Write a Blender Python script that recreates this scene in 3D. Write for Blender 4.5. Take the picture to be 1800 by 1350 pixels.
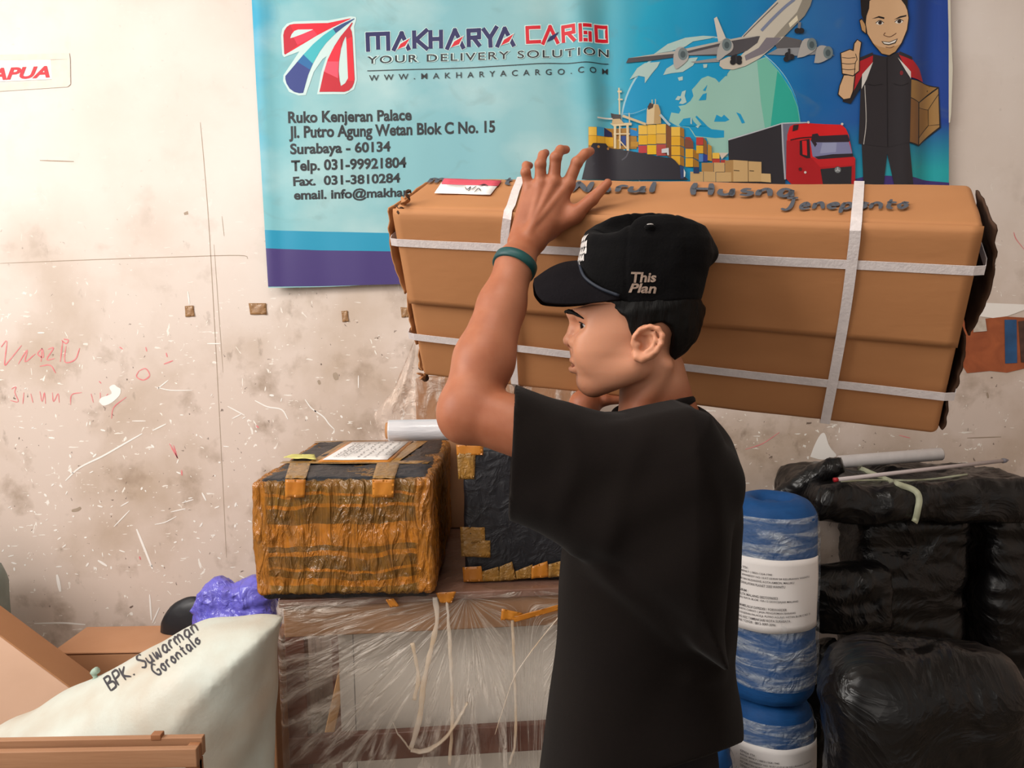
import bpy, bmesh, math, random
import numpy as np
from mathutils import Vector, Matrix
from mathutils.bvhtree import BVHTree

random.seed(7)
rng = np.random.default_rng(11)
sc = bpy.context.scene
for o in list(bpy.data.objects):
    bpy.data.objects.remove(o, do_unlink=True)

# ------------------------------------------------------------------ camera
FPX = 1353.0
CAM = np.array([0.0, 0.0, 1.53])
_p = math.radians(4.5)
_r = math.radians(1.0)
_f = np.array([0, math.cos(_p), -math.sin(_p)])
_x = np.array([1.0, 0, 0])
_u = np.array([0, math.sin(_p), math.cos(_p)])
CR = math.cos(_r) * _x - math.sin(_r) * _u
CU = math.sin(_r) * _x + math.cos(_r) * _u
cd = bpy.data.cameras.new('camera')
cam = bpy.data.objects.new('camera', cd)
sc.collection.objects.link(cam)
cd.sensor_width = 36.0
cd.lens = FPX / 1800.0 * 36.0
cd.clip_start = 0.05
cam.matrix_world = Matrix(((CR[0], CU[0], -_f[0], CAM[0]),
                           (CR[1], CU[1], -_f[1], CAM[1]),
                           (CR[2], CU[2], -_f[2], CAM[2]),
                           (0, 0, 0, 1)))
sc.camera = cam

# ------------------------------------------------------------------ light
sc.view_settings.view_transform = 'Standard'
sc.view_settings.look = 'None'
sc.view_settings.exposure = 0.0
sc.view_settings.gamma = 1.0
sc.view_settings.use_curve_mapping = False
w = bpy.data.worlds.new('world')
sc.world = w
w.use_nodes = True
bg = w.node_tree.nodes['Background']
bg.inputs[0].default_value = (1.0, 0.93, 0.86, 1)
bg.inputs[1].default_value = 0.42


def area(name, loc, target, sx, sy, power, col):
    l = bpy.data.lights.new(name, 'AREA')
    l.shape = 'RECTANGLE'
    l.size, l.size_y = sx, sy
    l.energy = power
    l.color = col
    o = bpy.data.objects.new(name, l)
    sc.collection.objects.link(o)
    o.location = loc
    d = Vector(target) - Vector(loc)
    o.rotation_euler = d.to_track_quat('-Z', 'Y').to_euler()
    return o


# daylight that comes in through the open loading doorway on the left
area('doorway_daylight', (-2.6, 0.4, 2.75), (0.0, 1.9, 1.35), 1.8, 1.6, 100, (1.0, 0.955, 0.90))
# daylight from the open shop front behind the photographer
area('shopfront_daylight', (-1.6, -2.6, 2.4), (-0.2, 2.0, 1.1), 3.0, 1.6, 25, (1.0, 0.93, 0.86))
# roof light over the loading bay
area('roof_skylight', (-0.2, 0.55, 3.3), (0.15, 1.3, 1.5), 1.2, 0.8, 27, (1.0, 0.94, 0.87))

# ------------------------------------------------------------------ helpers
NP = np


def P(px, py, Y):
    """World point seen at photo position (px, py) at depth Y."""
    d = _f + (px - 900) / FPX * CR + (675 - py) / FPX * CU
    return CAM + d * (Y / d[1])


def Pa(pts, Y):
    return np.array([P(a, b, Y) for a, b in pts])


def lin(h):
    """'#rrggbb' or (r,g,b) 0-255 sRGB -> linear rgba"""
    if isinstance(h, str):
        h = h.lstrip('#')
        h = tuple(int(h[i:i + 2], 16) for i in (0, 2, 4))
    out = []
    for v in h:
        v = v / 255.0
        out.append(v / 12.92 if v <= 0.04045 else ((v + 0.055) / 1.055) ** 2.4)
    return (out[0], out[1], out[2], 1.0)


_tabs = np.random.default_rng(5)
_perm = _tabs.permutation(256)
_perm = np.concatenate([_perm, _perm])
_grad = _tabs.normal(size=(256, 3))
_grad /= np.linalg.norm(_grad, axis=1)[:, None]


def noise3(p):
    p = np.asarray(p, float)
    i = np.floor(p).astype(int)
    f = p - i
    i &= 255
    s = f * f * f * (f * (f * 6 - 15) + 10)
    r = 0
    for dx in (0, 1):
        wx = s[:, 0] if dx else 1 - s[:, 0]
        for dy in (0, 1):
            wy = s[:, 1] if dy else 1 - s[:, 1]
            for dz in (0, 1):
                wz = s[:, 2] if dz else 1 - s[:, 2]
                h = _perm[_perm[_perm[(i[:, 0] + dx) & 255] + ((i[:, 1] + dy) & 255)] + ((i[:, 2] + dz) & 255)]
                g = _grad[h]
                d = (f[:, 0] - dx) * g[:, 0] + (f[:, 1] - dy) * g[:, 1] + (f[:, 2] - dz) * g[:, 2]
                r = r + wx * wy * wz * d
    return r * 1.6


def fbm(p, o=4):
    r = 0
    a = 1.0
    for k in range(o):
        r = r + a * noise3(p * (2 ** k) + 17.3 * k)
        a *= 0.5
    return r


def ridge(p, o=3):
    r = 0
    a = 1.0
    for k in range(o):
        r = r + a * (1 - np.abs(noise3(p * (2 ** k) + 31.7 * k)) * 2.2)
        a *= 0.5
    return r


# -- materials ------------------------------------------------------------
_mats = {}


def mat(name, col, rough=0.7, col2=None, nscale=6.0, contrast=0.25, bump=0.0, bscale=60.0, btype='FBM',
        spec=0.4, coat=0.0, metallic=0.0, stretch=(1, 1, 1), alpha=1.0, alpha2=None, ascale=30.0, sheen=0.0,
        detail=5.0, sss=0.0, distort=0.0, bdist=0.004, astretch=(1, 1, 1), coords='Object'):
    if name in _mats:
        return _mats[name]
    m = bpy.data.materials.new(name)
    m.use_nodes = True
    nt = m.node_tree
    b = nt.nodes['Principled BSDF']
    N, L = nt.nodes.new, nt.links.new
    c = lin(col) if not (isinstance(col, tuple) and len(col) == 4) else col
    b.inputs['Base Color'].default_value = c
    b.inputs['Roughness'].default_value = rough
    b.inputs['Specular IOR Level'].default_value = spec
    b.inputs['Metallic'].default_value = metallic
    b.inputs['Coat Weight'].default_value = coat
    b.inputs['Coat Roughness'].default_value = 0.12
    b.inputs['Sheen Weight'].default_value = sheen
    if sss:
        b.inputs['Subsurface Weight'].default_value = sss
        b.inputs['Subsurface Radius'].default_value = (0.012, 0.005, 0.003)
        b.inputs['Subsurface Scale'].default_value = 0.6
    tc = N('ShaderNodeTexCoord')
    mp = N('ShaderNodeMapping')
    mp.inputs['Scale'].default_value = stretch
    L(tc.outputs[coords], mp.inputs['Vector'])
    if col2 is not None:
        n = N('ShaderNodeTexNoise')
        n.inputs['Scale'].default_value = nscale
        n.inputs['Detail'].default_value = detail
        n.inputs['Distortion'].default_value = distort
        L(mp.outputs[0], n.inputs['Vector'])
        r = N('ShaderNodeValToRGB')
        r.color_ramp.elements[0].position = 0.5 - contrast
        r.color_ramp.elements[1].position = 0.5 + contrast
        r.color_ramp.elements[0].color = c
        r.color_ramp.elements[1].color = lin(col2)
        L(n.outputs['Fac'], r.inputs[0])
        L(r.outputs[0], b.inputs['Base Color'])
    if bump:
        n = N('ShaderNodeTexNoise')
        n.noise_type = btype
        if btype == 'RIDGED_MULTIFRACTAL':
            n.inputs['Offset'].default_value = 1.0
            n.inputs['Gain'].default_value = 2.0
        n.inputs['Scale'].default_value = bscale
        n.inputs['Detail'].default_value = 4.0
        n.inputs['Distortion'].default_value = distort
        L(mp.outputs[0], n.inputs['Vector'])
        bp = N('ShaderNodeBump')
        bp.inputs['Strength'].default_value = bump
        bp.inputs['Distance'].default_value = bdist
        L(n.outputs['Fac'], bp.inputs['Height'])
        L(bp.outputs[0], b.inputs['Normal'])
    if alpha < 1.0 or alpha2 is not None:
        if alpha2 is None:
            b.inputs['Alpha'].default_value = alpha
        else:
            mp2 = N('ShaderNodeMapping')
            mp2.inputs['Scale'].default_value = astretch
            L(tc.outputs[coords], mp2.inputs['Vector'])
            n = N('ShaderNodeTexNoise')
            n.noise_type = 'RIDGED_MULTIFRACTAL'
            n.inputs['Offset'].default_value = 1.0
            n.inputs['Gain'].default_value = 2.0
            n.inputs['Scale'].default_value = ascale
            n.inputs['Detail'].default_value = 5.0
            n.inputs['Distortion'].default_value = 0.6
            L(mp2.outputs[0], n.inputs['Vector'])
            mr = N('ShaderNodeMapRange')
            mr.inputs['From Min'].default_value = 1.05
            mr.inputs['From Max'].default_value = 1.75
            mr.inputs['To Min'].default_value = alpha
            mr.inputs['To Max'].default_value = alpha2
            L(n.outputs['Fac'], mr.inputs[0])
            L(mr.outputs[0], b.inputs['Alpha'])
    _mats[name] = m
    return m


# -- objects ----------------------------------------------------------------
def tag(o, label=None, cat=None, group=None, kind=None):
    if label:
        o['label'] = label
    if cat:
        o['category'] = cat
    if group:
        o['group'] = group
    if kind:
        o['kind'] = kind
    return o


def thing(name, label, cat, loc, group=None):
    o = bpy.data.objects.new(name, None)
    o.empty_display_size = 0.1
    sc.collection.objects.link(o)
    o.location = loc
    return tag(o, label, cat, group)


def wloc(o):
    v = Vector((0, 0, 0))
    while o is not None:
        v += o.location
        o = o.parent
    return np.array(v)


def obj(name, V, F, m, parent=None, smooth=True, label=None, cat=None, group=None, kind=None, fm=None, uv=None):
    """One mesh object from world-space vertices."""
    V = np.asarray(V, float)
    if parent is not None:
        base = wloc(parent)
    else:
        lo, hi = V.min(0), V.max(0)
        base = np.array([(lo[0] + hi[0]) / 2, (lo[1] + hi[1]) / 2, lo[2]])
    me = bpy.data.meshes.new(name)
    if isinstance(F, np.ndarray):
        F = F.tolist()
    me.from_pydata((V - base).tolist(), [], F)
    ms = m if isinstance(m, (list, tuple)) else [m]
    for q in ms:
        me.materials.append(q)
    if fm is not None:
        me.polygons.foreach_set('material_index', np.asarray(fm, dtype=np.int32))
    if smooth:
        me.polygons.foreach_set('use_smooth', np.ones(len(me.polygons), dtype=bool))
    if uv is not None:
        ul = me.uv_layers.new(name='UVMap')
        li = np.zeros(len(me.loops), dtype=np.int32)
        me.loops.foreach_get('vertex_index', li)
        ul.data.foreach_set('uv', np.asarray(uv, float)[li].ravel())
    me.update()
    o = bpy.data.objects.new(name, me)
    sc.collection.objects.link(o)
    if parent is not None:
        o.parent = parent
    else:
        o.location = base
    return tag(o, label, cat, group, kind)


def join(parts):
    """[(V,F),...] -> V,F"""
    Vs, Fs, n = [], [], 0
    for V, F in parts:
        Vs.append(np.asarray(V, float))
        Fs += [[i + n for i in f] for f in (F.tolist() if isinstance(F, np.ndarray) else F)]
        n += len(V)
    return np.vstack(Vs), Fs


def rbox(size, r=0.01, n=(1, 1, 1)):
    """Rounded box centred on the origin, n = divisions of the flat part per axis."""
    hs = np.asarray(size, float) / 2
    r = min(r, hs.min() * 0.999)
    k = 3
    axs = []
    for a in range(3):
        ang = np.sin(np.linspace(0, 1, k + 1)[1:] * math.pi / 4) / math.sin(math.pi / 4)
        inner = np.linspace(-(hs[a] - r), hs[a] - r, max(1, n[a]) + 1)
        t = np.tan(np.linspace(0, math.pi / 4, k + 1)[1:])
        axs.append(np.concatenate([-(hs[a] - r) - r * t[::-1], inner, hs[a] - r + r * t]))
    V, F, idx = [], [], {}

    def vid(p):
        key = tuple(np.round(p, 7))
        if key not in idx:
            idx[key] = len(V)
            V.append(p)
        return idx[key]
    for a in range(3):
        b, c = (a + 1) % 3, (a + 2) % 3
        for s in (-1, 1):
            A, B = axs[b], axs[c]
            g = np.empty((len(A), len(B)), int)
            for i, x in enumerate(A):
                for j, y in enumerate(B):
                    p = np.zeros(3)
                    p[a], p[b], p[c] = s * hs[a], x, y
                    g[i, j] = vid(p)
            for i in range(len(A) - 1):
                for j in range(len(B) - 1):
                    q = [g[i, j], g[i + 1, j], g[i + 1, j + 1], g[i, j + 1]]
                    F.append(q if s > 0 else q[::-1])
    V = np.array(V)
    inn = np.clip(V, -(hs - r), hs - r)
    d = V - inn
    l = np.linalg.norm(d, axis=1)
    on = l > 1e-9
    V[on] = inn[on] + d[on] / l[on, None] * r
    return V, F


def box(c, size, r=0.0, M=None, n=(1, 1, 1)):
    """Box / rounded box with centre c, optional 3x3 rotation M."""
    if r > 0:
        V, F = rbox(size, r, n)
    else:
        h = np.asarray(size, float) / 2
        V = np.array([(x, y, z) for x in (-1, 1) for y in (-1, 1) for z in (-1, 1)]) * h
        F = [[0, 1, 3, 2], [4, 6, 7, 5], [0, 4, 5, 1], [2, 3, 7, 6], [0, 2, 6, 4], [1, 5, 7, 3]]
    if M is not None:
        V = V @ np.asarray(M).T
    return V + np.asarray(c, float), F


def rot(ax, ay, az):
    cx, cy, cz = math.cos(ax), math.cos(ay), math.cos(az)
    sx, sy, sz = math.sin(ax), math.sin(ay), math.sin(az)
    Rx = np.array([[1, 0, 0], [0, cx, -sx], [0, sx, cx]])
    Ry = np.array([[cy, 0, sy], [0, 1, 0], [-sy, 0, cy]])
    Rz = np.array([[cz, -sz, 0], [sz, cz, 0], [0, 0, 1]])
    return Rz @ Ry @ Rx


def catmull(pts, n=8):
    pts = np.asarray(pts, float)
    if len(pts) < 3:
        t = np.linspace(0, 1, n + 1)[:, None]
        return pts[0] + (pts[-1] - pts[0]) * t
    q = np.vstack([2 * pts[0] - pts[1], pts, 2 * pts[-1] - pts[-2]])
    out = []
    for i in range(len(pts) - 1):
        a, b, c, d = q[i], q[i + 1], q[i + 2], q[i + 3]
        for t in np.linspace(0, 1, n, endpoint=False):
            out.append(0.5 * ((2 * b) + (-a + c) * t + (2 * a - 5 * b + 4 * c - d) * t * t + (-a + 3 * b - 3 * c + d) * t ** 3))
    out.append(pts[-1])
    return np.array(out)


def tube(path, rad, segs=16, caps=True, flat=1.0):
    path = np.asarray(path, float)
    n = len(path)
    rad = np.broadcast_to(np.asarray(rad, float), (n,))
    T = np.gradient(path, axis=0)
    T /= np.linalg.norm(T, axis=1)[:, None] + 1e-12
    up = np.array([0, 0, 1.0]) if abs(T[0, 2]) < 0.9 else np.array([0, 1.0, 0])
    V = []
    N0 = np.cross(T[0], up)
    for i in range(n):
        N0 = N0 - T[i] * (N0 @ T[i])
        N0 /= np.linalg.norm(N0) + 1e-12
        B = np.cross(T[i], N0)
        for k in range(segs):
            a = 2 * math.pi * k / segs
            V.append(path[i] + rad[i] * (math.cos(a) * N0 + math.sin(a) * B * flat))
    F = []
    for i in range(n - 1):
        for k in range(segs):
            k2 = (k + 1) % segs
            F.append([i * segs + k, (i) * segs + k2, (i + 1) * segs + k2, (i + 1) * segs + k])
    if caps:
        F.append(list(range(segs))[::-1])
        F.append([(n - 1) * segs + k for k in range(segs)])
    return np.array(V), F


def lathe(prof, c, segs=48, axis=None):
    """prof [(r,z)], vertical axis by default at c; axis = 3x3 whose columns are x,y,z."""
    V, F = [], []
    for r, z in prof:
        for k in range(segs):
            a = 2 * math.pi * k / segs
            V.append((r * math.cos(a), r * math.sin(a), z))
    n = len(prof)
    for i in range(n - 1):
        for k in range(segs):
            k2 = (k + 1) % segs
            F.append([i * segs + k, i * segs + k2, (i + 1) * segs + k2, (i + 1) * segs + k])
    F.append(list(range(segs))[::-1])
    F.append([(n - 1) * segs + k for k in range(segs)])
    V = np.array(V)
    if axis is not None:
        V = V @ np.asarray(axis).T
    return V + np.asarray(c, float), F


def grid_faces(nu, nv):
    return [[i * nv + j, (i + 1) * nv + j, (i + 1) * nv + j + 1, i * nv + j + 1] for i in range(nu - 1) for j in range(nv - 1)]


def sheet(fn, nu, nv, thick=0.0):
    """fn(u,v arrays)->(n,3); optional real thickness along the normal."""
    u, v = np.meshgrid(np.linspace(0, 1, nu), np.linspace(0, 1, nv), indexing='ij')
    V = fn(u.ravel(), v.ravel())
    F = grid_faces(nu, nv)
    if thick > 0:
        G = V.reshape(nu, nv, 3)
        du = np.gradient(G, axis=0)
        dv = np.gradient(G, axis=1)
        nn = np.cross(du, dv)
        nn /= np.linalg.norm(nn, axis=2)[..., None] + 1e-12
        V2 = (G - nn * thick).reshape(-1, 3)
        n = nu * nv
        F2 = [[a + n for a in f[::-1]] for f in F]
        rim = [i * nv for i in range(nu)] + [(nu - 1) * nv + j for j in range(1, nv)] + \
              [i * nv + nv - 1 for i in range(nu - 2, -1, -1)] + [j for j in range(nv - 2, 0, -1)]
        R = [[rim[k], rim[k] + n, rim[(k + 1) % len(rim)] + n, rim[(k + 1) % len(rim)]] for k in range(len(rim))]
        V = np.vstack([V, V2])
        F = F + F2 + R
    return V, F


def displace(V, F, amount):
    """Move vertices along smooth normals by amount (n,)."""
    V = np.asarray(V, float)
    Nn = np.zeros_like(V)
    for f in F:
        f = list(f)
        a, b, c = V[f[0]], V[f[1]], V[f[2]]
        nrm = np.cross(b - a, c - a) if len(f) == 3 else np.cross(V[f[2]] - V[f[0]], V[f[3 % len(f)]] - V[f[1]])
        for i in f:
            Nn[i] += nrm
    Nn /= np.linalg.norm(Nn, axis=1)[:, None] + 1e-12
    return V + Nn * np.asarray(amount)[:, None]


def ribbon2(pts, wd, n=5, taper=True, close=False):
    """2-D stroke -> (V2,F) flat ribbon."""
    q = catmull([(a, b, 0) for a, b in pts], n)[:, :2]
    T = np.gradient(q, axis=0)
    T /= np.linalg.norm(T, axis=1)[:, None] + 1e-9
    Nn = np.stack([-T[:, 1], T[:, 0]], 1)
    k = len(q)
    ww = np.full(k, wd / 2.0)
    if taper:
        t = np.linspace(0, 1, k)
        ww = ww * (0.55 + 0.45 * np.sin(np.clip(t, 0, 1) * math.pi) ** 0.5)
    V = np.vstack([q + Nn * ww[:, None], q - Nn * ww[:, None]])
    F = [[i, i + 1, k + i + 1, k + i] for i in range(k - 1)]
    return V, F


def poly2(pts, n=0):
    """2-D polygon, triangulated."""
    from mathutils.geometry import tessellate_polygon
    p = np.array(pts, float)
    if n:
        p = catmull([(a, b, 0) for a, b in list(pts) + [pts[0]]], n)[:-1, :2]
    tr = tessellate_polygon([[Vector((a, b, 0)) for a, b in p]])
    return p, [list(t) for t in tr]


def join2(parts):
    Vs, Fs, n = [], [], 0
    for V, F in parts:
        V = np.asarray(V, float)
        Vs.append(V)
        Fs += [[i + n for i in f] for f in F]
        n += len(V)
    return np.vstack(Vs), Fs


def text2(s, bold=0.0, shear=0.0, spacing=1.0):
    """Printed lettering as a flat 2-D mesh; returns V2 normalised to its own box [0,1]x[0,1], F, aspect."""
    c = bpy.data.curves.new('lettering', 'FONT')
    c.body = s
    c.offset = bold
    c.shear = shear
    c.space_character = spacing
    c.resolution_u = 4
    o = bpy.data.objects.new('lettering', c)
    sc.collection.objects.link(o)
    dg = bpy.context.evaluated_depsgraph_get()
    me = bpy.data.meshes.new_from_object(o.evaluated_get(dg))
    V = np.array([v.co[:2] for v in me.vertices])
    F = [list(p.vertices) for p in me.polygons]
    bpy.data.objects.remove(o)
    bpy.data.curves.remove(c)
    bpy.data.meshes.remove(me)
    lo, hi = V.min(0), V.max(0)
    return (V - lo) / (hi - lo), F, (hi - lo)


def quadmap(V, q):
    """unit square -> quad [bl, br, tr, tl] (bilinear)"""
    q = np.asarray(q, float)
    u, v = V[:, :1], V[:, 1:2]
    return q[0] * (1 - u) * (1 - v) + q[1] * u * (1 - v) + q[2] * u * v + q[3] * (1 - u) * v


# single-stroke handwriting, unit cell 0..w x (-0.4..1)
HW = {
    'B': (.7, [[(.1, 0), (.12, 1)], [(.1, 1), (.5, .95), (.5, .62), (.14, .52)], [(.14, .52), (.62, .45), (.6, .08), (.1, 0)]]),
    'P': (.6, [[(.1, 0), (.12, 1)], [(.08, .98), (.5, .95), (.52, .6), (.14, .48)]]),
    'K': (.65, [[(.1, 0), (.1, 1)], [(.55, .85), (.12, .42), (.6, .02)]]),
    'S': (.6, [[(.52, .85), (.3, 1), (.1, .8), (.3, .52), (.52, .3), (.35, .02), (.06, .12)]]),
    'u': (.6, [[(.08, .55), (.08, .15), (.25, 0), (.42, .15), (.45, .55)], [(.45, .55), (.46, .1), (.56, 0)]]),
    'w': (.75, [[(.05, .55), (.12, .05), (.22, .05), (.32, .45), (.42, .05), (.52, .05), (.66, .6)]]),
    'a': (.6, [[(.45, .5), (.22, .56), (.06, .25), (.2, 0), (.42, .18), (.46, .52)], [(.46, .52), (.46, .1), (.56, 0)]]),
    'r': (.45, [[(.08, .55), (.1, 0)], [(.1, .35), (.22, .55), (.4, .52)]]),
    'm': (.85, [[(.06, .55), (.08, 0)], [(.08, .35), (.24, .58), (.36, .4), (.36, 0)], [(.36, .35), (.52, .58), (.66, .4), (.68, 0)]]),
    'n': (.6, [[(.06, .55), (.08, 0)], [(.08, .35), (.26, .58), (.44, .4), (.46, 0)]]),
    'G': (.7, [[(.58, .82), (.34, 1), (.08, .6), (.2, .06), (.5, .06), (.58, .4), (.36, .42)]]),
    'o': (.55, [[(.25, .55), (.06, .3), (.22, 0), (.44, .25), (.25, .55), (.5, .5)]]),
    't': (.45, [[(.2, .9), (.18, .15), (.36, 0)], [(.02, .58), (.4, .6)]]),
    'l': (.3, [[(.1, 1), (.1, .1), (.24, 0)]]),
    'H': (.8, [[(.1, 1), (.12, 0)], [(.6, 1), (.62, 0)], [(.05, .5), (.7, .52)]]),
    's': (.5, [[(.4, .5), (.2, .56), (.14, .36), (.36, .22), (.3, 0), (.04, .04)]]),
    'J': (.7, [[(.1, .95), (.6, .98)], [(.42, .98), (.42, .2), (.25, -.1), (.02, .05)]]),
    'e': (.5, [[(.06, .28), (.4, .32), (.26, .56), (.06, .3), (.2, 0), (.44, .1)]]),
    'p': (.6, [[(.1, .55), (.06, -.4)], [(.1, .4), (.3, .58), (.46, .3), (.28, .02), (.1, .12)]]),
    'i': (.3, [[(.1, .55), (.12, .05), (.24, 0)], [(.12, .8), (.14, .84)]]),
    'd': (.6, [[(.42, .5), (.2, .56), (.06, .25), (.2, 0), (.42, .2)], [(.44, 1), (.46, .1), (.56, 0)]]),
    'b': (.6, [[(.08, 1), (.1, 0)], [(.1, .4), (.3, .58), (.48, .3), (.3, 0), (.1, .1)]]),
    'g': (.6, [[(.45, .5), (.22, .56), (.06, .25), (.2, .04), (.44, .2)], [(.46, .55), (.44, -.2), (.22, -.4), (.05, -.25)]]),
    'N': (.75, [[(.08, 0), (.1, 1)], [(.1, 1), (.58, 0)], [(.58, 0), (.6, 1)]]),
    'M': (.9, [[(.08, 0), (.12, 1)], [(.12, 1), (.4, .3)], [(.4, .3), (.7, 1)], [(.7, 1), (.74, 0)]]),
    'A': (.75, [[(.05, 0), (.34, 1)], [(.34, 1), (.62, 0)], [(.15, .4), (.55, .4)]]),
    'R': (.7, [[(.1, 0), (.12, 1)], [(.08, .98), (.5, .95), (.52, .6), (.14, .5)], [(.14, .5), (.6, 0)]]),
    'T': (.65, [[(.02, .98), (.62, 1)], [(.32, 1), (.3, 0)]]),
    'E': (.6, [[(.5, 1), (.1, .98), (.08, .02), (.52, 0)], [(.1, .52), (.42, .52)]]),
    'L': (.6, [[(.1, 1), (.08, .02), (.52, 0)]]),
    'D': (.7, [[(.1, 0), (.12, 1)], [(.08, 1), (.55, .8), (.55, .25), (.08, 0)]]),
    'O': (.7, [[(.35, 1), (.08, .6), (.2, .05), (.5, .1), (.6, .6), (.35, 1)]]),
    'I': (.3, [[(.12, 1), (.12, 0)]]),
    'U': (.7, [[(.08, 1), (.1, .2), (.32, 0), (.55, .2), (.58, 1)]]),
    'C': (.65, [[(.55, .85), (.32, 1), (.08, .55), (.25, .02), (.56, .14)]]),
    '.': (.3, [[(.1, .02), (.14, .06)]]),
    '-': (.5, [[(.05, .4), (.4, .42)]]),
    '/': (.4, [[(.05, -.1), (.35, 1)]]),
    '1': (.4, [[(.05, .8), (.2, 1), (.2, 0)]]),
    '4': (.6, [[(.4, 0), (.42, 1), (.05, .35), (.58, .35)]]),
    '2': (.55, [[(.06, .8), (.28, 1), (.45, .75), (.08, .02), (.52, .04)]]),
    ' ': (.45, []),
}


def handwrite(s, wd=0.13, jitter=0.03, seed=1):
    """Handwritten line -> V2 (x along the line, cap height 1), F, length"""
    rr = random.Random(seed)
    x = 0
    parts = []
    for ch in s:
        wcell, strokes = HW[ch]
        for st in strokes:
            pts = [(x + a + rr.uniform(-jitter, jitter), b + rr.uniform(-jitter, jitter)) for a, b in st]
            if len(pts) == 2:
                mid = ((pts[0][0] + pts[1][0]) / 2 + rr.uniform(-jitter, jitter), (pts[0][1] + pts[1][1]) / 2)
                pts = [pts[0], mid, pts[1]]
            parts.append(ribbon2(pts, wd, 5))
        x += wcell + 0.06
    V, F = join2(parts)
    return V, F, x


# -- implicit surfaces -----------------------------------------------------
def smin(a, b, k):
    h = np.clip(0.5 + 0.5 * (b - a) / k, 0, 1)
    return b * (1 - h) + a * h - k * h * (1 - h)


def smax(a, b, k):
    return -smin(-a, -b, k)


def cone(p, a, b, ra, rb):
    a = np.asarray(a, float)
    b = np.asarray(b, float)
    ab = b - a
    t = np.clip(((p - a) @ ab) / (ab @ ab), 0, 1)
    return np.linalg.norm(p - a - t[:, None] * ab, axis=1) - (ra + (rb - ra) * t)


def chain(p, pts, rs, k=0.006):
    d = None
    for i in range(len(pts) - 1):
        e = cone(p, pts[i], pts[i + 1], rs[i], rs[i + 1])
        d = e if d is None else smin(d, e, k)
    return d


def ball(p, c, r):
    return np.linalg.norm(p - np.asarray(c, float), axis=1) - r


def ell(p, c, r, R=None):
    q = p - np.asarray(c, float)
    if R is not None:
        q = q @ R
    r = np.asarray(r, float)
    k0 = np.linalg.norm(q / r, axis=1)
    k1 = np.linalg.norm(q / (r * r), axis=1) + 1e-12
    return k0 * (k0 - 1) / k1


def polysd(p2, poly):
    """signed distance to a 2-D polygon (negative inside)"""
    poly = np.asarray(poly, float)
    d = np.full(len(p2), 1e9)
    s = np.ones(len(p2))
    n = len(poly)
    j = n - 1
    for i in range(n):
        e = poly[j] - poly[i]
        w_ = p2 - poly[i]
        t = np.clip((w_ @ e) / (e @ e + 1e-12), 0, 1)
        b = w_ - t[:, None] * e
        d = np.minimum(d, (b * b).sum(1))
        c1 = p2[:, 1] >= poly[i][1]
        c2 = p2[:, 1] < poly[j][1]
        c3 = e[0] * w_[:, 1] > e[1] * w_[:, 0]
        flip = (c1 & c2 & c3) | (~c1 & ~c2 & ~c3)
        s = np.where(flip, -s, s)
        j = i
    return s * np.sqrt(d)


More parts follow.
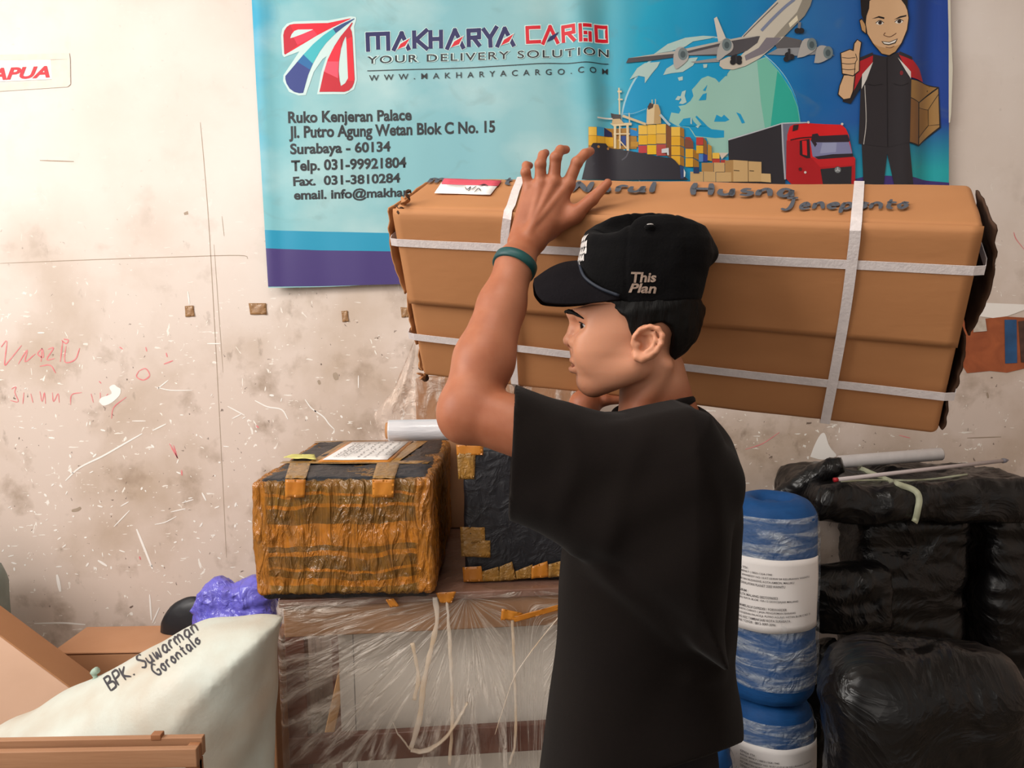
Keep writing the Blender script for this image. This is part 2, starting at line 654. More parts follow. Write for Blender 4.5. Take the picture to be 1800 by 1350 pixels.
def polygonise(f, lo, hi, h, margin=1.6):
    """Surface nets over an implicit function, evaluated only near its surface."""
    lo = np.asarray(lo, float)
    hi = np.asarray(hi, float)
    Bn = 8
    nb = np.ceil((hi - lo) / (h * Bn)).astype(int)
    n = nb * Bn + 1
    bi = np.stack(np.meshgrid(*[np.arange(k) for k in nb], indexing='ij'), -1).reshape(-1, 3)
    cen = lo + (bi + 0.5) * Bn * h
    fc = f(cen)
    G = np.empty(tuple(n), np.float32)
    blk = np.sign(fc).astype(np.float32).reshape(tuple(nb))
    big = np.repeat(np.repeat(np.repeat(blk, Bn, 0), Bn, 1), Bn, 2)
    G[:-1, :-1, :-1] = big
    G[-1] = 1
    G[:, -1] = 1
    G[:, :, -1] = 1
    near = bi[np.abs(fc) < Bn * h * 0.87 * margin]
    r = np.arange(Bn + 1)
    loc = np.stack(np.meshgrid(r, r, r, indexing='ij'), -1).reshape(-1, 3)
    for s in range(0, len(near), 400):
        ix = (near[s:s + 400, None, :] * Bn + loc[None]).reshape(-1, 3)
        G[ix[:, 0], ix[:, 1], ix[:, 2]] = f(lo + ix * h)
    ins = G < 0
    a = ins[:-1, :-1, :-1]
    allin = a.copy()
    anyin = a.copy()
    for dx in (0, 1):
        for dy in (0, 1):
            for dz in (0, 1):
                q = ins[dx:n[0] - 1 + dx, dy:n[1] - 1 + dy, dz:n[2] - 1 + dz]
                allin &= q
                anyin |= q
    act = anyin & ~allin
    cells = np.argwhere(act)
    vid = np.full(act.shape, -1, np.int32)
    vid[cells[:, 0], cells[:, 1], cells[:, 2]] = np.arange(len(cells))
    co = [(x, y, z) for x in (0, 1) for y in (0, 1) for z in (0, 1)]
    val = np.stack([G[cells[:, 0] + c[0], cells[:, 1] + c[1], cells[:, 2] + c[2]] for c in co], 1).astype(float)
    acc = np.zeros((len(cells), 3))
    cnt = np.zeros(len(cells))
    for i in range(8):
        for j in range(i + 1, 8):
            if sum(abs(co[i][k] - co[j][k]) for k in range(3)) != 1:
                continue
            m = (val[:, i] < 0) != (val[:, j] < 0)
            t = val[:, i] / (val[:, i] - val[:, j] + 1e-20)
            pt = np.array(co[i]) + t[:, None] * (np.array(co[j]) - np.array(co[i]))
            acc[m] += pt[m]
            cnt[m] += 1
    V = lo + (cells + acc / cnt[:, None]) * h
    F = []
    for ax in range(3):
        b, c = (ax + 1) % 3, (ax + 2) % 3
        sl0 = [slice(None)] * 3
        sl1 = [slice(None)] * 3
        sl0[ax] = slice(0, n[ax] - 1)
        sl1[ax] = slice(1, n[ax])
        s0, s1 = ins[tuple(sl0)], ins[tuple(sl1)]
        e = np.argwhere(s0 != s1)
        e = e[(e[:, b] > 0) & (e[:, c] > 0) & (e[:, b] < n[b] - 1) & (e[:, c] < n[c] - 1)]
        fl = s0[e[:, 0], e[:, 1], e[:, 2]]
        ids = []
        for db, dc in ((1, 1), (0, 1), (0, 0), (1, 0)):
            q = e.copy()
            q[:, b] -= db
            q[:, c] -= dc
            ids.append(vid[q[:, 0], q[:, 1], q[:, 2]])
        q = np.stack(ids, 1)
        q[~fl] = q[~fl][:, ::-1]
        F.append(q)
    F = np.vstack(F)
    F = F[(F >= 0).all(1)]
    return V, F


def bvh_of(V, F):
    return BVHTree.FromPolygons([Vector(v) for v in V], F if not isinstance(F, np.ndarray) else F.tolist())


def on_surface(bvh, px, py, off=0.0005):
    """Point of a surface that stands at photo position (px,py), lifted by off along its normal."""
    d = P(px, py, 1.0) - CAM
    hit, nrm, _, _ = bvh.ray_cast(Vector(CAM), Vector(d).normalized())
    if hit is None:
        return None
    nrm = np.array(nrm)
    if nrm @ d > 0:
        nrm = -nrm
    return np.array(hit) + nrm * off

# ================================================================== THE ROOM
YW = 2.78


def wall_material():
    m = bpy.data.materials.new('dirty_plaster')
    m.use_nodes = True
    nt = m.node_tree
    b = nt.nodes['Principled BSDF']
    N, L = nt.nodes.new, nt.links.new
    tc = N('ShaderNodeTexCoord')

    def noise(scale, detail=6, dist=0.0, st=(1, 1, 1), typ='FBM', rough=0.55):
        mp = N('ShaderNodeMapping')
        mp.inputs['Scale'].default_value = st
        L(tc.outputs['Object'], mp.inputs[0])
        n = N('ShaderNodeTexNoise')
        n.noise_type = typ
        n.inputs['Scale'].default_value = scale
        n.inputs['Detail'].default_value = detail
        n.inputs['Distortion'].default_value = dist
        n.inputs['Roughness'].default_value = rough
        L(mp.outputs[0], n.inputs[0])
        return n.outputs['Fac']

    def rng_(sock, a, c, lo=0.0, hi=1.0):
        r = N('ShaderNodeMapRange')
        r.inputs[1].default_value, r.inputs[2].default_value = a, c
        r.inputs[3].default_value, r.inputs[4].default_value = lo, hi
        L(sock, r.inputs[0])
        return r.outputs[0]

    def mul(a, c):
        q = N('ShaderNodeMath')
        q.operation = 'MULTIPLY'
        L(a, q.inputs[0])
        L(c, q.inputs[1])
        return q.outputs[0]

    def mix(fac, a, colr):
        q = N('ShaderNodeMix')
        q.data_type = 'RGBA'
        L(fac, q.inputs[0])
        if isinstance(a, tuple):
            q.inputs[6].default_value = a
        else:
            L(a, q.inputs[6])
        q.inputs[7].default_value = lin(colr)
        return q.outputs[2]
    sep = N('ShaderNodeSeparateXYZ')
    L(tc.outputs['Object'], sep.inputs[0])
    # wear where parcels rub against the plaster
    wear = rng_(sep.outputs[2], 2.1, 1.35, 0.12, 1.0)
    c = mix(rng_(noise(1.3, 5, 0.1), 0.35, 0.75), lin('#eae1db'), '#dccfc6')
    c = mix(rng_(sep.outputs[2], 2.05, 1.3, 0.0, 0.62), c, '#cdb7a9')  # plain tan tint, absent up high and stronger lower down
    c = mix(mul(rng_(noise(2.6, 8, 0.1), 0.47, 0.72, 0, 0.85), wear), c, '#b59f8a')
    c = mix(mul(rng_(noise(7.5, 9, 0.15), 0.56, 0.74, 0, 0.75), wear), c, '#96806c')
    c = mix(mul(rng_(noise(16, 5, 0.1, (1, 1, 0.55)), 0.66, 0.74, 0, 0.5), wear), c, '#7d6a5a')
    c = mix(mul(rng_(noise(42, 3, 0.5), 0.69, 0.73, 0, 0.9), wear), c, '#5e4a40')
    c = mix(mul(rng_(noise(30, 3, 1.5, (1, 1, 0.6)), 0.68, 0.70, 0, 0.9), wear), c, '#f6f2ec')
    c = mix(mul(rng_(noise(55, 2, 0.2, (0.35, 1, 1.6)), 0.70, 0.72, 0, 0.8), wear), c, '#f4f0ea')
    L(c, b.inputs['Base Color'])
    b.inputs['Roughness'].default_value = 0.75
    bp = N('ShaderNodeBump')
    bp.inputs['Strength'].default_value = 0.25
    bp.inputs['Distance'].default_value = 0.004
    L(noise(14, 8), bp.inputs['Height'])
    L(bp.outputs[0], b.inputs['Normal'])
    return m


plaster = wall_material()
wall = obj('wall_back', *box((0, YW + 0.05, 1.7), (6.4, 0.1, 3.4)), plaster, smooth=False, kind='structure')
obj('wall_right', *box((2.95, 0.55, 1.7), (0.1, 4.46, 3.4)), plaster, smooth=False, kind='structure')
concrete = mat('floor_concrete', '#9c8f80', 0.7, '#7d7063', 3.0, 0.2, bump=0.2, bscale=25)
obj('floor', *box((0, 0.0, -0.05), (6.4, 5.8, 0.1)), concrete, smooth=False, kind='structure')
obj('ceiling', *box((0, 0.9, 3.45), (6.4, 4.0, 0.1)), mat('ceiling_paint', '#d8d2c8', 0.8, '#c9c2b6', 2), smooth=False, kind='structure')
obj('baseboard_back', *box((0.6, YW - 0.008, 0.05), (4.6, 0.014, 0.1), 0.003), mat('white_tile', '#d9d4cc', 0.35, '#c4beb4', 8), kind='structure')


def on_wall(parts, off):
    V, F = join2(parts)
    return np.array([P(a, b, YW - off) for a, b in V]), F


# marks that belong to the plaster itself
pink = mat('pink_marker', '#e0606e', 0.6, '#e8a8a4', 40, 0.3)
st = []
for pts in [[(2, 610), (12, 600), (8, 640), (16, 634), (38, 607)], [(32, 640), (48, 615), (44, 636), (62, 622)],
            [(74, 612), (66, 622), (76, 628), (74, 612), (72, 636)], [(84, 614), (94, 612), (82, 632), (96, 630)],
            [(110, 600), (106, 636)], [(116, 608), (114, 636), (132, 632), (140, 612)], [(112, 596), (120, 598), (116, 604), (108, 598)],
            [(70, 644), (88, 642), (98, 656)], [(244, 652), (240, 662), (252, 668), (263, 660), (256, 648), (244, 652)],
            [(216, 614), (210, 610)], [(288, 640), (304, 634)], [(256, 610), (258, 618)], [(292, 620), (294, 628)]]:
    st.append(ribbon2(pts, 2.2, 4))
for pts in [[(20, 684), (28, 680), (26, 690), (32, 706), (18, 704)], [(42, 690), (40, 710)], [(54, 692), (58, 708)],
            [(70, 688), (74, 706), (78, 690), (80, 710)], [(92, 690), (94, 706), (102, 692), (104, 708)], [(124, 712), (126, 694), (144, 690)],
            [(160, 692), (164, 708)], [(176, 690), (178, 706), (190, 692)], [(196, 736), (200, 716), (222, 698)], [(174, 670), (178, 674)]]:
    st.append(ribbon2(pts, 1.7, 4))
for pts in [[(298, 780), (312, 805)], [(305, 783), (312, 806)], [(319, 826), (320, 836)], [(245, 978), (247, 984)], [(450, 748), (455, 752)]]:
    st.append(ribbon2(pts, 2.6, 3))
for pts in [[(1782, 408), (1786, 420), (1800, 438)], [(1310, 790), (1340, 780), (1370, 760)], [(1580, 765), (1600, 770)]]:
    st.append(ribbon2(pts, 1.6, 4))
V, F = on_wall(st, 0.0008)
obj('graffiti', V, F, pink, wall, smooth=False, label='pink marker scribbles')
st = []
for pts, wd in [([(115, 845), (140, 822), (180, 802), (215, 782), (250, 762)], 3.0), ([(268, 757), (292, 745)], 2.4),
                ([(240, 930), (252, 960), (268, 1000)], 4), ([(200, 926), (228, 897)], 2.0), ([(272, 680), (300, 686), (338, 686)], 1.6),
                ([(276, 684), (296, 668)], 2), ([(448, 704), (470, 715), (495, 720), (506, 737)], 2.4),
                ([(536, 702), (548, 718), (568, 732), (578, 745), (588, 755)], 2.2), ([(400, 714), (430, 730)], 2), ([(408, 736), (424, 728)], 2),
                ([(355, 866), (362, 880)], 3), ([(212, 890), (226, 882)], 2), ([(300, 900), (326, 894)], 2), ([(320, 884), (340, 878)], 2),
                ([(263, 1045), (266, 1090)], 3), ([(268, 1095), (280, 1068)], 2.4), ([(60, 1096), (110, 1095), (150, 1098)], 3),
                ([(330, 512), (333, 535)], 2), ([(364, 604), (388, 604)], 2), ([(66, 585), (78, 585)], 2.4), ([(232, 740), (256, 740)], 1.8),
                ([(100, 1010), (106, 1040)], 6), ([(172, 985), (188, 995)], 4), ([(272, 922), (290, 918), (310, 908)], 1.8), ([(630, 660), (630, 682)], 1.8),
                ([(1770, 1000), (1790, 1010)], 3)]:
    st.append(ribbon2(pts, wd, 4))
st.append(poly2([(174, 706), (178, 699), (196, 692), (192, 681), (200, 676), (206, 680), (212, 684), (210, 695), (196, 708), (182, 713)], 3))
st.append(poly2([(1424, 803), (1432, 782), (1442, 764), (1450, 762), (1456, 780), (1462, 790), (1470, 802), (1446, 808)], 3))
rr = random.Random(3)
for k in range(150):
    x, y = rr.uniform(5, 640), rr.triangular(640, 1100, 930)
    a = rr.uniform(0, 3.14)
    ln = rr.uniform(2, 11)
    st.append(ribbon2([(x, y), (x + ln * math.cos(a), y + ln * math.sin(a) * .7)], rr.uniform(1.2, 4.0), 2))
V, F = on_wall(st, 0.0010)
obj('scratches', V, F, mat('bare_plaster', '#f6f2ee', 0.8), wall, smooth=False, label='white scratches and chips in the plaster')
st = []
for pts, wd in [([(352, 215), (358, 280), (366, 380), (372, 480), (384, 700), (398, 980)], 1.2), ([(376, 430), (392, 655)], 0.9),
                ([(0, 463), (150, 457), (300, 452), (420, 449), (436, 455)], 1.3), ([(70, 282), (130, 284)], 2.0), ([(390, 380), (394, 415)], 1),
                ([(126, 898), (136, 896), (142, 892)], 6), ([(588, 655), (592, 668)], 9), ([(560, 668), (562, 676)], 5),
                ([(1430, 660), (1500, 655)], 2), ([(1700, 770), (1760, 768)], 2), ([(1735, 690), (1737, 700)], 4)]:
    st.append(ribbon2(pts, wd, 5))
st.append(poly2([(323, 374), (330, 371), (331, 377), (324, 378)]))
V, F = on_wall(st, 0.0006)
obj('cracks', V, F, mat('crack_shade', '#b3a190', 0.8, '#9c8a78', 20), wall, smooth=False, label='dark hairline cracks and scuffs')

# scraps of old brown tape, each one a thing stuck to the plaster
brown_tape = mat('brown_tape', '#a9825a', 0.3, '#8a6440', 50, 0.2, bump=0.4, bscale=90, coat=0.4)
for q, lab in [([(325, 538), (340, 537), (342, 556), (326, 557)], 'small square scrap of brown tape left on bare wall, leftmost of the scraps'),
               ([(437, 533), (468, 533), (469, 553), (440, 553)], 'wider scrap of crumpled brown tape right below the banner corner'),
               ([(600, 547), (611, 546), (613, 565), (602, 566)], 'narrow torn scrap of brown tape below the purple band of the banner'),
               ([(704, 540), (718, 541), (718, 557), (706, 558)], 'peeling tape scrap half hidden by the left end of the carried carton')]:
    V2 = np.array(q, float)
    f = lambda u, v, V2=V2: np.array([P(*(V2[0] * (1 - a) * (1 - b) + V2[1] * a * (1 - b) + V2[2] * a * b + V2[3] * (1 - a) * b),
                                       YW - 0.003 - 0.0015 * math.sin(9 * a + 5 * b)) for a, b in zip(u, v)])
    obj('tape_scrap', *sheet(f, 6, 6, 0.0006), brown_tape, smooth=True, label=lab, cat='tape', group='tape scraps on the wall')

# torn remains of a poster on the right
tp = thing('torn_poster', 'torn brown poster remnant with a blue strip on the wall behind the carton', 'poster', P(1750, 655, YW))


def wallpoly(pts, off, m, name, parent, sub=0, **k):
    p2, F = poly2(pts, sub)
    Vf = np.array([P(a, b, YW - off) for a, b in p2])
    n = len(Vf)
    Vb = Vf + np.array([0, 0.0006, 0])
    rim = [[i, (i + 1) % n, n + (i + 1) % n, n + i] for i in range(n)]
    return obj(name, np.vstack([Vf, Vb]), F + [[j + n for j in f[::-1]] for f in F] + rim, m, parent, smooth=False, **k)


wallpoly([(1690, 560), (1722, 562), (1760, 556), (1830, 560), (1830, 640), (1800, 648), (1770, 655), (1740, 652), (1700, 656), (1690, 640)], 0.002,
         mat('poster_brown', '#b4623a', 0.6, '#8f4a2c', 14, 0.25, bump=0.3, bscale=30, distort=1.0), 'backing', tp)
wallpoly([(1766, 562), (1787, 562), (1788, 638), (1767, 639)], 0.004, mat('poster_blue', '#2d5f92', 0.5, '#21466f', 20), 'blue_strip', tp)
wallpoly([(1790, 565), (1830, 560), (1830, 640), (1795, 637)], 0.0035, mat('poster_dark', '#3a2622', 0.6, '#5c4034', 30), 'dark_print', tp)
wallpoly([(1712, 563), (1732, 560), (1735, 582), (1711, 584)], 0.005, mat('torn_white', '#d8d0c6', 0.8, '#b8a898', 40), 'torn_paper', tp)
wallpoly([(1724, 532), (1800, 535), (1800, 545), (1770, 556), (1745, 559), (1722, 556)], 0.0025, mat('bare_plaster', '#f6f2ee', 0.8), 'torn_edge', tp)

# sign taped to the wall at far left
sg = thing('paper_sign', 'paper sign with red capitals PAPUA taped to the wall at far left', 'sign', P(20, 150, YW))


def Z(pts, x0, y0, s):
    return [(x0 + a / s, y0 + b / s) for a, b in pts]


wallpoly(Z([(-330, 283), (240, 280), (246, 376), (-330, 402)], 0, 0, 2.7), 0.0022, mat('sign_paper', '#efeeec', 0.6), 'paper', sg)
wallpoly(Z([(-330, 268), (328, 252), (332, 280), (240, 283), (-330, 290)], 0, 0, 2.7), 0.003, mat('masking_tape', '#d8cabb', 0.4, '#cbbcac', 30, coat=0.2), 'tape_strip', sg)
wallpoly(Z([(240, 285), (332, 280), (334, 400), (320, 412), (-330, 455), (-330, 408), (246, 382)], 0, 0, 2.7), 0.003, _mats['masking_tape'], 'tape_strip', sg)
V2, F, _ = text2('PAPUA', 0.035, 0.28)
V2 = quadmap(V2, Z([(-98, 386), (236, 368), (236, 312), (-98, 326)], 0, 0, 2.7))
obj('lettering', np.array([P(a, b, YW - 0.0034) for a, b in V2]), F, mat('sign_red', '#cf3440', 0.6), sg, smooth=False, label='red capitals')

# ================================================================== THE BANNER
YB = YW - 0.035


def bdisp(x, z):
    p = np.stack([np.asarray(x, float), np.zeros(len(x)), np.asarray(z, float)], 1)
    d = 0.010 * noise3(p * np.array([3.2, 1, 0.55]) + 3.1)
    d = d + 0.0035 * noise3(p * np.array([8.0, 1, 2.0]) + 9.7)
    # deeper hanging folds: top middle and right-hand edge
    for px, wd, am in ((1035, 0.05, 0.022), (1068, 0.04, -0.012), (1600, 0.05, 0.016), (1635, 0.04, -0.014), (462, 0.03, 0.014)):
        xc = P(px, 150, YB)[0]
        fall = np.clip(1.0 - (2.35 - p[:, 2]) * (0.8 if px < 1300 else 0.25), 0, 1)
        d = d + am * np.exp(-((p[:, 0] - xc - 0.12 * (2.3 - p[:, 2]) * (px == 1035)) / wd) ** 2) * fall
    return d


def bplane(V2):
    V = np.array([P(a, b, YB) for a, b in V2])
    return V


ban = thing('banner', 'blue vinyl cargo banner with truck, ship and aeroplane hanging on the wall', 'banner', P(1060, 420, YB))


def banner_material():
    m = bpy.data.materials.new('banner_vinyl')
    m.use_nodes = True
    nt = m.node_tree
    b = nt.nodes['Principled BSDF']
    N, L = nt.nodes.new, nt.links.new
    uv = N('ShaderNodeUVMap')
    sep = N('ShaderNodeSeparateXYZ')
    L(uv.outputs[0], sep.inputs[0])
    n = N('ShaderNodeTexNoise')
    n.inputs['Scale'].default_value = 5.0
    n.inputs['Detail'].default_value = 5
    L(uv.outputs[0], n.inputs[0])
    wob = N('ShaderNodeMath')
    wob.operation = 'MULTIPLY_ADD'
    wob.inputs[1].default_value = 0.10
    L(n.outputs['Fac'], wob.inputs[0])
    ad = N('ShaderNodeMath')
    ad.operation = 'SUBTRACT'
    L(sep.outputs[0], ad.inputs[0])
    ad.inputs[1].default_value = 0.05
    L(ad.outputs[0], wob.inputs[2])
    # printed sky runs from pale cyan to deep blue across the sheet
    r = N('ShaderNodeValToRGB')
    stops = [(443, '#3aa6cb'), (478, '#76b8c4'), (560, '#88bdc4'), (800, '#82b9c4'), (960, '#8fbfc6'), (1060, '#5cadbe'), (1150, '#1a9fc4'),
             (1280, '#0b86ba'), (1420, '#1065a8'), (1540, '#1b4f9b'), (1640, '#24469a')]
    els = r.color_ramp.elements
    els[0].position, els[0].color = stops[0][0] / 1800, lin(stops[0][1])
    els[1].position, els[1].color = stops[-1][0] / 1800, lin(stops[-1][1])
    for x, c in stops[1:-1]:
        e = els.new(x / 1800)
        e.color = lin(c)
    L(wob.outputs[0], r.inputs[0])
    # clouds on the pale half
    n2 = N('ShaderNodeTexNoise')
    n2.inputs['Scale'].default_value = 7.0
    n2.inputs['Detail'].default_value = 6
    L(uv.outputs[0], n2.inputs[0])
    mr = N('ShaderNodeMapRange')
    mr.inputs[1].default_value, mr.inputs[2].default_value = 0.48, 0.72
    mr.inputs[4].default_value = 0.75
    L(n2.outputs['Fac'], mr.inputs[0])
    mk = N('ShaderNodeMapRange')
    mk.inputs[1].default_value, mk.inputs[2].default_value = 1120 / 1800, 950 / 1800
    mk.inputs[3].default_value, mk.inputs[4].default_value = 0.05, 0.9
    L(sep.outputs[0], mk.inputs[0])
    mm = N('ShaderNodeMath')
    mm.operation = 'MULTIPLY'
    L(mr.outputs[0], mm.inputs[0])
    L(mk.outputs[0], mm.inputs[1])
    mx = N('ShaderNodeMix')
    mx.data_type = 'RGBA'
    L(mm.outputs[0], mx.inputs[0])
    L(r.outputs[0], mx.inputs[6])
    mx.inputs[7].default_value = lin('#c4dcdc')
    # printed teal glow at the lower right
    tv = N('ShaderNodeMapRange')
    tv.inputs[1].default_value, tv.inputs[2].default_value = 1 - 215 / 1350, 1 - 300 / 1350
    L(sep.outputs[1], tv.inputs[0])
    tu = N('ShaderNodeMapRange')
    tu.inputs[1].default_value, tu.inputs[2].default_value = 1380 / 1800, 1600 / 1800
    L(sep.outputs[0], tu.inputs[0])
    tm = N('ShaderNodeMath')
    tm.operation = 'MULTIPLY'
    L(tv.outputs[0], tm.inputs[0])
    L(tu.outputs[0], tm.inputs[1])
    mx2 = N('ShaderNodeMix')
    mx2.data_type = 'RGBA'
    L(tm.outputs[0], mx2.inputs[0])
    L(mx.outputs[2], mx2.inputs[6])
    mx2.inputs[7].default_value = lin('#25a5ad')
    # grime
    n3 = N('ShaderNodeTexNoise')
    n3.inputs['Scale'].default_value = 22.0
    n3.inputs['Detail'].default_value = 8
    n3.inputs['Distortion'].default_value = 1.0
    L(uv.outputs[0], n3.inputs[0])
    g = N('ShaderNodeMapRange')
    g.inputs[1].default_value, g.inputs[2].default_value = 0.58, 0.78
    g.inputs[4].default_value = 0.35
    L(n3.outputs['Fac'], g.inputs[0])
    mx3 = N('ShaderNodeMix')
    mx3.data_type = 'RGBA'
    L(g.outputs[0], mx3.inputs[0])
    L(mx2.outputs[2], mx3.inputs[6])
    mx3.inputs[7].default_value = lin('#6a7f80')
    L(mx3.outputs[2], b.inputs['Base Color'])
    b.inputs['Roughness'].default_value = 0.5
    b.inputs['Specular IOR Level'].default_value = 0.3
    return m


# sheet outline: left edge, right edge and bottom edge as they hang
def ban_edge(v):
    yl = -170 + v * (505 + 170)
    yb = v
    return yl


nu, nv = 150, 70


def bfn(u, v):
    xl = np.interp(v, [0, 0.25, 1.0], [437, 443, 473])
    xr = np.interp(v, [0, 0.25, 1.0], [1671, 1671, 1668])
    yl = -170 + v * 676
    yr = -190 + v * 640
    x = xl + (xr - xl) * u
    y = yl + (yr - yl) * u + 3 * np.sin(u * 14) * v
    bfn.uv = np.stack([x / 1800, 1 - y / 1350], 1)
    V = np.array([P(a, b, YB) for a, b in zip(x, y)])
    V[:, 1] += -bdisp(V[:, 0], V[:, 2])
    return V


V, F = sheet(bfn, nu, nv)
uv = bfn.uv
n0 = len(V)
Vb = V + np.array([0, 0.0012, 0])
F = F + [[i + n0 for i in f[::-1]] for f in F]
obj('vinyl_sheet', np.vstack([V, Vb]), F, banner_material(), ban, uv=np.vstack([uv, uv]))


class Print:
    """flat printed artwork lying on the vinyl; coordinates are positions along the sheet"""

    def __init__(s, base=0.0012):
        s.p, s.m, s.base = [], [], base

    def add(s, VF, colour, rough=0.45):
        nm = 'print_' + colour.lstrip('#')
        m = mat(nm, colour, rough)
        if m not in s.m:
            s.m.append(m)
        s.p.append((np.asarray(VF[0], float), VF[1], s.m.index(m)))
        return s

    def poly(s, pts, colour, sm=0, holes=None):
        if holes:
            from mathutils.geometry import tessellate_polygon
            loops = [pts] + holes
            tr = tessellate_polygon([[Vector((a, b, 0)) for a, b in l] for l in loops])
            return s.add((np.array([q for l in loops for q in l], float), [list(t) for t in tr]), colour)
        return s.add(poly2(pts, sm), colour)

    def disc(s, c, r, colour, ry=None, n=40):
        ry = ry or r
        return s.poly([(c[0] + r * math.cos(2 * math.pi * k / n), c[1] + ry * math.sin(2 * math.pi * k / n)) for k in range(n)], colour)

    def line(s, pts, wd, colour, n=4, taper=False):
        return s.add(ribbon2(pts, wd, n, taper), colour)

    def strokes(s, lines, wd, colour):
        """block lettering made of straight bars"""
        out = []
        for l in lines:
            for (a, b) in zip(l[:-1], l[1:]):
                a, b = np.array(a, float), np.array(b, float)
                t = (b - a) / np.linalg.norm(b - a)
                nn = np.array([-t[1], t[0]]) * wd / 2
                e = t * wd * 0.42
                a2, b2 = a - e * (len(l) > 2), b + e * (len(l) > 2)
                out.append((np.array([a2 - nn, b2 - nn, b2 + nn, a2 + nn]), [[0, 1, 2, 3]]))
        return s.add(join2(out), colour)

    def build(s, name, parent, label=None, step=0.016):
        bm = bmesh.new()
        for k, (V, F, mi) in enumerate(s.p):
            W = bplane(V)
            W[:, 1] = k
            vs = [bm.verts.new(q) for q in W]
            for f in F:
                try:
                    fc = bm.faces.new([vs[i] for i in f])
                    fc.material_index = mi
                except ValueError:
                    pass
        xs = [v.co.x for v in bm.verts]
        zs = [v.co.z for v in bm.verts]
        for ax, lo, hi in ((0, min(xs), max(xs)), (2, min(zs), max(zs))):
            for q in np.arange(math.floor(lo / step) * step, hi, step):
                co = [0, 0, 0]
                no = [0, 0, 0]
                co[ax], no[ax] = q, 1
                bmesh.ops.bisect_plane(bm, geom=bm.verts[:] + bm.edges[:] + bm.faces[:], plane_co=co, plane_no=no)
        bm.verts.index_update()
        V = np.array([v.co[:] for v in bm.verts])
        F = [[v.index for v in f.verts] for f in bm.faces]
        fm = [f.material_index for f in bm.faces]
        bm.free()
        V[:, 1] = YB - bdisp(V[:, 0], V[:, 2]) - s.base - 0.00012 * V[:, 1]
        return obj(name, V, F, s.m, parent, smooth=True, fm=fm, label=label)


# coloured bands along the bottom
pr = Print(0.0009)
pr.poly([(467, 405), (560, 407), (720, 410), (950, 412), (1180, 402), (1370, 345), (1480, 318), (1380, 356), (1200, 424), (950, 444), (720, 446), (560, 442), (469, 438)], '#1292b8')
pr.poly([(469, 437), (560, 440), (720, 442), (950, 440), (1200, 420), (1380, 350), (1490, 318), (1530, 308), (1600, 312), (1669, 321), (1669, 446),
         (1400, 470), (1100, 484), (800, 496), (720, 499), (560, 503), (473, 504)], '#3f2f72')
pr.build('colour_bands', ban, 'cyan and purple bands along the lower edge')

# emblem
L9 = lambda pts: Z(pts, 490, 20, 9)
pr = Print(0.0012)
pale = '#c9e2e2'
pr.poly(L9([(40, 390), (60, 280), (130, 200), (240, 165), (780, 150), (1130, 75), (1215, 85), (1225, 120), (1190, 240), (1200, 400), (1235, 1080), (1190, 1230),
            (1050, 1312), (610, 1318), (680, 960), (760, 720), (700, 760), (560, 960), (430, 1330), (320, 1335), (170, 1280), (75, 1110), (80, 1015), (330, 640), (90, 730), (60, 690)]), pale)
o1 = L9([(75, 380), (90, 310), (130, 250), (180, 215), (240, 203), (780, 190), (1130, 108), (1140, 115), (870, 250), (620, 385), (105, 690), (90, 675)])
h1 = L9([(185, 430), (205, 370), (250, 315), (310, 293), (550, 292), (500, 320), (240, 415)])
pr.poly(o1, '#dc1430', holes=[h1])
pr.poly(L9([(240, 420), (550, 295), (620, 385), (300, 535)]), '#f23350')
pr.poly(L9([(75, 380), (90, 310), (130, 250), (180, 215), (225, 300), (185, 430), (240, 420), (300, 535), (105, 690), (90, 675)]), '#c01a32')
pr.poly(L9([(860, 280), (1000, 200), (1190, 108), (1200, 118), (1050, 230), (905, 350)]), '#28487f')
pr.poly(L9([(395, 690), (545, 530), (720, 380), (860, 280), (905, 350), (760, 500), (650, 650), (545, 835)]), '#3bb4c0')
pr.poly(L9([(110, 1030), (395, 690), (545, 835), (470, 1010), (390, 1295), (330, 1300), (250, 1280), (180, 1230), (130, 1150), (110, 1080)]), '#2f3f86')
pr.poly(L9([(395, 690), (545, 835), (500, 930), (300, 805)]), '#1766a4')
o2 = L9([(648, 1280), (720, 960), (800, 730), (880, 560), (980, 400), (1090, 260), (1155, 175), (1170, 180), (1130, 265), (1155, 320), (1165, 400), (1200, 1070),
         (1190, 1130), (1160, 1200), (1110, 1250), (1040, 1275)])
h2 = L9([(1055, 400), (1065, 410), (1085, 700), (1095, 1060), (1050, 1140), (985, 1185), (965, 1100), (950, 950), (955, 800), (985, 600), (1020, 480)])
pr.poly(o2, '#c2182e', holes=[h2])
pr.poly(L9([(722, 960), (780, 770), (860, 600), (975, 440), (985, 590), (955, 780), (945, 900), (940, 1062)]), '#e81f38')
pr.poly(L9([(722, 960), (770, 800), (950, 800), (945, 900), (940, 1062)]), '#f25068')
pr.poly(L9([(1070, 440), (1165, 400), (1195, 1100), (1098, 1100)]), '#e01a30')
pr.build('emblem', ban, 'red and blue road emblem', 0.03)

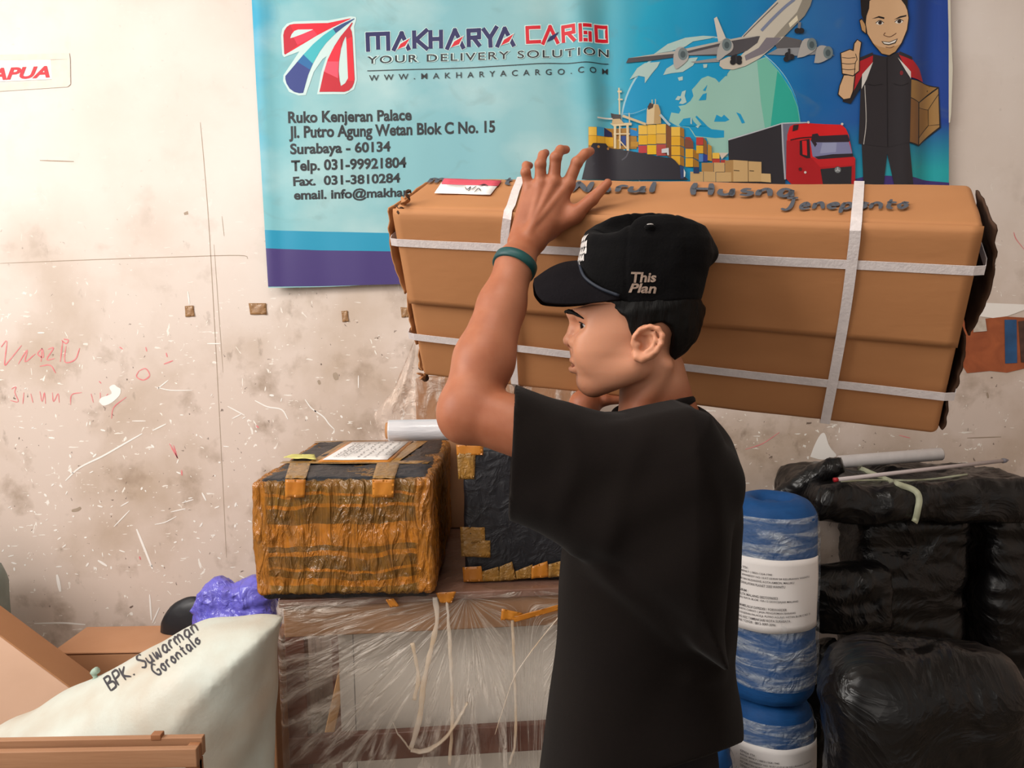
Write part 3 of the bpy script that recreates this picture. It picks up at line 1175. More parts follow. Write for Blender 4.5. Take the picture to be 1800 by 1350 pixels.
# company name
L4 = lambda pts: Z(pts, 630, 25, 3.913)
navy, red = '#1b1b58', '#cf1028'
mk = [[(66, 245), (62, 137), (203, 134), (206, 240)], [(133, 136), (136, 242)], [(245, 242), (298, 132), (345, 238)], [(386, 237), (383, 113)], [(468, 112), (398, 176), (470, 236)],
      [(497, 237), (495, 110)], [(569, 235), (568, 108)], [(495, 172), (568, 170)], [(612, 234), (664, 112), (720, 228)], [(760, 226), (757, 104)],
      [(757, 115), (830, 112), (830, 160), (762, 164)], [(790, 162), (836, 222)], [(856, 100), (902, 165)], [(948, 96), (906, 165), (909, 221)], [(957, 220), (1006, 104), (1066, 215)]]
cg = [[(1242, 95), (1160, 99), (1164, 198), (1246, 194)], [(1270, 205), (1318, 90), (1370, 198)], [(1410, 202), (1405, 90)], [(1405, 95), (1475, 91), (1478, 135), (1412, 141)],
      [(1440, 140), (1486, 196)], [(1592, 87), (1521, 92), (1525, 192), (1592, 189), (1590, 140), (1555, 142)], [(1632, 88), (1704, 84), (1708, 180), (1638, 186), (1632, 88)]]
pr = Print(0.0012)
pr.strokes([L4(l) for l in mk + cg], 37 / 3.913, pale)
pr.strokes([L4(l) for l in mk], 29 / 3.913, navy)
pr.strokes([L4(l) for l in cg], 24 / 3.913, red)
for q in ([(268, 244), (290, 205), (355, 166), (322, 220)], [(636, 231), (660, 190), (722, 153), (692, 208)], [(980, 220), (1002, 180), (1068, 140), (1036, 194)]):
    pr.poly(L4([(q[0][0] - 8, q[0][1] + 2), (q[1][0] - 6, q[1][1] - 8), (q[2][0] + 6, q[2][1] - 8), (q[3][0] + 6, q[3][1] + 8)]), pale)
    pr.poly(L4(q), red)
pr.poly(L4([(1295, 196), (1318, 158), (1378, 125), (1348, 172)]), navy)
ink = '#20242a'


def banner_text(pr, s, q, bold, colour=ink, shear=0.0, spacing=1.0):
    V2, F, _ = text2(s, bold, shear, spacing)
    return pr.add((quadmap(V2, q), F), colour)


V2, F, _ = text2('YOUR DELIVERY SOLUTION', 0.05, 0, 1.25)
pr.add((quadmap(V2, L4([(58, 344), (1726, 294), (1726, 234), (58, 286)])), F), pale)
banner_text(pr, 'YOUR DELIVERY SOLUTION', L4([(60, 341), (1724, 291), (1724, 237), (60, 290)]), 0.012, spacing=1.25)
pr.line(L4([(60, 388), (600, 375), (1000, 358), (1300, 342), (1500, 345), (1722, 337)]), 1.2, ink)
banner_text(pr, 'WWW.MAKHARYACARGO.COM', L4([(73, 458), (1718, 410), (1718, 370), (73, 418)]), 0.004, spacing=2.1)
pr.build('company_lettering', ban, 'company name, slogan and web address')

# address
L27 = lambda pts: Z(pts, 440, 0, 2.7)
bd = 0.030
for s_, q_ in [('Ruko Kenjeran Palace', [(182, 604), (766, 588), (764, 517), (180, 531)]), ('Jl. Putro Agung Wetan Blok C No. 15', [(186, 675), (1162, 647), (1161, 572), (184, 600)]),
               ('Surabaya - 60134', [(192, 750), (665, 733), (664, 668), (190, 682)]), ('Telp. 031-99921804', [(197, 830), (740, 810), (739, 744), (195, 762)]),
               ('Fax.  031-3810284', [(206, 885), (711, 866), (710, 820), (204, 840)]), ('email. info@makhar', [(210, 962), (752, 944), (752, 886), (208, 902)])]:
    pr = Print(0.0012)
    banner_text(pr, s_, L27(q_), bd)
    pr.build('address_line', ban, 'line of bold black lettering')

# globe
G1 = lambda pts: Z(pts, 1080, 0, 4.5)
sea, land = '#0a93c4', '#93bfb4'
pr = Print(0.0012)
cx, cy, rg = 1080 + 760 / 4.5, 1000 / 4.5, 712 / 4.5
pr.disc((cx, cy), rg, '#9cc8d6', n=90)
pr.disc((cx + 1.5, cy + 1.5), rg - 1.2, sea, n=90)
pr.poly(G1([(505, 840), (560, 830), (600, 800), (625, 760), (612, 710), (640, 680), (690, 620), (740, 600), (800, 620), (830, 650), (880, 600), (920, 550), (1040, 520), (1110, 480),
            (1200, 450), (1300, 560), (1400, 720), (1450, 850), (1470, 970), (1472, 1060), (1330, 1085), (1310, 1200), (900, 1210), (900, 1240), (780, 1240), (730, 1090), (640, 1085), (590, 1010), (500, 1000),
            (430, 960), (450, 890), (510, 900), (525, 870)]), land)
pr.poly(G1([(1130, 480), (1200, 455), (1300, 560), (1400, 720), (1450, 850), (1468, 970), (1472, 1060), (1200, 1060), (1160, 800)]), '#6db8a4')
pr.poly(G1([(1290, 560), (1330, 610), (1400, 730), (1445, 850), (1464, 970), (1466, 1060), (1230, 1060), (1260, 800)]), '#25a595')
for q in ([(510, 985), (545, 940), (610, 930), (625, 960), (665, 1000), (690, 985), (640, 925), (650, 915), (700, 960), (740, 1000), (770, 1020), (870, 1030), (870, 1085), (800, 1090), (640, 1075),
           (620, 1040), (590, 1005), (520, 1000)], [(790, 960), (810, 905), (850, 925), (870, 905), (912, 945), (880, 960)], [(965, 885), (1000, 900), (1035, 970), (1010, 975), (990, 930)],
          [(665, 795), (700, 745), (730, 735), (725, 790)], [(700, 715), (735, 670), (720, 720)], [(850, 560), (900, 565), (890, 600), (850, 590)]):
    pr.poly(G1(q), sea)
for q in ([(510, 820), (530, 790), (520, 770), (535, 725), (565, 715), (555, 760), (570, 810), (540, 825)], [(480, 790), (500, 760), (530, 765), (510, 795)], [(500, 615), (540, 605), (540, 635), (510, 640)],
          [(385, 595), (410, 545), (480, 500), (600, 460), (660, 455), (620, 520), (540, 570), (450, 580)], [(120, 630), (180, 540), (240, 500), (360, 490), (340, 530), (290, 590), (240, 660), (240, 610), (190, 600)],
          [(310, 430), (420, 350), (560, 300), (700, 285), (800, 290), (760, 305), (620, 330), (560, 370), (450, 405)], [(700, 510), (735, 508), (730, 535), (705, 540)],
          [(600, 935), (612, 930), (612, 985), (600, 980)], [(640, 1000), (680, 985), (660, 1015)]):
    pr.poly(G1(q), '#a9c4c0')
pr.build('printed_globe', ban, 'blue globe with pale continents')

# aeroplane
pr = Print(0.0040)
pr.poly(G1([(785, 150), (808, 135), (880, 300), (870, 340), (820, 330)]), '#c9c4bb')
pr.poly(G1([(600, 492), (820, 458), (830, 490), (640, 502)]), '#8f8f90')
pr.poly(G1([(1270, 350), (1340, 288), (1480, 322), (1460, 380), (1290, 410)]), '#59575a')
pr.poly(G1([(1205, 432), (1290, 385), (1450, 380), (1600, 372), (1740, 440), (1600, 432), (1440, 445)]), '#8a8c90')
pr.poly(G1([(1005, 292), (1100, 190), (1290, 0), (1330, -60), (1600, -60), (1560, 0), (1545, 50), (1500, 130), (1340, 290), (1280, 350), (1150, 460), (1040, 520), (940, 550), (860, 545), (830, 520), (835, 480),
            (900, 450), (1000, 440), (1150, 290)]), '#c0b9ac')
pr.poly(G1([(1600, -60), (1560, 0), (1545, 50), (1500, 130), (1340, 290), (1250, 310), (1310, 240), (1440, 100), (1510, -60)]), '#8d877c')
pr.poly(G1([(1200, 300), (1320, 300), (1280, 350), (1180, 425), (1040, 480), (1030, 440), (1140, 380)]), '#77717a')
pr.poly(G1([(90, 500), (110, 462), (480, 405), (830, 330), (1000, 295), (1150, 288), (1130, 340), (1050, 400), (940, 440), (560, 442), (300, 480)]), '#4a474c')
pr.poly(G1([(110, 462), (480, 405), (1000, 293), (1155, 284), (900, 328), (500, 425)]), '#b1aca4')
pr.poly(G1([(580, 425), (820, 370), (815, 430), (590, 440)]), '#8b888a')
pr.line(G1([(1020, 290), (1110, 200), (1290, 25)]), 1.6, '#5d5a5c')
pr.line(G1([(1160, 245), (1250, 150), (1350, 55), (1420, 0)]), 5, '#77809a')
pr.poly(G1([(1375, 190), (1440, 125), (1448, 165), (1385, 222)]), '#d8cfb8')
pr.line(G1([(1460, 180), (1455, 235)]), 5, '#76767c')
for body, c in (([(465, 440), (490, 385), (540, 375), (580, 420), (575, 480), (500, 545), (478, 540), (465, 500)], (540, 430)),
                ([(815, 390), (850, 320), (900, 308), (938, 350), (930, 400), (870, 445), (830, 478), (806, 470)], (888, 355)),
                ([(1440, 462), (1480, 330), (1540, 310), (1592, 340), (1582, 400), (1500, 450)], (1556, 355)),
                ([(1575, 502), (1600, 380), (1660, 365), (1718, 400), (1712, 450), (1630, 498)], (1686, 418))):
    pr.poly(G1(body), '#a8a5a2', 3)
    pr.disc(G1([c])[0], 8.5, '#6c7a7e', 11)
    pr.disc(G1([(c[0], c[1] + 4)])[0], 4.5, '#48555a', 6)
for c in ((940, 462), (985, 462), (935, 492), (985, 490), (1355, 472), (1395, 455), (1365, 440), (1440, 250), (1472, 250)):
    pr.disc(G1([c])[0], 5, '#1e1d22')
pr.line(G1([(960, 430), (962, 500)]), 4, '#2c2b30')
pr.line(G1([(1375, 390), (1378, 480)]), 4, '#2c2b30')
pr.build('printed_aeroplane', ban, 'grey four-engined aeroplane')

# ship
S = lambda pts: Z(pts, 1010, 150, 6.43)
pr = Print(0.0040)
yel, yel2, yd = '#dca62a', '#e3b648', '#9b6a22'


def rect(x0, y0, x1, y1):
    return S([(x0, y0), (x1, y0), (x1, y1), (x0, y1)])


pr.poly(rect(150, 485, 700, 720), '#a8782c')
for x0, y0, x1, y1, c in [(152, 487, 243, 580, yel2), (247, 478, 333, 580, '#2f8fc0'), (152, 586, 243, 690, yel), (247, 586, 340, 690, yel), (344, 586, 440, 690, yel), (445, 610, 500, 720, '#c89a30'),
                          (520, 570, 580, 680, '#1d3f86'), (630, 640, 716, 700, '#b8862c')]:
    pr.poly(rect(x0, y0, x1, y1), c)
pr.poly(S([(335, 480), (420, 530), (430, 580), (335, 580)]), '#26264e')
pr.poly(S([(620, 490), (720, 530), (720, 580), (620, 570)]), '#1e7fc4')
for x0, y0, x1, y1, c in [(720, 455, 818, 560, yel2), (821, 450, 919, 558, yel2), (922, 442, 1028, 550, yel2), (720, 568, 818, 675, '#e0ac24'), (821, 562, 919, 670, '#e0ac24'), (922, 555, 1028, 664, '#d8a848'),
                          (720, 685, 812, 770, '#b93a40'), (816, 680, 919, 785, '#e2b41e'), (922, 672, 1028, 800, '#b04a44')]:
    pr.poly(rect(x0, y0, x1, y1), c)
pr.poly(S([(1031, 440), (1086, 482), (1088, 828), (1031, 800)]), '#7a4a2a')
for k, y in enumerate((475, 582, 692, 802)):
    pr.poly(rect(1088, y, 1188, y + 103), yel2 if k == 0 else yel)
    pr.poly(S([(1190, y), (1232, y + 22), (1236, y + 120), (1190, y + 103)]), yd)
pr.poly(S([(1240, 605), (1335, 640), (1340, 715), (1240, 715)]), '#7b4a36')
pr.poly(S([(1245, 590), (1300, 590), (1330, 640), (1250, 610)]), '#9a3a34')
for y in (722, 828):
    pr.poly(rect(1248, y, 1334, y + 98), yel)
    pr.poly(S([(1336, y), (1400, y + 40), (1402, y + 130), (1336, y + 98)]), yd)
for x0, y0, x1, y1, c in [(1370, 592, 1450, 678, '#bb3b36'), (1370, 684, 1450, 772, yel), (1400, 778, 1448, 866, '#4a7fc0'), (1450, 784, 1500, 866, '#2a3a8a'), (1555, 765, 1636, 830, yel2), (1555, 834, 1640, 880, '#b23a30'),
                          (1650, 845, 1706, 890, '#a83530')]:
    pr.poly(rect(x0, y0, x1, y1), c)
pr.poly(S([(1452, 592), (1490, 640), (1495, 790), (1452, 772)]), '#8a5a2c')
pr.poly(S([(1500, 665), (1545, 690), (1550, 860), (1500, 850)]), '#b88630')
pr.poly(S([(1630, 765), (1735, 765), (1660, 840)]), '#c9bdb0')
cream = '#d2bd96'
pr.poly(S([(812, 280), (850, 215), (940, 225), (965, 300), (972, 440), (806, 450)]), cream)
pr.poly(S([(900, 230), (940, 225), (965, 300), (972, 440), (890, 440)]), '#b89868')
pr.poly(S([(820, 250), (845, 205), (890, 215), (880, 260), (830, 285)]), '#4a3a34')
pr.line(S([(870, 170), (872, 220)]), 1.4, cream)
pr.line(S([(908, 165), (908, 220)]), 1.4, cream)
pr.line(S([(500, 30), (505, 200), (512, 720)]), 2.4, cream)
pr.line(S([(485, 70), (530, 75)]), 3, cream)
pr.line(S([(490, 160), (540, 165)]), 2.4, cream)
pr.poly(S([(408, 312), (450, 325), (520, 335), (522, 390), (420, 380)]), '#3c3434')
pr.line(S([(250, 380), (430, 378)]), 2.6, '#d8d2c8')
pr.poly(S([(400, 430), (640, 430), (640, 458), (440, 462)]), cream)
pr.poly(S([(430, 380), (510, 380), (560, 440), (420, 440)]), '#bda277')
pr.line(S([(456, 450), (456, 715)]), 4.2, cream)
pr.line(S([(594, 455), (598, 745)]), 4.2, cream)
pr.line(S([(440, 550), (620, 556)]), 2.4, cream)
pr.line(S([(500, 620), (585, 720)]), 2, cream)
pr.line(S([(540, 350), (680, 405), (800, 450)]), 4.2, '#c8b490')
pr.line(S([(612, 320), (616, 430)]), 2, '#c8b490')
pr.line(S([(960, 340), (1030, 420), (1070, 460)]), 4, '#a9bcc4')
pr.line(S([(540, 330), (660, 325), (800, 275)]), 0.8, '#88b8cc')
pr.poly(S([(75, 1075), (120, 880), (185, 690), (200, 672), (350, 665), (385, 710), (600, 745), (960, 815), (1090, 830), (1130, 860), (1180, 920), (1190, 1000), (1280, 1075)]), '#2b2932')
pr.line(S([(605, 750), (580, 810), (530, 850)]), 2.2, '#4f4e58')
for c in ((262, 710), (372, 722)):
    pr.disc(S([c])[0], 2.4, '#b07a3a')
pr.poly(S([(975, 730), (1055, 715), (1058, 800), (1040, 800), (1035, 770), (975, 775)]), '#c8ccd0')
pr.poly(S([(1220, 940), (1245, 990), (1240, 1040), (1225, 1045)]), '#d0d4d4')
pr.poly(S([(1180, 910), (1225, 930), (1225, 1060), (1190, 1060)]), '#28406c')
pr.poly(S([(1335, 930), (1400, 930), (1400, 1000), (1335, 1000)]), '#24365e')
pr.build('printed_ship', ban, 'container ship stacked with yellow containers')

# truck and stacked cartons
T = lambda pts: Z(pts, 1260, 190, 6.923)
pr = Print(0.0068)
pr.poly(T([(138, 385), (785, 195), (825, 872), (825, 930), (150, 930)]), '#26232a')
pr.poly(T([(790, 195), (1100, 182), (930, 208), (880, 232), (850, 330), (838, 865), (825, 870)]), '#6a6a7c')
pr.line(T([(138, 388), (450, 296), (790, 190), (1100, 180)]), 1.9, '#b8bcc4', 1)
pr.line(T([(787, 195), (800, 520), (824, 872)]), 2.8, '#a9aab4', 1)
pr.poly(T([(850, 330), (880, 230), (930, 205), (1100, 188), (1510, 208), (1560, 260), (1590, 330), (1640, 590), (1670, 620), (1668, 930), (900, 930), (835, 862)]), '#d3151c')
pr.poly(T([(840, 400), (1000, 400), (1000, 580), (1150, 610), (1640, 610), (1668, 640), (1668, 930), (900, 930), (835, 862)]), '#ad121c')
pr.poly(T([(1150, 610), (1640, 600), (1660, 640), (1655, 700), (1250, 720)]), '#c01820')
pr.poly(T([(1130, 400), (1190, 380), (1590, 400), (1640, 590), (1220, 620), (1160, 590)]), '#7d7fa6')
pr.poly(T([(1280, 425), (1450, 425), (1440, 540), (1250, 555)]), '#9397b8')
pr.poly(T([(1155, 322), (1220, 310), (1240, 342), (1580, 330), (1604, 400), (1592, 420), (1200, 420), (1215, 440), (1190, 478), (1140, 400)]), '#2c1f2a')
pr.poly(T([(1180, 595), (1400, 565), (1640, 560), (1645, 600), (1230, 625)]), '#29202a')
pr.poly(T([(1000, 402), (1120, 378), (1132, 612), (1085, 615), (1000, 575)]), '#2a1a22')
pr.poly(T([(1028, 405), (1085, 400), (1092, 582), (1036, 570)]), '#d51c22')
pr.poly(T([(1255, 745), (1625, 715), (1620, 930), (1285, 930)]), '#26242a')
pr.disc(T([(1460, 757)])[0], 6.0, '#4c5054')
pr.disc(T([(1460, 757)])[0], 4.8, '#7c8084')
for a in (90, 210, 330):
    e = (1460 + 32 * math.cos(math.radians(a)), 757 - 32 * math.sin(math.radians(a)))
    pr.line(T([(1460, 757), e]), 1.0, '#c8ccd0', 1)
pr.poly(T([(920, 215), (985, 208), (975, 270), (910, 290)]), '#2a1c22')
pr.line(T([(885, 395), (1010, 370), (1150, 358)]), 2, '#3a161c')
pr.disc(T([(1105, 180)])[0], 2.2, '#cfc8c0')
pr.disc(T([(1512, 202)])[0], 2.2, '#cfc8c0')
pr.disc(T([(1067, 787)])[0], 2.2, '#d8d0cc')
pr.disc(T([(1005, 748)])[0], 3, '#4a1a20')
cb, cb2 = '#c3a06e', '#a9824f'
for q, c in [([(-40, 665), (90, 668), (90, 780), (-40, 780)], cb), ([(95, 640), (195, 635), (195, 785), (95, 785)], cb2), ([(-190, 670), (-45, 668), (-45, 780), (-190, 780)], cb2),
             ([(-330, 780), (-170, 780), (-170, 900), (-330, 900)], cb), ([(-165, 775), (-20, 780), (-20, 900), (-165, 900)], cb), ([(-15, 785), (170, 785), (170, 900), (-15, 900)], cb),
             ([(170, 640), (195, 635), (195, 900), (170, 900)], cb2), ([(195, 635), (370, 648), (372, 900), (195, 900)], cb), ([(378, 652), (535, 660), (535, 900), (378, 900)], cb),
             ([(530, 800), (645, 805), (650, 910), (530, 900)], '#cbaa78')]:
    pr.poly(T(q), c)
pr.line(T([(374, 650), (376, 900)]), 0.8, '#6e5230', 1)
pr.line(T([(200, 762), (268, 768)]), 1.4, '#4c3c2a', 1)
pr.line(T([(388, 768), (444, 772)]), 1.4, '#4c3c2a', 1)
pr.build('printed_truck', ban, 'red truck with stacked cartons')

# cartoon courier
K = lambda pts: Z(pts, 1460, 0, 3.97)
skin, skin2, blk, ln = '#cfa882', '#b98f62', '#2a262b', '#1d1716'
pr = Print(0.0040)
pr.poly(K([(210, 1005), (530, 1000), (560, 1300), (432, 1300), (385, 1075), (360, 1300), (222, 1300)]), blk)
pr.poly(K([(536, 560), (640, 572), (764, 602), (775, 888), (610, 1024), (526, 1004)]), ln)
pr.poly(K([(542, 565), (640, 578), (752, 607), (610, 716), (542, 688)]), '#96703f')
pr.poly(K([(540, 694), (604, 720), (603, 1012), (532, 998)]), '#7d5630')
pr.poly(K([(614, 722), (760, 614), (766, 882), (612, 1012)]), '#a07a48')
pr.poly(K([(612, 760), (694, 762), (694, 872), (612, 958)]), '#8e6838')
for l in ([(612, 756), (696, 760), (764, 650)], [(696, 760), (697, 870), (768, 866)], [(697, 870), (610, 965)]):
    pr.line(K(l), 1.1, ln, 1)
pr.poly(K([(286, 380), (380, 400), (462, 372), (548, 430), (545, 560), (532, 1002), (390, 1032), (188, 1006), (204, 600), (200, 500)]), blk)
pr.poly(K([(200, 428), (292, 388), (288, 442), (215, 530), (168, 640), (148, 640), (165, 540)]), '#b01c26')
pr.poly(K([(200, 405), (290, 368), (292, 390), (200, 430)]), blk)
pr.poly(K([(216, 526), (208, 610), (135, 728), (80, 712), (84, 690), (145, 660)]), '#201c22')
pr.poly(K([(215, 522), (291, 436), (245, 560), (210, 625)]), '#d4d0cc')
pr.poly(K([(460, 376), (550, 425), (612, 490), (648, 572), (545, 552), (500, 470)]), '#b01c26')
pr.poly(K([(470, 365), (550, 410), (552, 432), (462, 388)]), blk)
pr.poly(K([(458, 408), (541, 512), (541, 562), (508, 505)]), '#d4d0cc')
pr.line(K([(232, 600), (240, 850), (222, 1012)]), 1.4, '#b8b4b0')
pr.line(K([(388, 405), (388, 1030)]), 1.0, '#151217')
pr.line(K([(250, 590), (300, 600), (355, 590)]), 1.0, '#151217')
pr.line(K([(430, 590), (480, 605), (525, 590)]), 1.0, '#151217')
pr.disc(K([(480, 518)])[0], 2.6, '#7a2028', 4)
pr.poly(K([(84, 525), (168, 530), (155, 640), (135, 694), (85, 702), (44, 664), (56, 600)]), ln)
pr.poly(K([(90, 530), (160, 532), (148, 640), (130, 688), (87, 695), (52, 660), (62, 602)]), skin)
pr.poly(K([(62, 372), (130, 345), (148, 352), (156, 305), (180, 277), (213, 298), (200, 380), (196, 500), (152, 538), (74, 522)]), ln)
pr.poly(K([(70, 375), (130, 352), (156, 362), (162, 310), (182, 284), (206, 302), (194, 380), (190, 498), (150, 530), (80, 515)]), skin)
for y in (404, 445, 485):
    pr.line(K([(74, y), (120, y + 6), (168, y + 2)]), 1.1, ln)
pr.line(K([(168, 380), (178, 420), (166, 445), (160, 525)]), 1.1, ln)
pr.poly(K([(192, 145), (212, 132), (242, 180), (244, 246), (210, 222)]), ln)
pr.poly(K([(198, 150), (212, 142), (238, 182), (238, 236), (213, 215)]), skin2)
pr.poly(K([(236, 60), (255, -30), (505, -30), (530, 140), (520, 222), (485, 312), (443, 374), (400, 397), (348, 384), (286, 312), (246, 242), (231, 150)]), ln)
pr.poly(K([(241, 60), (260, -30), (500, -30), (524, 140), (514, 220), (480, 308), (440, 368), (400, 391), (350, 379), (291, 308), (251, 240), (236, 150)]), skin)
pr.poly(K([(291, 308), (330, 330), (400, 345), (470, 318), (440, 368), (400, 391), (350, 379)]), skin2)
pr.poly(K([(198, -40), (520, -40), (518, 90), (503, 50), (488, 25), (470, -2), (430, -12), (300, -8), (265, 12), (262, 66), (244, 118), (237, 190), (224, 150), (208, 110)]), '#1c1718')
pr.poly(K([(280, 138), (330, 118), (368, 128), (366, 140), (325, 130)]), ln)
pr.poly(K([(430, 146), (470, 124), (512, 118), (510, 128), (470, 136)]), ln)
for c in ((335, 165), (464, 160)):
    pr.disc(K([c])[0], 6.5, '#e4ded6', 3.6)
    pr.disc(K([(c[0] + 2, c[1])])[0], 3.2, '#2a1c18')
    pr.line(K([(c[0] - 28, c[1] + 2), (c[0], c[1] - 16), (c[0] + 28, c[1])]), 1.2, ln)
pr.line(K([(372, 235), (362, 250), (376, 258), (405, 264), (432, 250), (446, 240)]), 1.0, '#5c3a28')
pr.poly(K([(345, 294), (400, 300), (455, 278), (440, 310), (395, 322), (362, 315)]), ln)
pr.poly(K([(354, 299), (400, 305), (448, 285), (436, 304), (396, 316), (366, 311)]), '#e8e2da')
pr.line(K([(375, 336), (405, 340), (432, 330)]), 1.0, '#7a5238')
pr.build('printed_courier', ban, 'cartoon courier holding a box, thumb up', 0.008)
# pale hem along the right-hand edge
pr = Print(0.0010)
pr.poly([(1666, -150), (1671, -150), (1673, 60), (1676, 120), (1673, 200), (1671, 215), (1669, 215), (1669, 60)], '#d8d4c4')
pr.build('hem', ban, 'pale hem')

# ================================================================== MATERIALS OF THE GOODS
black_bag = mat('black_plastic', '#0c0b0c', 0.3, '#121011', 8, 0.3, bump=0.5, bscale=6, btype='RIDGED_MULTIFRACTAL', spec=0.4, distort=0.8, bdist=0.012, detail=3)
black_wrap = mat('black_wrap', '#1b1c22', 0.42, '#26262b', 9, 0.3, bump=0.35, bscale=22, btype='RIDGED_MULTIFRACTAL', spec=0.4, distort=0.8, bdist=0.006)
tape = mat('packing_tape', '#a5762f', 0.28, '#8b6a3a', 22, 0.2, bump=0.5, bscale=45, btype='RIDGED_MULTIFRACTAL', coat=0.3, distort=0.6, bdist=0.004)
tape_orange = mat('orange_tape', '#c8812c', 0.3, '#b87024', 25, 0.2, bump=0.35, bscale=45, coat=0.3)
cardboard = mat('cardboard', '#b98558', 0.78, '#ad7a4e', 7, 0.25, bump=0.12, bscale=30)
cardboard_brown = mat('cardboard_brown', '#a97b58', 0.8, '#9c6f4e', 6, 0.3, bump=0.15, bscale=25)
film = mat('stretch_film', '#efe6de', 0.14, bump=0.8, bscale=13, btype='RIDGED_MULTIFRACTAL', spec=0.6, alpha=0.05, alpha2=0.42, ascale=9, distort=1.0, bdist=0.012,
           astretch=(1.8, 1, 0.6))
film_rope = mat('bunched_film', '#efe4d8', 0.15, '#e6c9a4', 12, 0.2, alpha=0.42, spec=0.6, bump=0.5, bscale=60)
brown_wood = mat('brown_wood', '#6d4232', 0.42, '#553026', 4, 0.3, bump=0.1, bscale=20, stretch=(1, 6, 6), coat=0.25)
apron_brown = mat('wrapped_apron', '#a67d5b', 0.5, '#8a6446', 5, 0.3, bump=0.2, bscale=20)
white_board = mat('white_board', '#e6dfd6', 0.4, '#dcd4c9', 4)
paper = mat('white_paper', '#e9e4e2', 0.7)
ink_black = mat('ink_black', '#26262a', 0.6)
ink_grey = mat('ink_grey', '#5b5658', 0.7)


def Pz(px, py, z):
    d = _f + (px - 900) / FPX * CR + (675 - py) / FPX * CU
    return CAM + d * ((z - CAM[2]) / d[2])


def crumple(V, F, amp, sc, seed=0.0, st=(1, 1, 1), low=0.0, lsc=3.0):
    p = V * np.array(st)
    d = amp * (ridge(p * sc + seed, 3) - 1.0)
    if low:
        d = d + low * noise3(V * lsc + seed)
    return displace(V, F, d)


def patch(q, off, m, name, parent, nu=8, nv=6, wob=0.0008, thick=0.0005, normal=(0, -1, 0), **k):
    """thin sheet over four world corners, lifted along normal"""
    q = np.array(q, float)
    nrm = np.array(normal, float)
    sd = random.random() * 9

    def f(u, v):
        u1, v1 = u[:, None], v[:, None]
        B_ = q[0] * (1 - u1) * (1 - v1) + q[1] * u1 * (1 - v1) + q[2] * u1 * v1 + q[3] * (1 - u1) * v1
        return B_ + nrm * (off + wob * np.sin(u * 11 + v * 7 + sd) * np.sin(v * 9 + sd))[:, None]
    V, F = sheet(f, nu, nv, 0)
    n = len(V)
    rim = [i * nv for i in range(nu)] + [(nu - 1) * nv + j for j in range(1, nv)] + [i * nv + nv - 1 for i in range(nu - 2, -1, -1)] + [j for j in range(nv - 2, 0, -1)]
    R = [[rim[i], rim[i] + n, rim[(i + 1) % len(rim)] + n, rim[(i + 1) % len(rim)]] for i in range(len(rim))]
    return obj(name, np.vstack([V, V - nrm * thick]), F + [[i + n for i in f_[::-1]] for f_ in F] + R, m, parent, **k)


# ================================================================== WRAPPED TABLE
TY = math.radians(4.5)
TO = np.array([P(497, 1050, 1.93)[0], 1.93, 0])
TX = np.array([math.cos(TY), math.sin(TY), 0])
TV = np.array([-math.sin(TY), math.cos(TY), 0])
TR = np.stack([TX, TV, np.array([0, 0, 1.0])], 1)


def tl(x, y, z):
    return TO + TX * x + TV * y + np.array([0, 0, z])


ZT = 0.835
tb = thing('table', 'brown wooden table with a white board, wrapped in clear stretch film', 'table', tl(0.45, 0.33, 0))


def tbox(x0, x1, y0, y1, z0, z1, r=0.004):
    return box(tl((x0 + x1) / 2, (y0 + y1) / 2, (z0 + z1) / 2), (x1 - x0, y1 - y0, z1 - z0), r, TR)


obj('tabletop', *tbox(-0.01, 0.92, -0.01, 0.66, ZT - 0.022, ZT), mat('film_covered_top', '#8f6d5f', 0.3, '#7a5a4c', 14, 0.25, bump=0.4, bscale=14, btype='RIDGED_MULTIFRACTAL', coat=0.5), tb)
obj('apron', *tbox(0, 0.9, 0, 0.02, ZT - 0.105, ZT - 0.022), apron_brown, tb)
obj('apron', *tbox(0, 0.9, 0.62, 0.64, ZT - 0.105, ZT - 0.022), apron_brown, tb)
for x, y in ((0.0, 0.0), (0.85, 0.0), (0.02, 0.59), (0.85, 0.59)):
    obj('leg', *tbox(x, x + 0.05, y + 0.001, y + 0.051, 0, ZT - 0.1), brown_wood, tb)
zr1, zr0 = P(515, 1297, 1.93)[2], P(517, 1345, 1.93)[2]
obj('rail', *tbox(0.0, 0.9, -0.004, 0.02, zr0, zr1), brown_wood, tb)
obj('rail', *tbox(0.02, 0.88, 0.6, 0.62, zr0, zr1), brown_wood, tb)
bdv, bdf = tbox(0.125, 0.88, 0.07, 0.088, 0.24, ZT - 0.06, 0.002)
brd = obj('board', bdv, bdf, white_board, tb, label='white board')
for sx_ in (0.164, 0.84):
    obj('seam', *tbox(sx_, sx_ + 0.0015, 0.069, 0.072, 0.24, ZT - 0.06, 0), ink_grey, brd, smooth=False)
obj('brace', *box(tl(0.1, 0.35, 0.5), (0.03, 0.02, 0.55), 0.003, TR @ rot(0, math.radians(14), 0)), mat('pale_wood', '#c79b6c', 0.6, '#b58656', 8, stretch=(6, 6, 1)), tb, label='pale wooden brace')


FA, FB2 = (0.47, ZT - 0.01), (0.80, ZT - 0.03)     # where the film is gathered


def film_polar(x, z):
    a1, r1 = np.arctan2(x - FA[0], FA[1] - z), np.hypot(x - FA[0], FA[1] - z)
    a2, r2 = np.arctan2(x - FB2[0], FB2[1] - z), np.hypot(x - FB2[0], FB2[1] - z)
    near1 = np.clip((x - 0.25) * 0 + (0.62 - x) / 0.1 + 0.5, 0, 1)
    return a1 * near1 + (a2 + 3) * (1 - near1), r1 * near1 + r2 * (1 - near1)


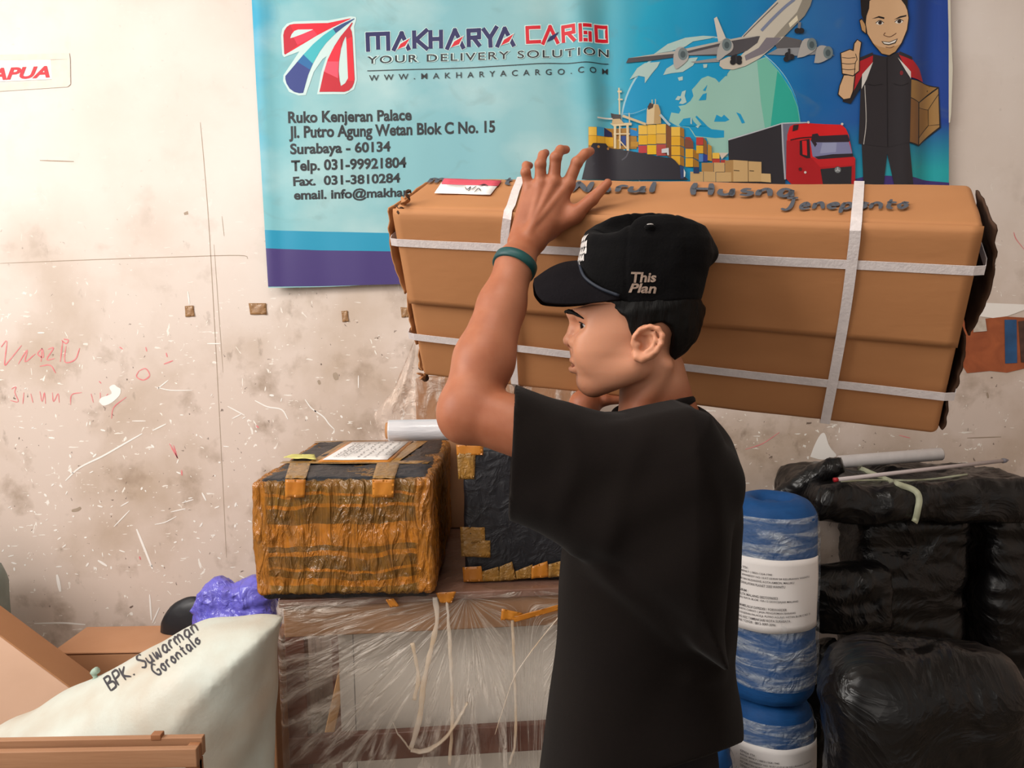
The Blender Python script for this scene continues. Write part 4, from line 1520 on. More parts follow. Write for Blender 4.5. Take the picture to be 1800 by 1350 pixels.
def film_uv(V):
    L_ = (V - TO) @ np.stack([TX, TV, np.array([0, 0, 1.0])], 1)
    a, r = film_polar(L_[:, 0], L_[:, 2])
    return np.stack([a * 2.2, r * 1.1], 1)


def film_front(u, v):
    x = -0.025 + 0.95 * u
    z = ZT - 0.003 - (ZT - 0.12) * v
    p = np.stack([x * 3.0, z * 0.8, np.zeros(len(u))], 1)
    y = -0.014 - 0.010 * np.abs(noise3(p * 1.7 + 4.2)) - 0.007 * np.abs(noise3(np.stack([x * 11 + z * 5, z * 3, x * 0], 1)))
    y = y - 0.004 * (ridge(np.stack([x * 9 + z * 4, z * 2.5 - x * 2, x * 0 + 2], 1), 2) - 0.8)
    a_, r_ = film_polar(x, z)
    y = y - 0.006 * np.abs(noise3(np.stack([a_ * 7, r_ * 2.5, a_ * 0 + 5], 1))) - 0.003 * np.abs(noise3(np.stack([a_ * 19, r_ * 5, a_ * 0 + 1], 1)))
    edge = np.clip((0.03 - u) / 0.03, 0, 1)
    y = y + 0.05 * edge ** 2
    return np.array([tl(a, b, c) for a, b, c in zip(x, y, z)])


V, F = sheet(film_front, 150, 110)
fm_ = obj('film_wrap', V, F, mat('table_film', '#f0e4d8', 0.13, bump=0.7, bscale=9, btype='RIDGED_MULTIFRACTAL', spec=0.6, alpha=0.06, alpha2=0.5, ascale=3.2, distort=0.5, bdist=0.012, coords='UV'), tb, uv=film_uv(V), label='wrinkled clear film')


def film_left(u, v):
    y = -0.004 + 0.62 * u
    z = ZT - 0.003 - (ZT - 0.2) * v
    x = -0.014 - 0.022 * np.sin(np.clip(v * 3.0, 0, 1) * math.pi) * (1 - u) - 0.006 * np.abs(noise3(np.stack([y * 9, z * 3, y * 0], 1)))
    return np.array([tl(a, b, c) for a, b, c in zip(x, y, z)])


V, F = sheet(film_left, 40, 50)
obj('film_side', V, F, film, tb, label='wrinkled clear film')


def tfront(px, py, off=0.028):
    """point just in front of the table front"""
    d = _f + (px - 900) / FPX * CR + (675 - py) / FPX * CU
    n = TV
    t = ((TO - CAM) @ n - off) / (d @ n)
    return CAM + d * t


for pts, r0 in [([(765, 1050), (768, 1090), (758, 1140), (745, 1200), (738, 1260), (722, 1318)], 0.004),
                ([(722, 1318), (745, 1320), (780, 1300), (805, 1265), (822, 1235)], 0.006),
                ([(722, 1318), (700, 1290), (690, 1270)], 0.003), ([(785, 1055), (790, 1120), (795, 1250), (790, 1345)], 0.0025),
                ([(985, 1080), (930, 1150), (900, 1200), (870, 1290)], 0.0018),
                ([(900, 1085), (905, 1200), (906, 1300), (895, 1345)], 0.002),
                ([(725, 1130), (735, 1190), (728, 1230)], 0.003)]:
    q = catmull([tfront(a, b) for a, b in pts], 8)
    q = q + 0.0015 * np.stack([noise3(q * 60), noise3(q * 60 + 7), noise3(q * 60 + 13)], 1)
    rr_ = r0 * (1 + 0.5 * noise3(q * 25 + 3))
    V, F = tube(q, rr_ * 1.7, 10, flat=0.35)
    obj('film_strand', V, F, film_rope, fm_)
for q in ([(678, 1054), (692, 1052), (702, 1066), (686, 1068)], [(766, 1042), (802, 1040), (794, 1060), (774, 1060)], [(882, 1070), (920, 1078), (905, 1090), (880, 1090)],
          [(900, 1085), (985, 1062), (985, 1072), (905, 1094)]):
    patch([tfront(a, b, 0.03) for a, b in q], 0, tape_orange, 'tape_scrap', tb, wob=0.002)

# ------------------------------------------------------------------ taped parcel
ZB = ZT + 0.001
pb_x0, pb_x1 = P(446, 1030, 1.90)[0], P(762, 1030, 1.90)[0]
pw, pd, ph = pb_x1 - pb_x0, 0.645, 0.313
pby = math.radians(0.6)
PR = rot(0, 0, pby)
PC = np.array([(pb_x0 + pb_x1) / 2, 1.90 + pd / 2, ZB + ph / 2])
ZP = ZB + ph
pb = thing('taped_parcel', 'large parcel thickly wound in shiny brown tape, standing left on the table', 'parcel', (PC[0], PC[1], ZB))
V, F = rbox((pw - 0.022, pd - 0.022, ph), 0.02, (26, 24, 16))
V = V @ PR.T + PC
V2 = crumple(V, F, 0.003, 14, 2.0, low=0.004, lsc=6)
V2[:, 2] = np.maximum(V2[:, 2], ZB)
obj('black_liner', V2, F, black_wrap, pb, label='crumpled black plastic')


def tape_material():
    m = bpy.data.materials.new('wound_tape')
    m.use_nodes = True
    nt = m.node_tree
    b = nt.nodes['Principled BSDF']
    N, L = nt.nodes.new, nt.links.new
    tc = N('ShaderNodeTexCoord')
    sep = N('ShaderNodeSeparateXYZ')
    L(tc.outputs['Object'], sep.inputs[0])
    n = N('ShaderNodeTexNoise')
    n.inputs['Scale'].default_value = 9
    n.inputs['Detail'].default_value = 3
    L(tc.outputs['Object'], n.inputs[0])
    ma = N('ShaderNodeMath')
    ma.operation = 'MULTIPLY_ADD'
    ma.inputs[1].default_value = 0.045
    L(n.outputs['Fac'], ma.inputs[0])
    L(sep.outputs[2], ma.inputs[2])
    mr = N('ShaderNodeMapRange')
    mr.inputs[1].default_value, mr.inputs[2].default_value = 0.035, ph + 0.020
    L(ma.outputs[0], mr.inputs[0])
    cr = N('ShaderNodeValToRGB')
    cr.color_ramp.interpolation = 'CONSTANT'
    ol, am = lin('#6a4a1f'), lin('#ad6a1e')
    ol2 = lin('#7a5825')
    seq = [(0.0, ol2), (0.10, am), (0.16, ol), (0.22, am), (0.245, ol), (0.345, am), (0.385, ol), (0.43, am), (0.63, ol), (0.76, am), (0.79, ol2), (0.86, am), (0.885, ol2)]
    e = cr.color_ramp.elements
    e[0].position, e[0].color = seq[0]
    e[1].position, e[1].color = seq[-1]
    for p_, c_ in seq[1:-1]:
        x = e.new(p_)
        x.color = c_
    L(mr.outputs[0], cr.inputs[0])
    # overlapping turns of tape at the upright corners are orange all the way
    ab = N('ShaderNodeMath')
    ab.operation = 'ABSOLUTE'
    L(sep.outputs[0], ab.inputs[0])
    ed = N('ShaderNodeMapRange')
    ed.inputs[1].default_value, ed.inputs[2].default_value = pw / 2 - 0.045, pw / 2 - 0.035
    L(ab.outputs[0], ed.inputs[0])
    mx = N('ShaderNodeMix')
    mx.data_type = 'RGBA'
    L(ed.outputs[0], mx.inputs[0])
    L(cr.outputs[0], mx.inputs[6])
    mx.inputs[7].default_value = lin('#a96a22')
    n2 = N('ShaderNodeTexNoise')
    n2.inputs['Scale'].default_value = 30
    n2.inputs['Detail'].default_value = 4
    L(tc.outputs['Object'], n2.inputs[0])
    mx2 = N('ShaderNodeMix')
    mx2.data_type = 'RGBA'
    mx2.blend_type = 'MULTIPLY'
    mx2.inputs[0].default_value = 0.5
    L(mx.outputs[2], mx2.inputs[6])
    L(n2.outputs['Color'], mx2.inputs[7])
    g = N('ShaderNodeMix')
    g.data_type = 'RGBA'
    g.inputs[0].default_value = 0.4
    L(mx.outputs[2], g.inputs[6])
    r2 = N('ShaderNodeMapRange')
    br = N('ShaderNodeMapRange')
    br.inputs[1].default_value, br.inputs[2].default_value = 0.42, 0.62
    br.inputs[4].default_value = 0.6
    L(n2.outputs['Fac'], br.inputs[0])
    L(br.outputs[0], g.inputs[0])
    g.inputs[7].default_value = lin('#8a5a20')
    L(g.outputs[2], b.inputs['Base Color'])
    b.inputs['Roughness'].default_value = 0.16
    b.inputs['Specular IOR Level'].default_value = 0.6
    mp = N('ShaderNodeMapping')
    mp.inputs['Scale'].default_value = (1.7, 1.7, 0.5)
    L(tc.outputs['Object'], mp.inputs[0])
    n3 = N('ShaderNodeTexNoise')
    n3.noise_type = 'RIDGED_MULTIFRACTAL'
    n3.inputs['Offset'].default_value = 1.0
    n3.inputs['Gain'].default_value = 2.0
    n3.inputs['Scale'].default_value = 15
    n3.inputs['Detail'].default_value = 5
    n3.inputs['Distortion'].default_value = 0.5
    L(mp.outputs[0], n3.inputs[0])
    bp = N('ShaderNodeBump')
    bp.inputs['Strength'].default_value = 0.7
    bp.inputs['Distance'].default_value = 0.012
    L(n3.outputs['Fac'], bp.inputs['Height'])
    L(bp.outputs[0], b.inputs['Normal'])
    return m


th = ph * 0.945
V, F = rbox((pw, pd, th), 0.016, (90, 80, 56))
V = V @ PR.T + np.array([PC[0], PC[1], ZB + 0.014 + th / 2])
V = crumple(V, F, 0.0030, 26, 5.0, (1.5, 1.5, 0.5), low=0.004, lsc=7)
obj('tape_winding', V, F, tape_material(), pb, label='brown tape wound round the sides')


def top(q, zoff=0.0):
    out = []
    for a, b in q:
        w_ = Pz(a, b, ZP + zoff)
        w_[1] = np.clip(w_[1], PC[1] - pd / 2 + 0.012, PC[1] + pd / 2 - 0.012)
        w_[0] = np.clip(w_[0], PC[0] - pw / 2 + 0.008, PC[0] + pw / 2 - 0.008)
        out.append(w_)
    return out


up = (0, 0, 1)
for q, m in [([(543, 814), (571, 814), (634, 773), (612, 773)], tape), ([(676, 813), (700, 813), (762, 765), (740, 765)], tape),
             ([(480, 816), (752, 816), (758, 811), (490, 812)], tape), ([(545, 779), (800, 772), (802, 768), (553, 775)], tape),
             ([(558, 814), (686, 814), (729, 774), (612, 778)], tape_orange)]:
    patch(top(q), 0.0035 if m is tape_orange else 0.0025, m, 'tape_strip', pb, normal=up, nu=14)
patch(top([(567, 811.5), (681, 811), (719.5, 777.5), (619, 780)]), 0.0055, paper, 'address_sheet', pb, normal=up, label='white sheet of handwriting')
# the writing on that sheet runs away from the camera
ls = top([(567, 811.5), (681, 811), (719.5, 777.5), (619, 780)])
pr_ = []
rr = random.Random(9)
for i, (u0, v0, v1) in enumerate([(0.13, 0.12, 0.9), (0.24, 0.15, 0.8), (0.36, 0.3, 0.85), (0.50, 0.1, 0.9), (0.62, 0.08, 0.92), (0.76, 0.1, 0.85), (0.88, 0.2, 0.95)]):
    v = v0
    while v < v1:
        ln_ = rr.uniform(0.05, 0.12)
        n_ = rr.randint(3, 5)
        pts = [(u0 + rr.uniform(-0.028, 0.028), v + ln_ * k / n_) for k in range(n_ + 1)]
        pr_.append(ribbon2(pts, 0.008, 3))
        v += ln_ + 0.02
for u0 in (0.18, 0.29):
    pr_.append(ribbon2([(u0, 0.1), (u0 + 0.01, 0.5), (u0, 0.9)], 0.007, 3))
V2, F = join2(pr_)
V2 = np.clip(V2, 0.02, 0.98)
W = quadmap(V2, [ls[0], ls[1], ls[2], ls[3]]) + np.array([0, 0, 0.0068])
obj('handwriting', W, F, ink_grey, pb, smooth=False)
q = top([(492, 812), (556, 812), (553, 803), (494, 803)])
q[0] = q[0] + np.array([0, 0, 0.004])
patch(q, 0.008, mat('yellow_note', '#d9d27c', 0.7), 'yellow_note', pb, normal=up, wob=0.002)
q = top([(672, 775), (727, 773), (724, 768), (700, 769)])
q[2] = q[2] + np.array([0, 0, 0.018])
q[3] = q[3] + np.array([0, 0, 0.008])
patch(q, 0.006, mat('pink_paper', '#dcc8bf', 0.7), 'paper_slip', pb, normal=up, wob=0.001)
for x0, x1 in ((655, 692), (502, 536)):
    q = [P(x0, 874, 1.893), P(x1, 874, 1.893), P(x1 + 2, 842, 1.892), P(x0, 842, 1.892)]
    patch(q, 0.004, tape_orange, 'tape_strip', pb, wob=0.002)
    q = [P(x0, 842, 1.892), P(x1 + 2, 842, 1.892)] + top([(x1 + 10, 815), (x0 + 8, 815)], 0.004)
    patch(q, 0.003, tape, 'tape_strip', pb, normal=(0, -0.7, 0.7), wob=0.002)

# ------------------------------------------------------------------ black parcel beside it
by0 = 2.03
bx0 = P(814, 1025, by0)[0]
bz1 = P(806, 792, by0)[2]
BW, BD, BH = 0.42, 0.40, bz1 - ZB
BC = np.array([bx0 + BW / 2, by0 + BD / 2, ZB + BH / 2])
bp_ = thing('black_parcel', 'tall parcel in black plastic with short bits of tape, right of the brown taped one', 'parcel', (BC[0], BC[1], ZB))
V, F = rbox((BW, BD, BH), 0.014, (26, 20, 18))
V = V @ rot(0, 0, math.radians(2)).T + BC
V = crumple(V, F, 0.0016, 10, 8.0, low=0.003, lsc=5)
V[:, 2] = np.maximum(V[:, 2], ZB)
obj('black_plastic', V, F, black_wrap, bp_)
yq = by0 - 0.009
for q, m in [([(806, 842), (834, 842), (836, 796), (803, 796)], tape), ([(803, 800), (849, 800), (850, 782), (802, 782)], tape_orange), ([(810, 954), (853, 954), (852, 927), (809, 926)], tape),
             ([(811, 978), (862, 980), (862, 950), (810, 950)], tape), ([(815, 1026), (850, 1024), (846, 995), (813, 997)], tape_orange),
             ([(848, 1022), (880, 1021), (876, 996), (848, 1004)], tape), ([(878, 1021), (908, 1019), (900, 987), (878, 996)], tape), ([(908, 1018), (936, 1016), (936, 992), (906, 1004)], tape),
             ([(934, 1017), (966, 1014), (962, 986), (934, 996)], tape_orange), ([(964, 1015), (1000, 1012), (994, 984), (964, 992)], tape)]:
    q = [P(a, b, yq + 0.002) for a, b in q]
    q = [np.array([w_[0], w_[1], max(w_[2], ZB + 0.003)]) for w_ in q]
    patch(q, 0.001, m, 'tape_strip', bp_, wob=0.0016)

# ------------------------------------------------------------------ film-wrapped carton against the wall
rx0, rx1 = P(731, 720, 2.58)[0], P(1010, 720, 2.58)[0]
rz1 = P(740, 664, 2.60)[2]
rc = thing('wrapped_carton', 'brown carton bundled in clear film at the back of the table', 'carton', ((rx0 + rx1) / 2, 2.63, ZB))
obj('carton', *box(((rx0 + rx1) / 2, 2.63, (rz1 + ZB) / 2), (rx1 - rx0, 0.10, rz1 - ZB), 0.006, rot(0, 0, 0)), cardboard_brown, rc)


def rfilm(u, v):
    x = rx0 - 0.012 + (rx1 - rx0 + 0.03) * u
    z = rz1 + 0.004 - (rz1 - 1.16) * v
    y = 2.572 - 0.006 * np.abs(noise3(np.stack([x * 20, z * 30, x * 0], 1))) - 0.006 * np.abs(noise3(np.stack([x * 5 + z * 8, z * 11, x * 0], 1)))
    return np.stack([x, y, z], 1)


V, F = sheet(rfilm, 70, 40)
obj('film_wrap', V, F, film, rc, label='wrinkled clear film')


def lfilm(u, v):
    # loose curtain of film hanging from the carton's left edge
    x0 = np.interp(v, [0, 0.5, 0.75, 1.0], [728, 690, 655, 668])
    px = x0 + (733 - x0) * u
    py = 598 + 176 * v
    W = np.array([P(a, b, 2.60) for a, b in zip(px, py)])
    W[:, 1] += 0.02 * np.sin(u * 9 + v * 2) * (1 - u) - 0.01 * np.abs(noise3(W * 22))
    return W


V, F = sheet(lfilm, 40, 60)
obj('loose_film', V, F, mat('loose_film', '#f0d8c8', 0.2, bump=0.8, bscale=14, btype='RIDGED_MULTIFRACTAL', spec=0.6, alpha=0.16, alpha2=0.62, ascale=10, distort=0.8, bdist=0.012, astretch=(2.2, 1, 0.7)), rc, label='loose clear film')

# roll of stretch film lying across the black parcel
ry = 2.20
rz = bz1 + 0.0335
pa, pc_ = P(678, 731, ry), P(905, 722, ry)
ax = np.array([pc_[0] - pa[0], 0, 0])
ax /= np.linalg.norm(ax)
fr = thing('film_roll', 'roll of white stretch film on a cardboard core, lying behind the raised elbow', 'film roll', ((pa[0] + pc_[0]) / 2, ry, rz - 0.03))
A_ = np.stack([np.array([0, 1.0, 0]), np.array([0, 0, 1.0]), np.array([1.0, 0, 0])], 1)
ln_ = pc_[0] - pa[0]
obj('film', *lathe([(0.022, 0.008), (0.0305, 0.008), (0.031, 0.012), (0.031, ln_ * 0.3), (0.0305, ln_ * 0.5), (0.031, ln_ - 0.012), (0.0305, ln_ - 0.008), (0.022, ln_ - 0.008)], (pa[0], ry, rz), 40, A_),
    mat('film_roll_white', '#d8d6da', 0.22, '#c4c4ca', 60, 0.2, bump=0.4, bscale=120, stretch=(0.2, 1, 1), coat=0.5), fr)
obj('core', *lathe([(0.019, 0.0), (0.0235, 0.0), (0.0235, ln_), (0.019, ln_)], (pa[0], ry, rz), 32, A_), cardboard, fr, label='cardboard core')


# ================================================================== LEFT: SACK, CRATE, CARTONS
def pillow(poly, yc, H, r):
    """soft solid of a given side outline; half depth H, edges rounded by r"""
    poly = np.asarray(poly)

    def f(p):
        sd = polysd(p[:, [0, 2]], poly)
        a = np.maximum(sd + r, 0)
        b = np.maximum(np.abs(p[:, 1] - yc) - H + r, 0)
        return np.sqrt(a * a + b * b) - r + np.minimum(np.maximum(sd + r - r, np.abs(p[:, 1] - yc) - H), 0) * 0.0
    return f


sk_y = 1.71
sk_px = catmull([(a, b, 0) for a, b in [(490, 1093), (430, 1091), (345, 1098), (270, 1138), (190, 1188), (110, 1222), (40, 1262), (-30, 1300), (-90, 1420), (-90, 1800), (-60, 1930),
                                        (200, 1945), (440, 1945), (476, 1900), (478, 1500), (478, 1200), (484, 1110)]], 4)[:, :2]
sk_poly = np.array([P(a, b, sk_y) for a, b in sk_px])[:, [0, 2]]
sk_poly[:, 1] = np.maximum(sk_poly[:, 1], 0.004)
f0 = pillow(sk_poly, sk_y, 0.188, 0.182)


def fsack(p):
    return f0(p) + 0.010 * noise3(p * 5.0 + 1.0) + 0.006 * noise3((p @ rot(0, math.radians(35), 0)) * np.array([16, 10, 4.0])) - 0.004 * np.abs(noise3(p * np.array([9, 9, 5.0]) + 8))


V, F = polygonise(fsack, (sk_poly[:, 0].min() - 0.03, sk_y - 0.27, -0.02), (sk_poly[:, 0].max() + 0.03, sk_y + 0.27, sk_poly[:, 1].max() + 0.04), 0.011)
V[:, 2] = np.maximum(V[:, 2], 0.002)
sk = thing('sack', 'big white woven sack with black marker writing, left of the table', 'sack', (-0.95, sk_y, 0))
obj('woven_bag', V, F, mat('woven_white', '#d0dcd6', 0.42, '#bcae9c', 3.6, 0.15, bump=0.25, bscale=160, spec=0.35, stretch=(1, 1, 1), bdist=0.002), sk)
skb = bvh_of(V, F)


def write_on(bvh, s, quad, m, name, parent, wd=0.13, seed=1, off=0.0012, label=None):
    V2, F, ln = handwrite(s, wd, 0.03, seed)
    V2 = V2 / np.array([ln, 1.0])
    px = quadmap(V2, quad)
    W = []
    last = None
    for a, b in px:
        h = on_surface(bvh, a, b, off)
        if h is None:
            h = last
        last = h
        W.append(h)
    return obj(name, np.array(W), F, m, parent, smooth=False, label=label)


marker = mat('black_marker', '#34343c', 0.5)
write_on(skb, 'BPK. Suwarman', [(194, 1216), (352, 1106), (340, 1086), (180, 1194)], marker, 'marker_writing', sk, 0.15, 3)
write_on(skb, 'Gorontalo', [(276, 1190), (356, 1128), (345, 1112), (262, 1172)], marker, 'marker_writing', sk, 0.16, 4)
q = P(168, 1192, sk_y)
obj('knot', *tube(catmull([q + np.array([-0.006, 0, -0.02]), q + np.array([0.0, 0, 0.0]), q + np.array([-0.004, 0, 0.012]), q + np.array([0.006, 0, 0.02])], 5), [0.007] * 5 + [0.005] * 5 + [0.008] * 6, 8),
    mat('knot_green', '#9fb3a4', 0.6), sk, label='pale green knot')

# wooden crate in the foreground
cy0 = 1.37
cx1 = P(345, 1330, cy0)[0]
cz = P(345, 1319, cy0)[2]
cx0 = cx1 - 0.95
cy1 = Pz(360, 1296, cz)[1]
wood = mat('crate_wood', '#ad8262', 0.62, '#966848', 5, 0.3, bump=0.2, bscale=14, stretch=(0.6, 6, 6))
wood2 = mat('crate_wood_end', '#8a5636', 0.62, '#9c6a46', 5, 0.3, bump=0.2, bscale=14, stretch=(6, 1, 1))
cr = thing('crate', 'open wooden slat crate at the lower left, in front of the sack', 'crate', ((cx0 + cx1) / 2, (cy0 + cy1) / 2, 0))
cm = (cx0 + cx1) / 2
for k in range(6):
    z1 = cz - k * 0.115
    obj('slat', *box((cm, cy0 + 0.008, z1 - 0.016), (0.95, 0.014, 0.036), 0.002), wood, cr)
    obj('slat', *box((cm, cy1 - 0.008, z1 - 0.010), (0.95, 0.014, 0.036), 0.002), wood, cr)
for x in (cx1 - 0.012, cx0 + 0.012):
    obj('end_board', *box((x, (cy0 + cy1) / 2, cz - 0.014), (0.022, cy1 - cy0 - 0.034, 0.03), 0.002), wood2, cr)
    for y in (cy0 + 0.026, cy1 - 0.026):
        obj('post', *box((x - 0.002 * (1 if x > cm else -1), y, (cz - 0.03) / 2), (0.024, 0.02, cz - 0.03), 0.002), wood2, cr)
for px in (90, 210):
    x = P(px, 1320, 1.5)[0]
    obj('divider', *box((x, (cy0 + cy1) / 2, cz - 0.03), (0.012, cy1 - cy0 - 0.034, 0.03), 0.002, rot(0, 0, math.radians(-18))), wood2, cr)
obj('floor_board', *box((cm, (cy0 + cy1) / 2, cz - 0.075), (0.9, cy1 - cy0 - 0.04, 0.012), 0.002), cardboard_brown, cr)
obj('block', *box(P(277, 1293, cy1 - 0.008), (0.02, 0.016, 0.012), 0.002), wood2, cr)

# long carton lying against the wall
ly0 = 2.42
lz = P(160, 1146, ly0)[2]
lx0, lx1 = P(92, 1146, ly0)[0], P(480, 1146, ly0)[0]
lyb = Pz(100, 1104, lz)[1]
lc = thing('carton', 'long flat-topped brown carton lying along the wall behind the white sack', 'carton', ((lx0 + lx1) / 2, (ly0 + lyb) / 2, 0))
obj('carton_body', *box(((lx0 + lx1) / 2, (ly0 + lyb) / 2, lz / 2 - 0.004), (lx1 - lx0, lyb - ly0, lz - 0.008), 0.006), cardboard_brown, lc)
obj('lid', *box(((lx0 + lx1) / 2, (ly0 + lyb) / 2, lz - 0.002), (lx1 - lx0 + 0.008, lyb - ly0 + 0.008, 0.006), 0.002), mat('cardboard_lid', '#bd8d6b', 0.8, '#b3825f', 6), lc)

# tilted carton at the left edge
ty = 2.13
a0, a1 = P(0, 1117, ty), P(128, 1212, ty)
dx = (a1 - a0)
dx[1] = 0
dx /= np.linalg.norm(dx)
dz = np.array([-dx[2], 0, dx[0]])
dyv = np.array([0, 1.0, 0])
Rm = np.stack([dx, dyv, dz], 1) @ rot(math.radians(-8), 0, 0)
th_, tw_, tlx = 0.235, 0.12, 1.05
ctr = P(60, 1162, ty) - Rm[:, 2] * th_ / 2 + Rm[:, 1] * tw_ / 2 - Rm[:, 0] * 0.28
tc_ = thing('carton', 'long carton tilted down to the right at the left edge, dented front', 'carton', (ctr[0], ctr[1], 0.0))
V, F = rbox((tlx, tw_, th_), 0.006, (30, 4, 8))
V = V + 0.0
V = crumple(V, F, 0.001, 9, 3, low=0.002, lsc=4)
obj('carton_body', V @ Rm.T + ctr, F, mat('cardboard_pale', '#d9b49c', 0.75, '#cfa88e', 5, 0.3, bump=0.12, bscale=20), tc_)
V, F = box((0, 0, 0), (tlx + 0.004, tw_ + 0.004, 0.004), 0.001)
obj('lid', V @ Rm.T + ctr + Rm[:, 2] * (th_ / 2 + 0.001), F, mat('cardboard_mid', '#b17f58', 0.75, '#a8764f', 5), tc_)

# purple bag and black cushion on that carton


def blob(c, r, seed, amp=0.02, sc=9.0, n=5, st=(1, 1, 1), zmin=None):
    bm = bmesh.new()
    bmesh.ops.create_icosphere(bm, subdivisions=n, radius=1.0)
    V = np.array([v.co[:] for v in bm.verts])
    F = [[v.index for v in f.verts] for f in bm.faces]
    bm.free()
    d = amp * (ridge(V * np.array(st) * sc * 0.35 + seed, 4) - 1.1)
    V = V * (1 + d[:, None] / np.mean(r)) * np.array(r) + np.asarray(c)
    if zmin is not None:
        V[:, 2] = np.maximum(V[:, 2], zmin)
    return V, F


g = thing('plastic_bag', 'crumpled violet plastic bag lying between the sack and the wall', 'bag', (P(405, 1050, 2.44)[0], 2.44, lz + 0.002))
purple = mat('violet_plastic', '#5a58c8', 0.22, '#7a74d8', 10, 0.3, bump=0.6, bscale=9, btype='RIDGED_MULTIFRACTAL', distort=1.2, bdist=0.01, spec=0.6)
c0, c1 = P(385, 1058, 2.44), P(445, 1050, 2.44)
c0, c1 = c0 - np.array([0, 0, 0.06]), c1 - np.array([0, 0, 0.06])
f1 = lambda p: smin(ell(p, c0, (0.088, 0.075, 0.145)), ell(p, c1, (0.08, 0.075, 0.140)), 0.04) - 0.022 * (ridge(p * 9 + 4, 4) - 1.1) * 0.7
V, F = polygonise(f1, c0 - 0.2, c1 + 0.2, 0.005)
V[:, 2] = np.maximum(V[:, 2], lz + 0.003)
obj('crumpled_film', V, F, purple, g)
kc = P(343, 1112, 2.575)
V, F = blob(kc, (0.118, 0.042, 0.127), 2.0, 0.002, 3, zmin=lz + 0.003)
obj('cushion', V, F, mat('black_vinyl', '#1c1d22', 0.4, bump=0.15, bscale=40, spec=0.4), label='rounded black cushion standing on edge behind the violet bag', cat='cushion')
# grey-green sack that just shows at the left edge
gc = P(-84, 1040, 2.5)
V, F = rbox((0.28, 0.3, gc[2] + 0.1), 0.10, (8, 8, 14))
V = crumple(V + np.array([gc[0], 2.5, (gc[2] + 0.1) / 2 + 0.004]), F, 0.006, 6, 3, low=0.008, lsc=5)
V[:, 2] = np.maximum(V[:, 2], 0.002)
obj('sack', V, F, mat('grey_green_sack', '#87918a', 0.6, '#6f7a74', 12, bump=0.3, bscale=40), label='grey-green sack whose rim shows at the left edge', cat='sack')

# ================================================================== RIGHT: BLUE ROLLS
RY = 2.17
rr_ = 77 / 1353 * RY * 0.995
ztop = P(1355, 872, RY)[2]
zmid = P(1355, 1216, RY)[2]
rcx = P(1355, 1040, RY)[0]
blue = mat('blue_cloth', '#0b4e8c', 0.7, '#08437c', 30, 0.3, bump=0.2, bscale=90, stretch=(1, 1, 3))
rollfilm = mat('roll_film', '#e4ecf2', 0.12, bump=0.7, bscale=24, btype='RIDGED_MULTIFRACTAL', spec=0.6, alpha=0.08, alpha2=0.5, ascale=9, distort=0.8, bdist=0.008, astretch=(0.5, 0.5, 2.8))
lines = ['KEPADA YTH :', 'BAPAK BENLY ( 0853-1364-1945', 'JLN.DR. SIWABESSY NO 18 RT 03/RW 04 KELURAHAN WAINITU', 'KECAMATAN NUSANIWE, KOTA AMBON, MALUKU', 'DEPAN SWALAYAN PLANET 2000 WAINITU', None,
         'PENGIRIM :', 'CV. DELTA MALANG 08273396003', 'JL SUBALI RAYA BLOK 15A-12 SAWOJAJAR MALANG', None, 'DIKIRIM MELALUI EXPEDISI / FORWARDER', 'MAKHARYA CARGO ( JASA PENGIRIMAN BARANG',
         'RUKO KENJERAN PALACE,JL PUTRO AGUNG WETAN BLOK C NO 15', 'GADING KEC TAMBAKSARI KOTA SURABAYA', 'UP : PAK TOYOR : 0812-3097-3096']
wid = [0.2, 0.46, 0.9, 0.7, 0.6, 0, 0.2, 0.52, 0.75, 0, 0.62, 0.72, 0.92, 0.66, 0.5]


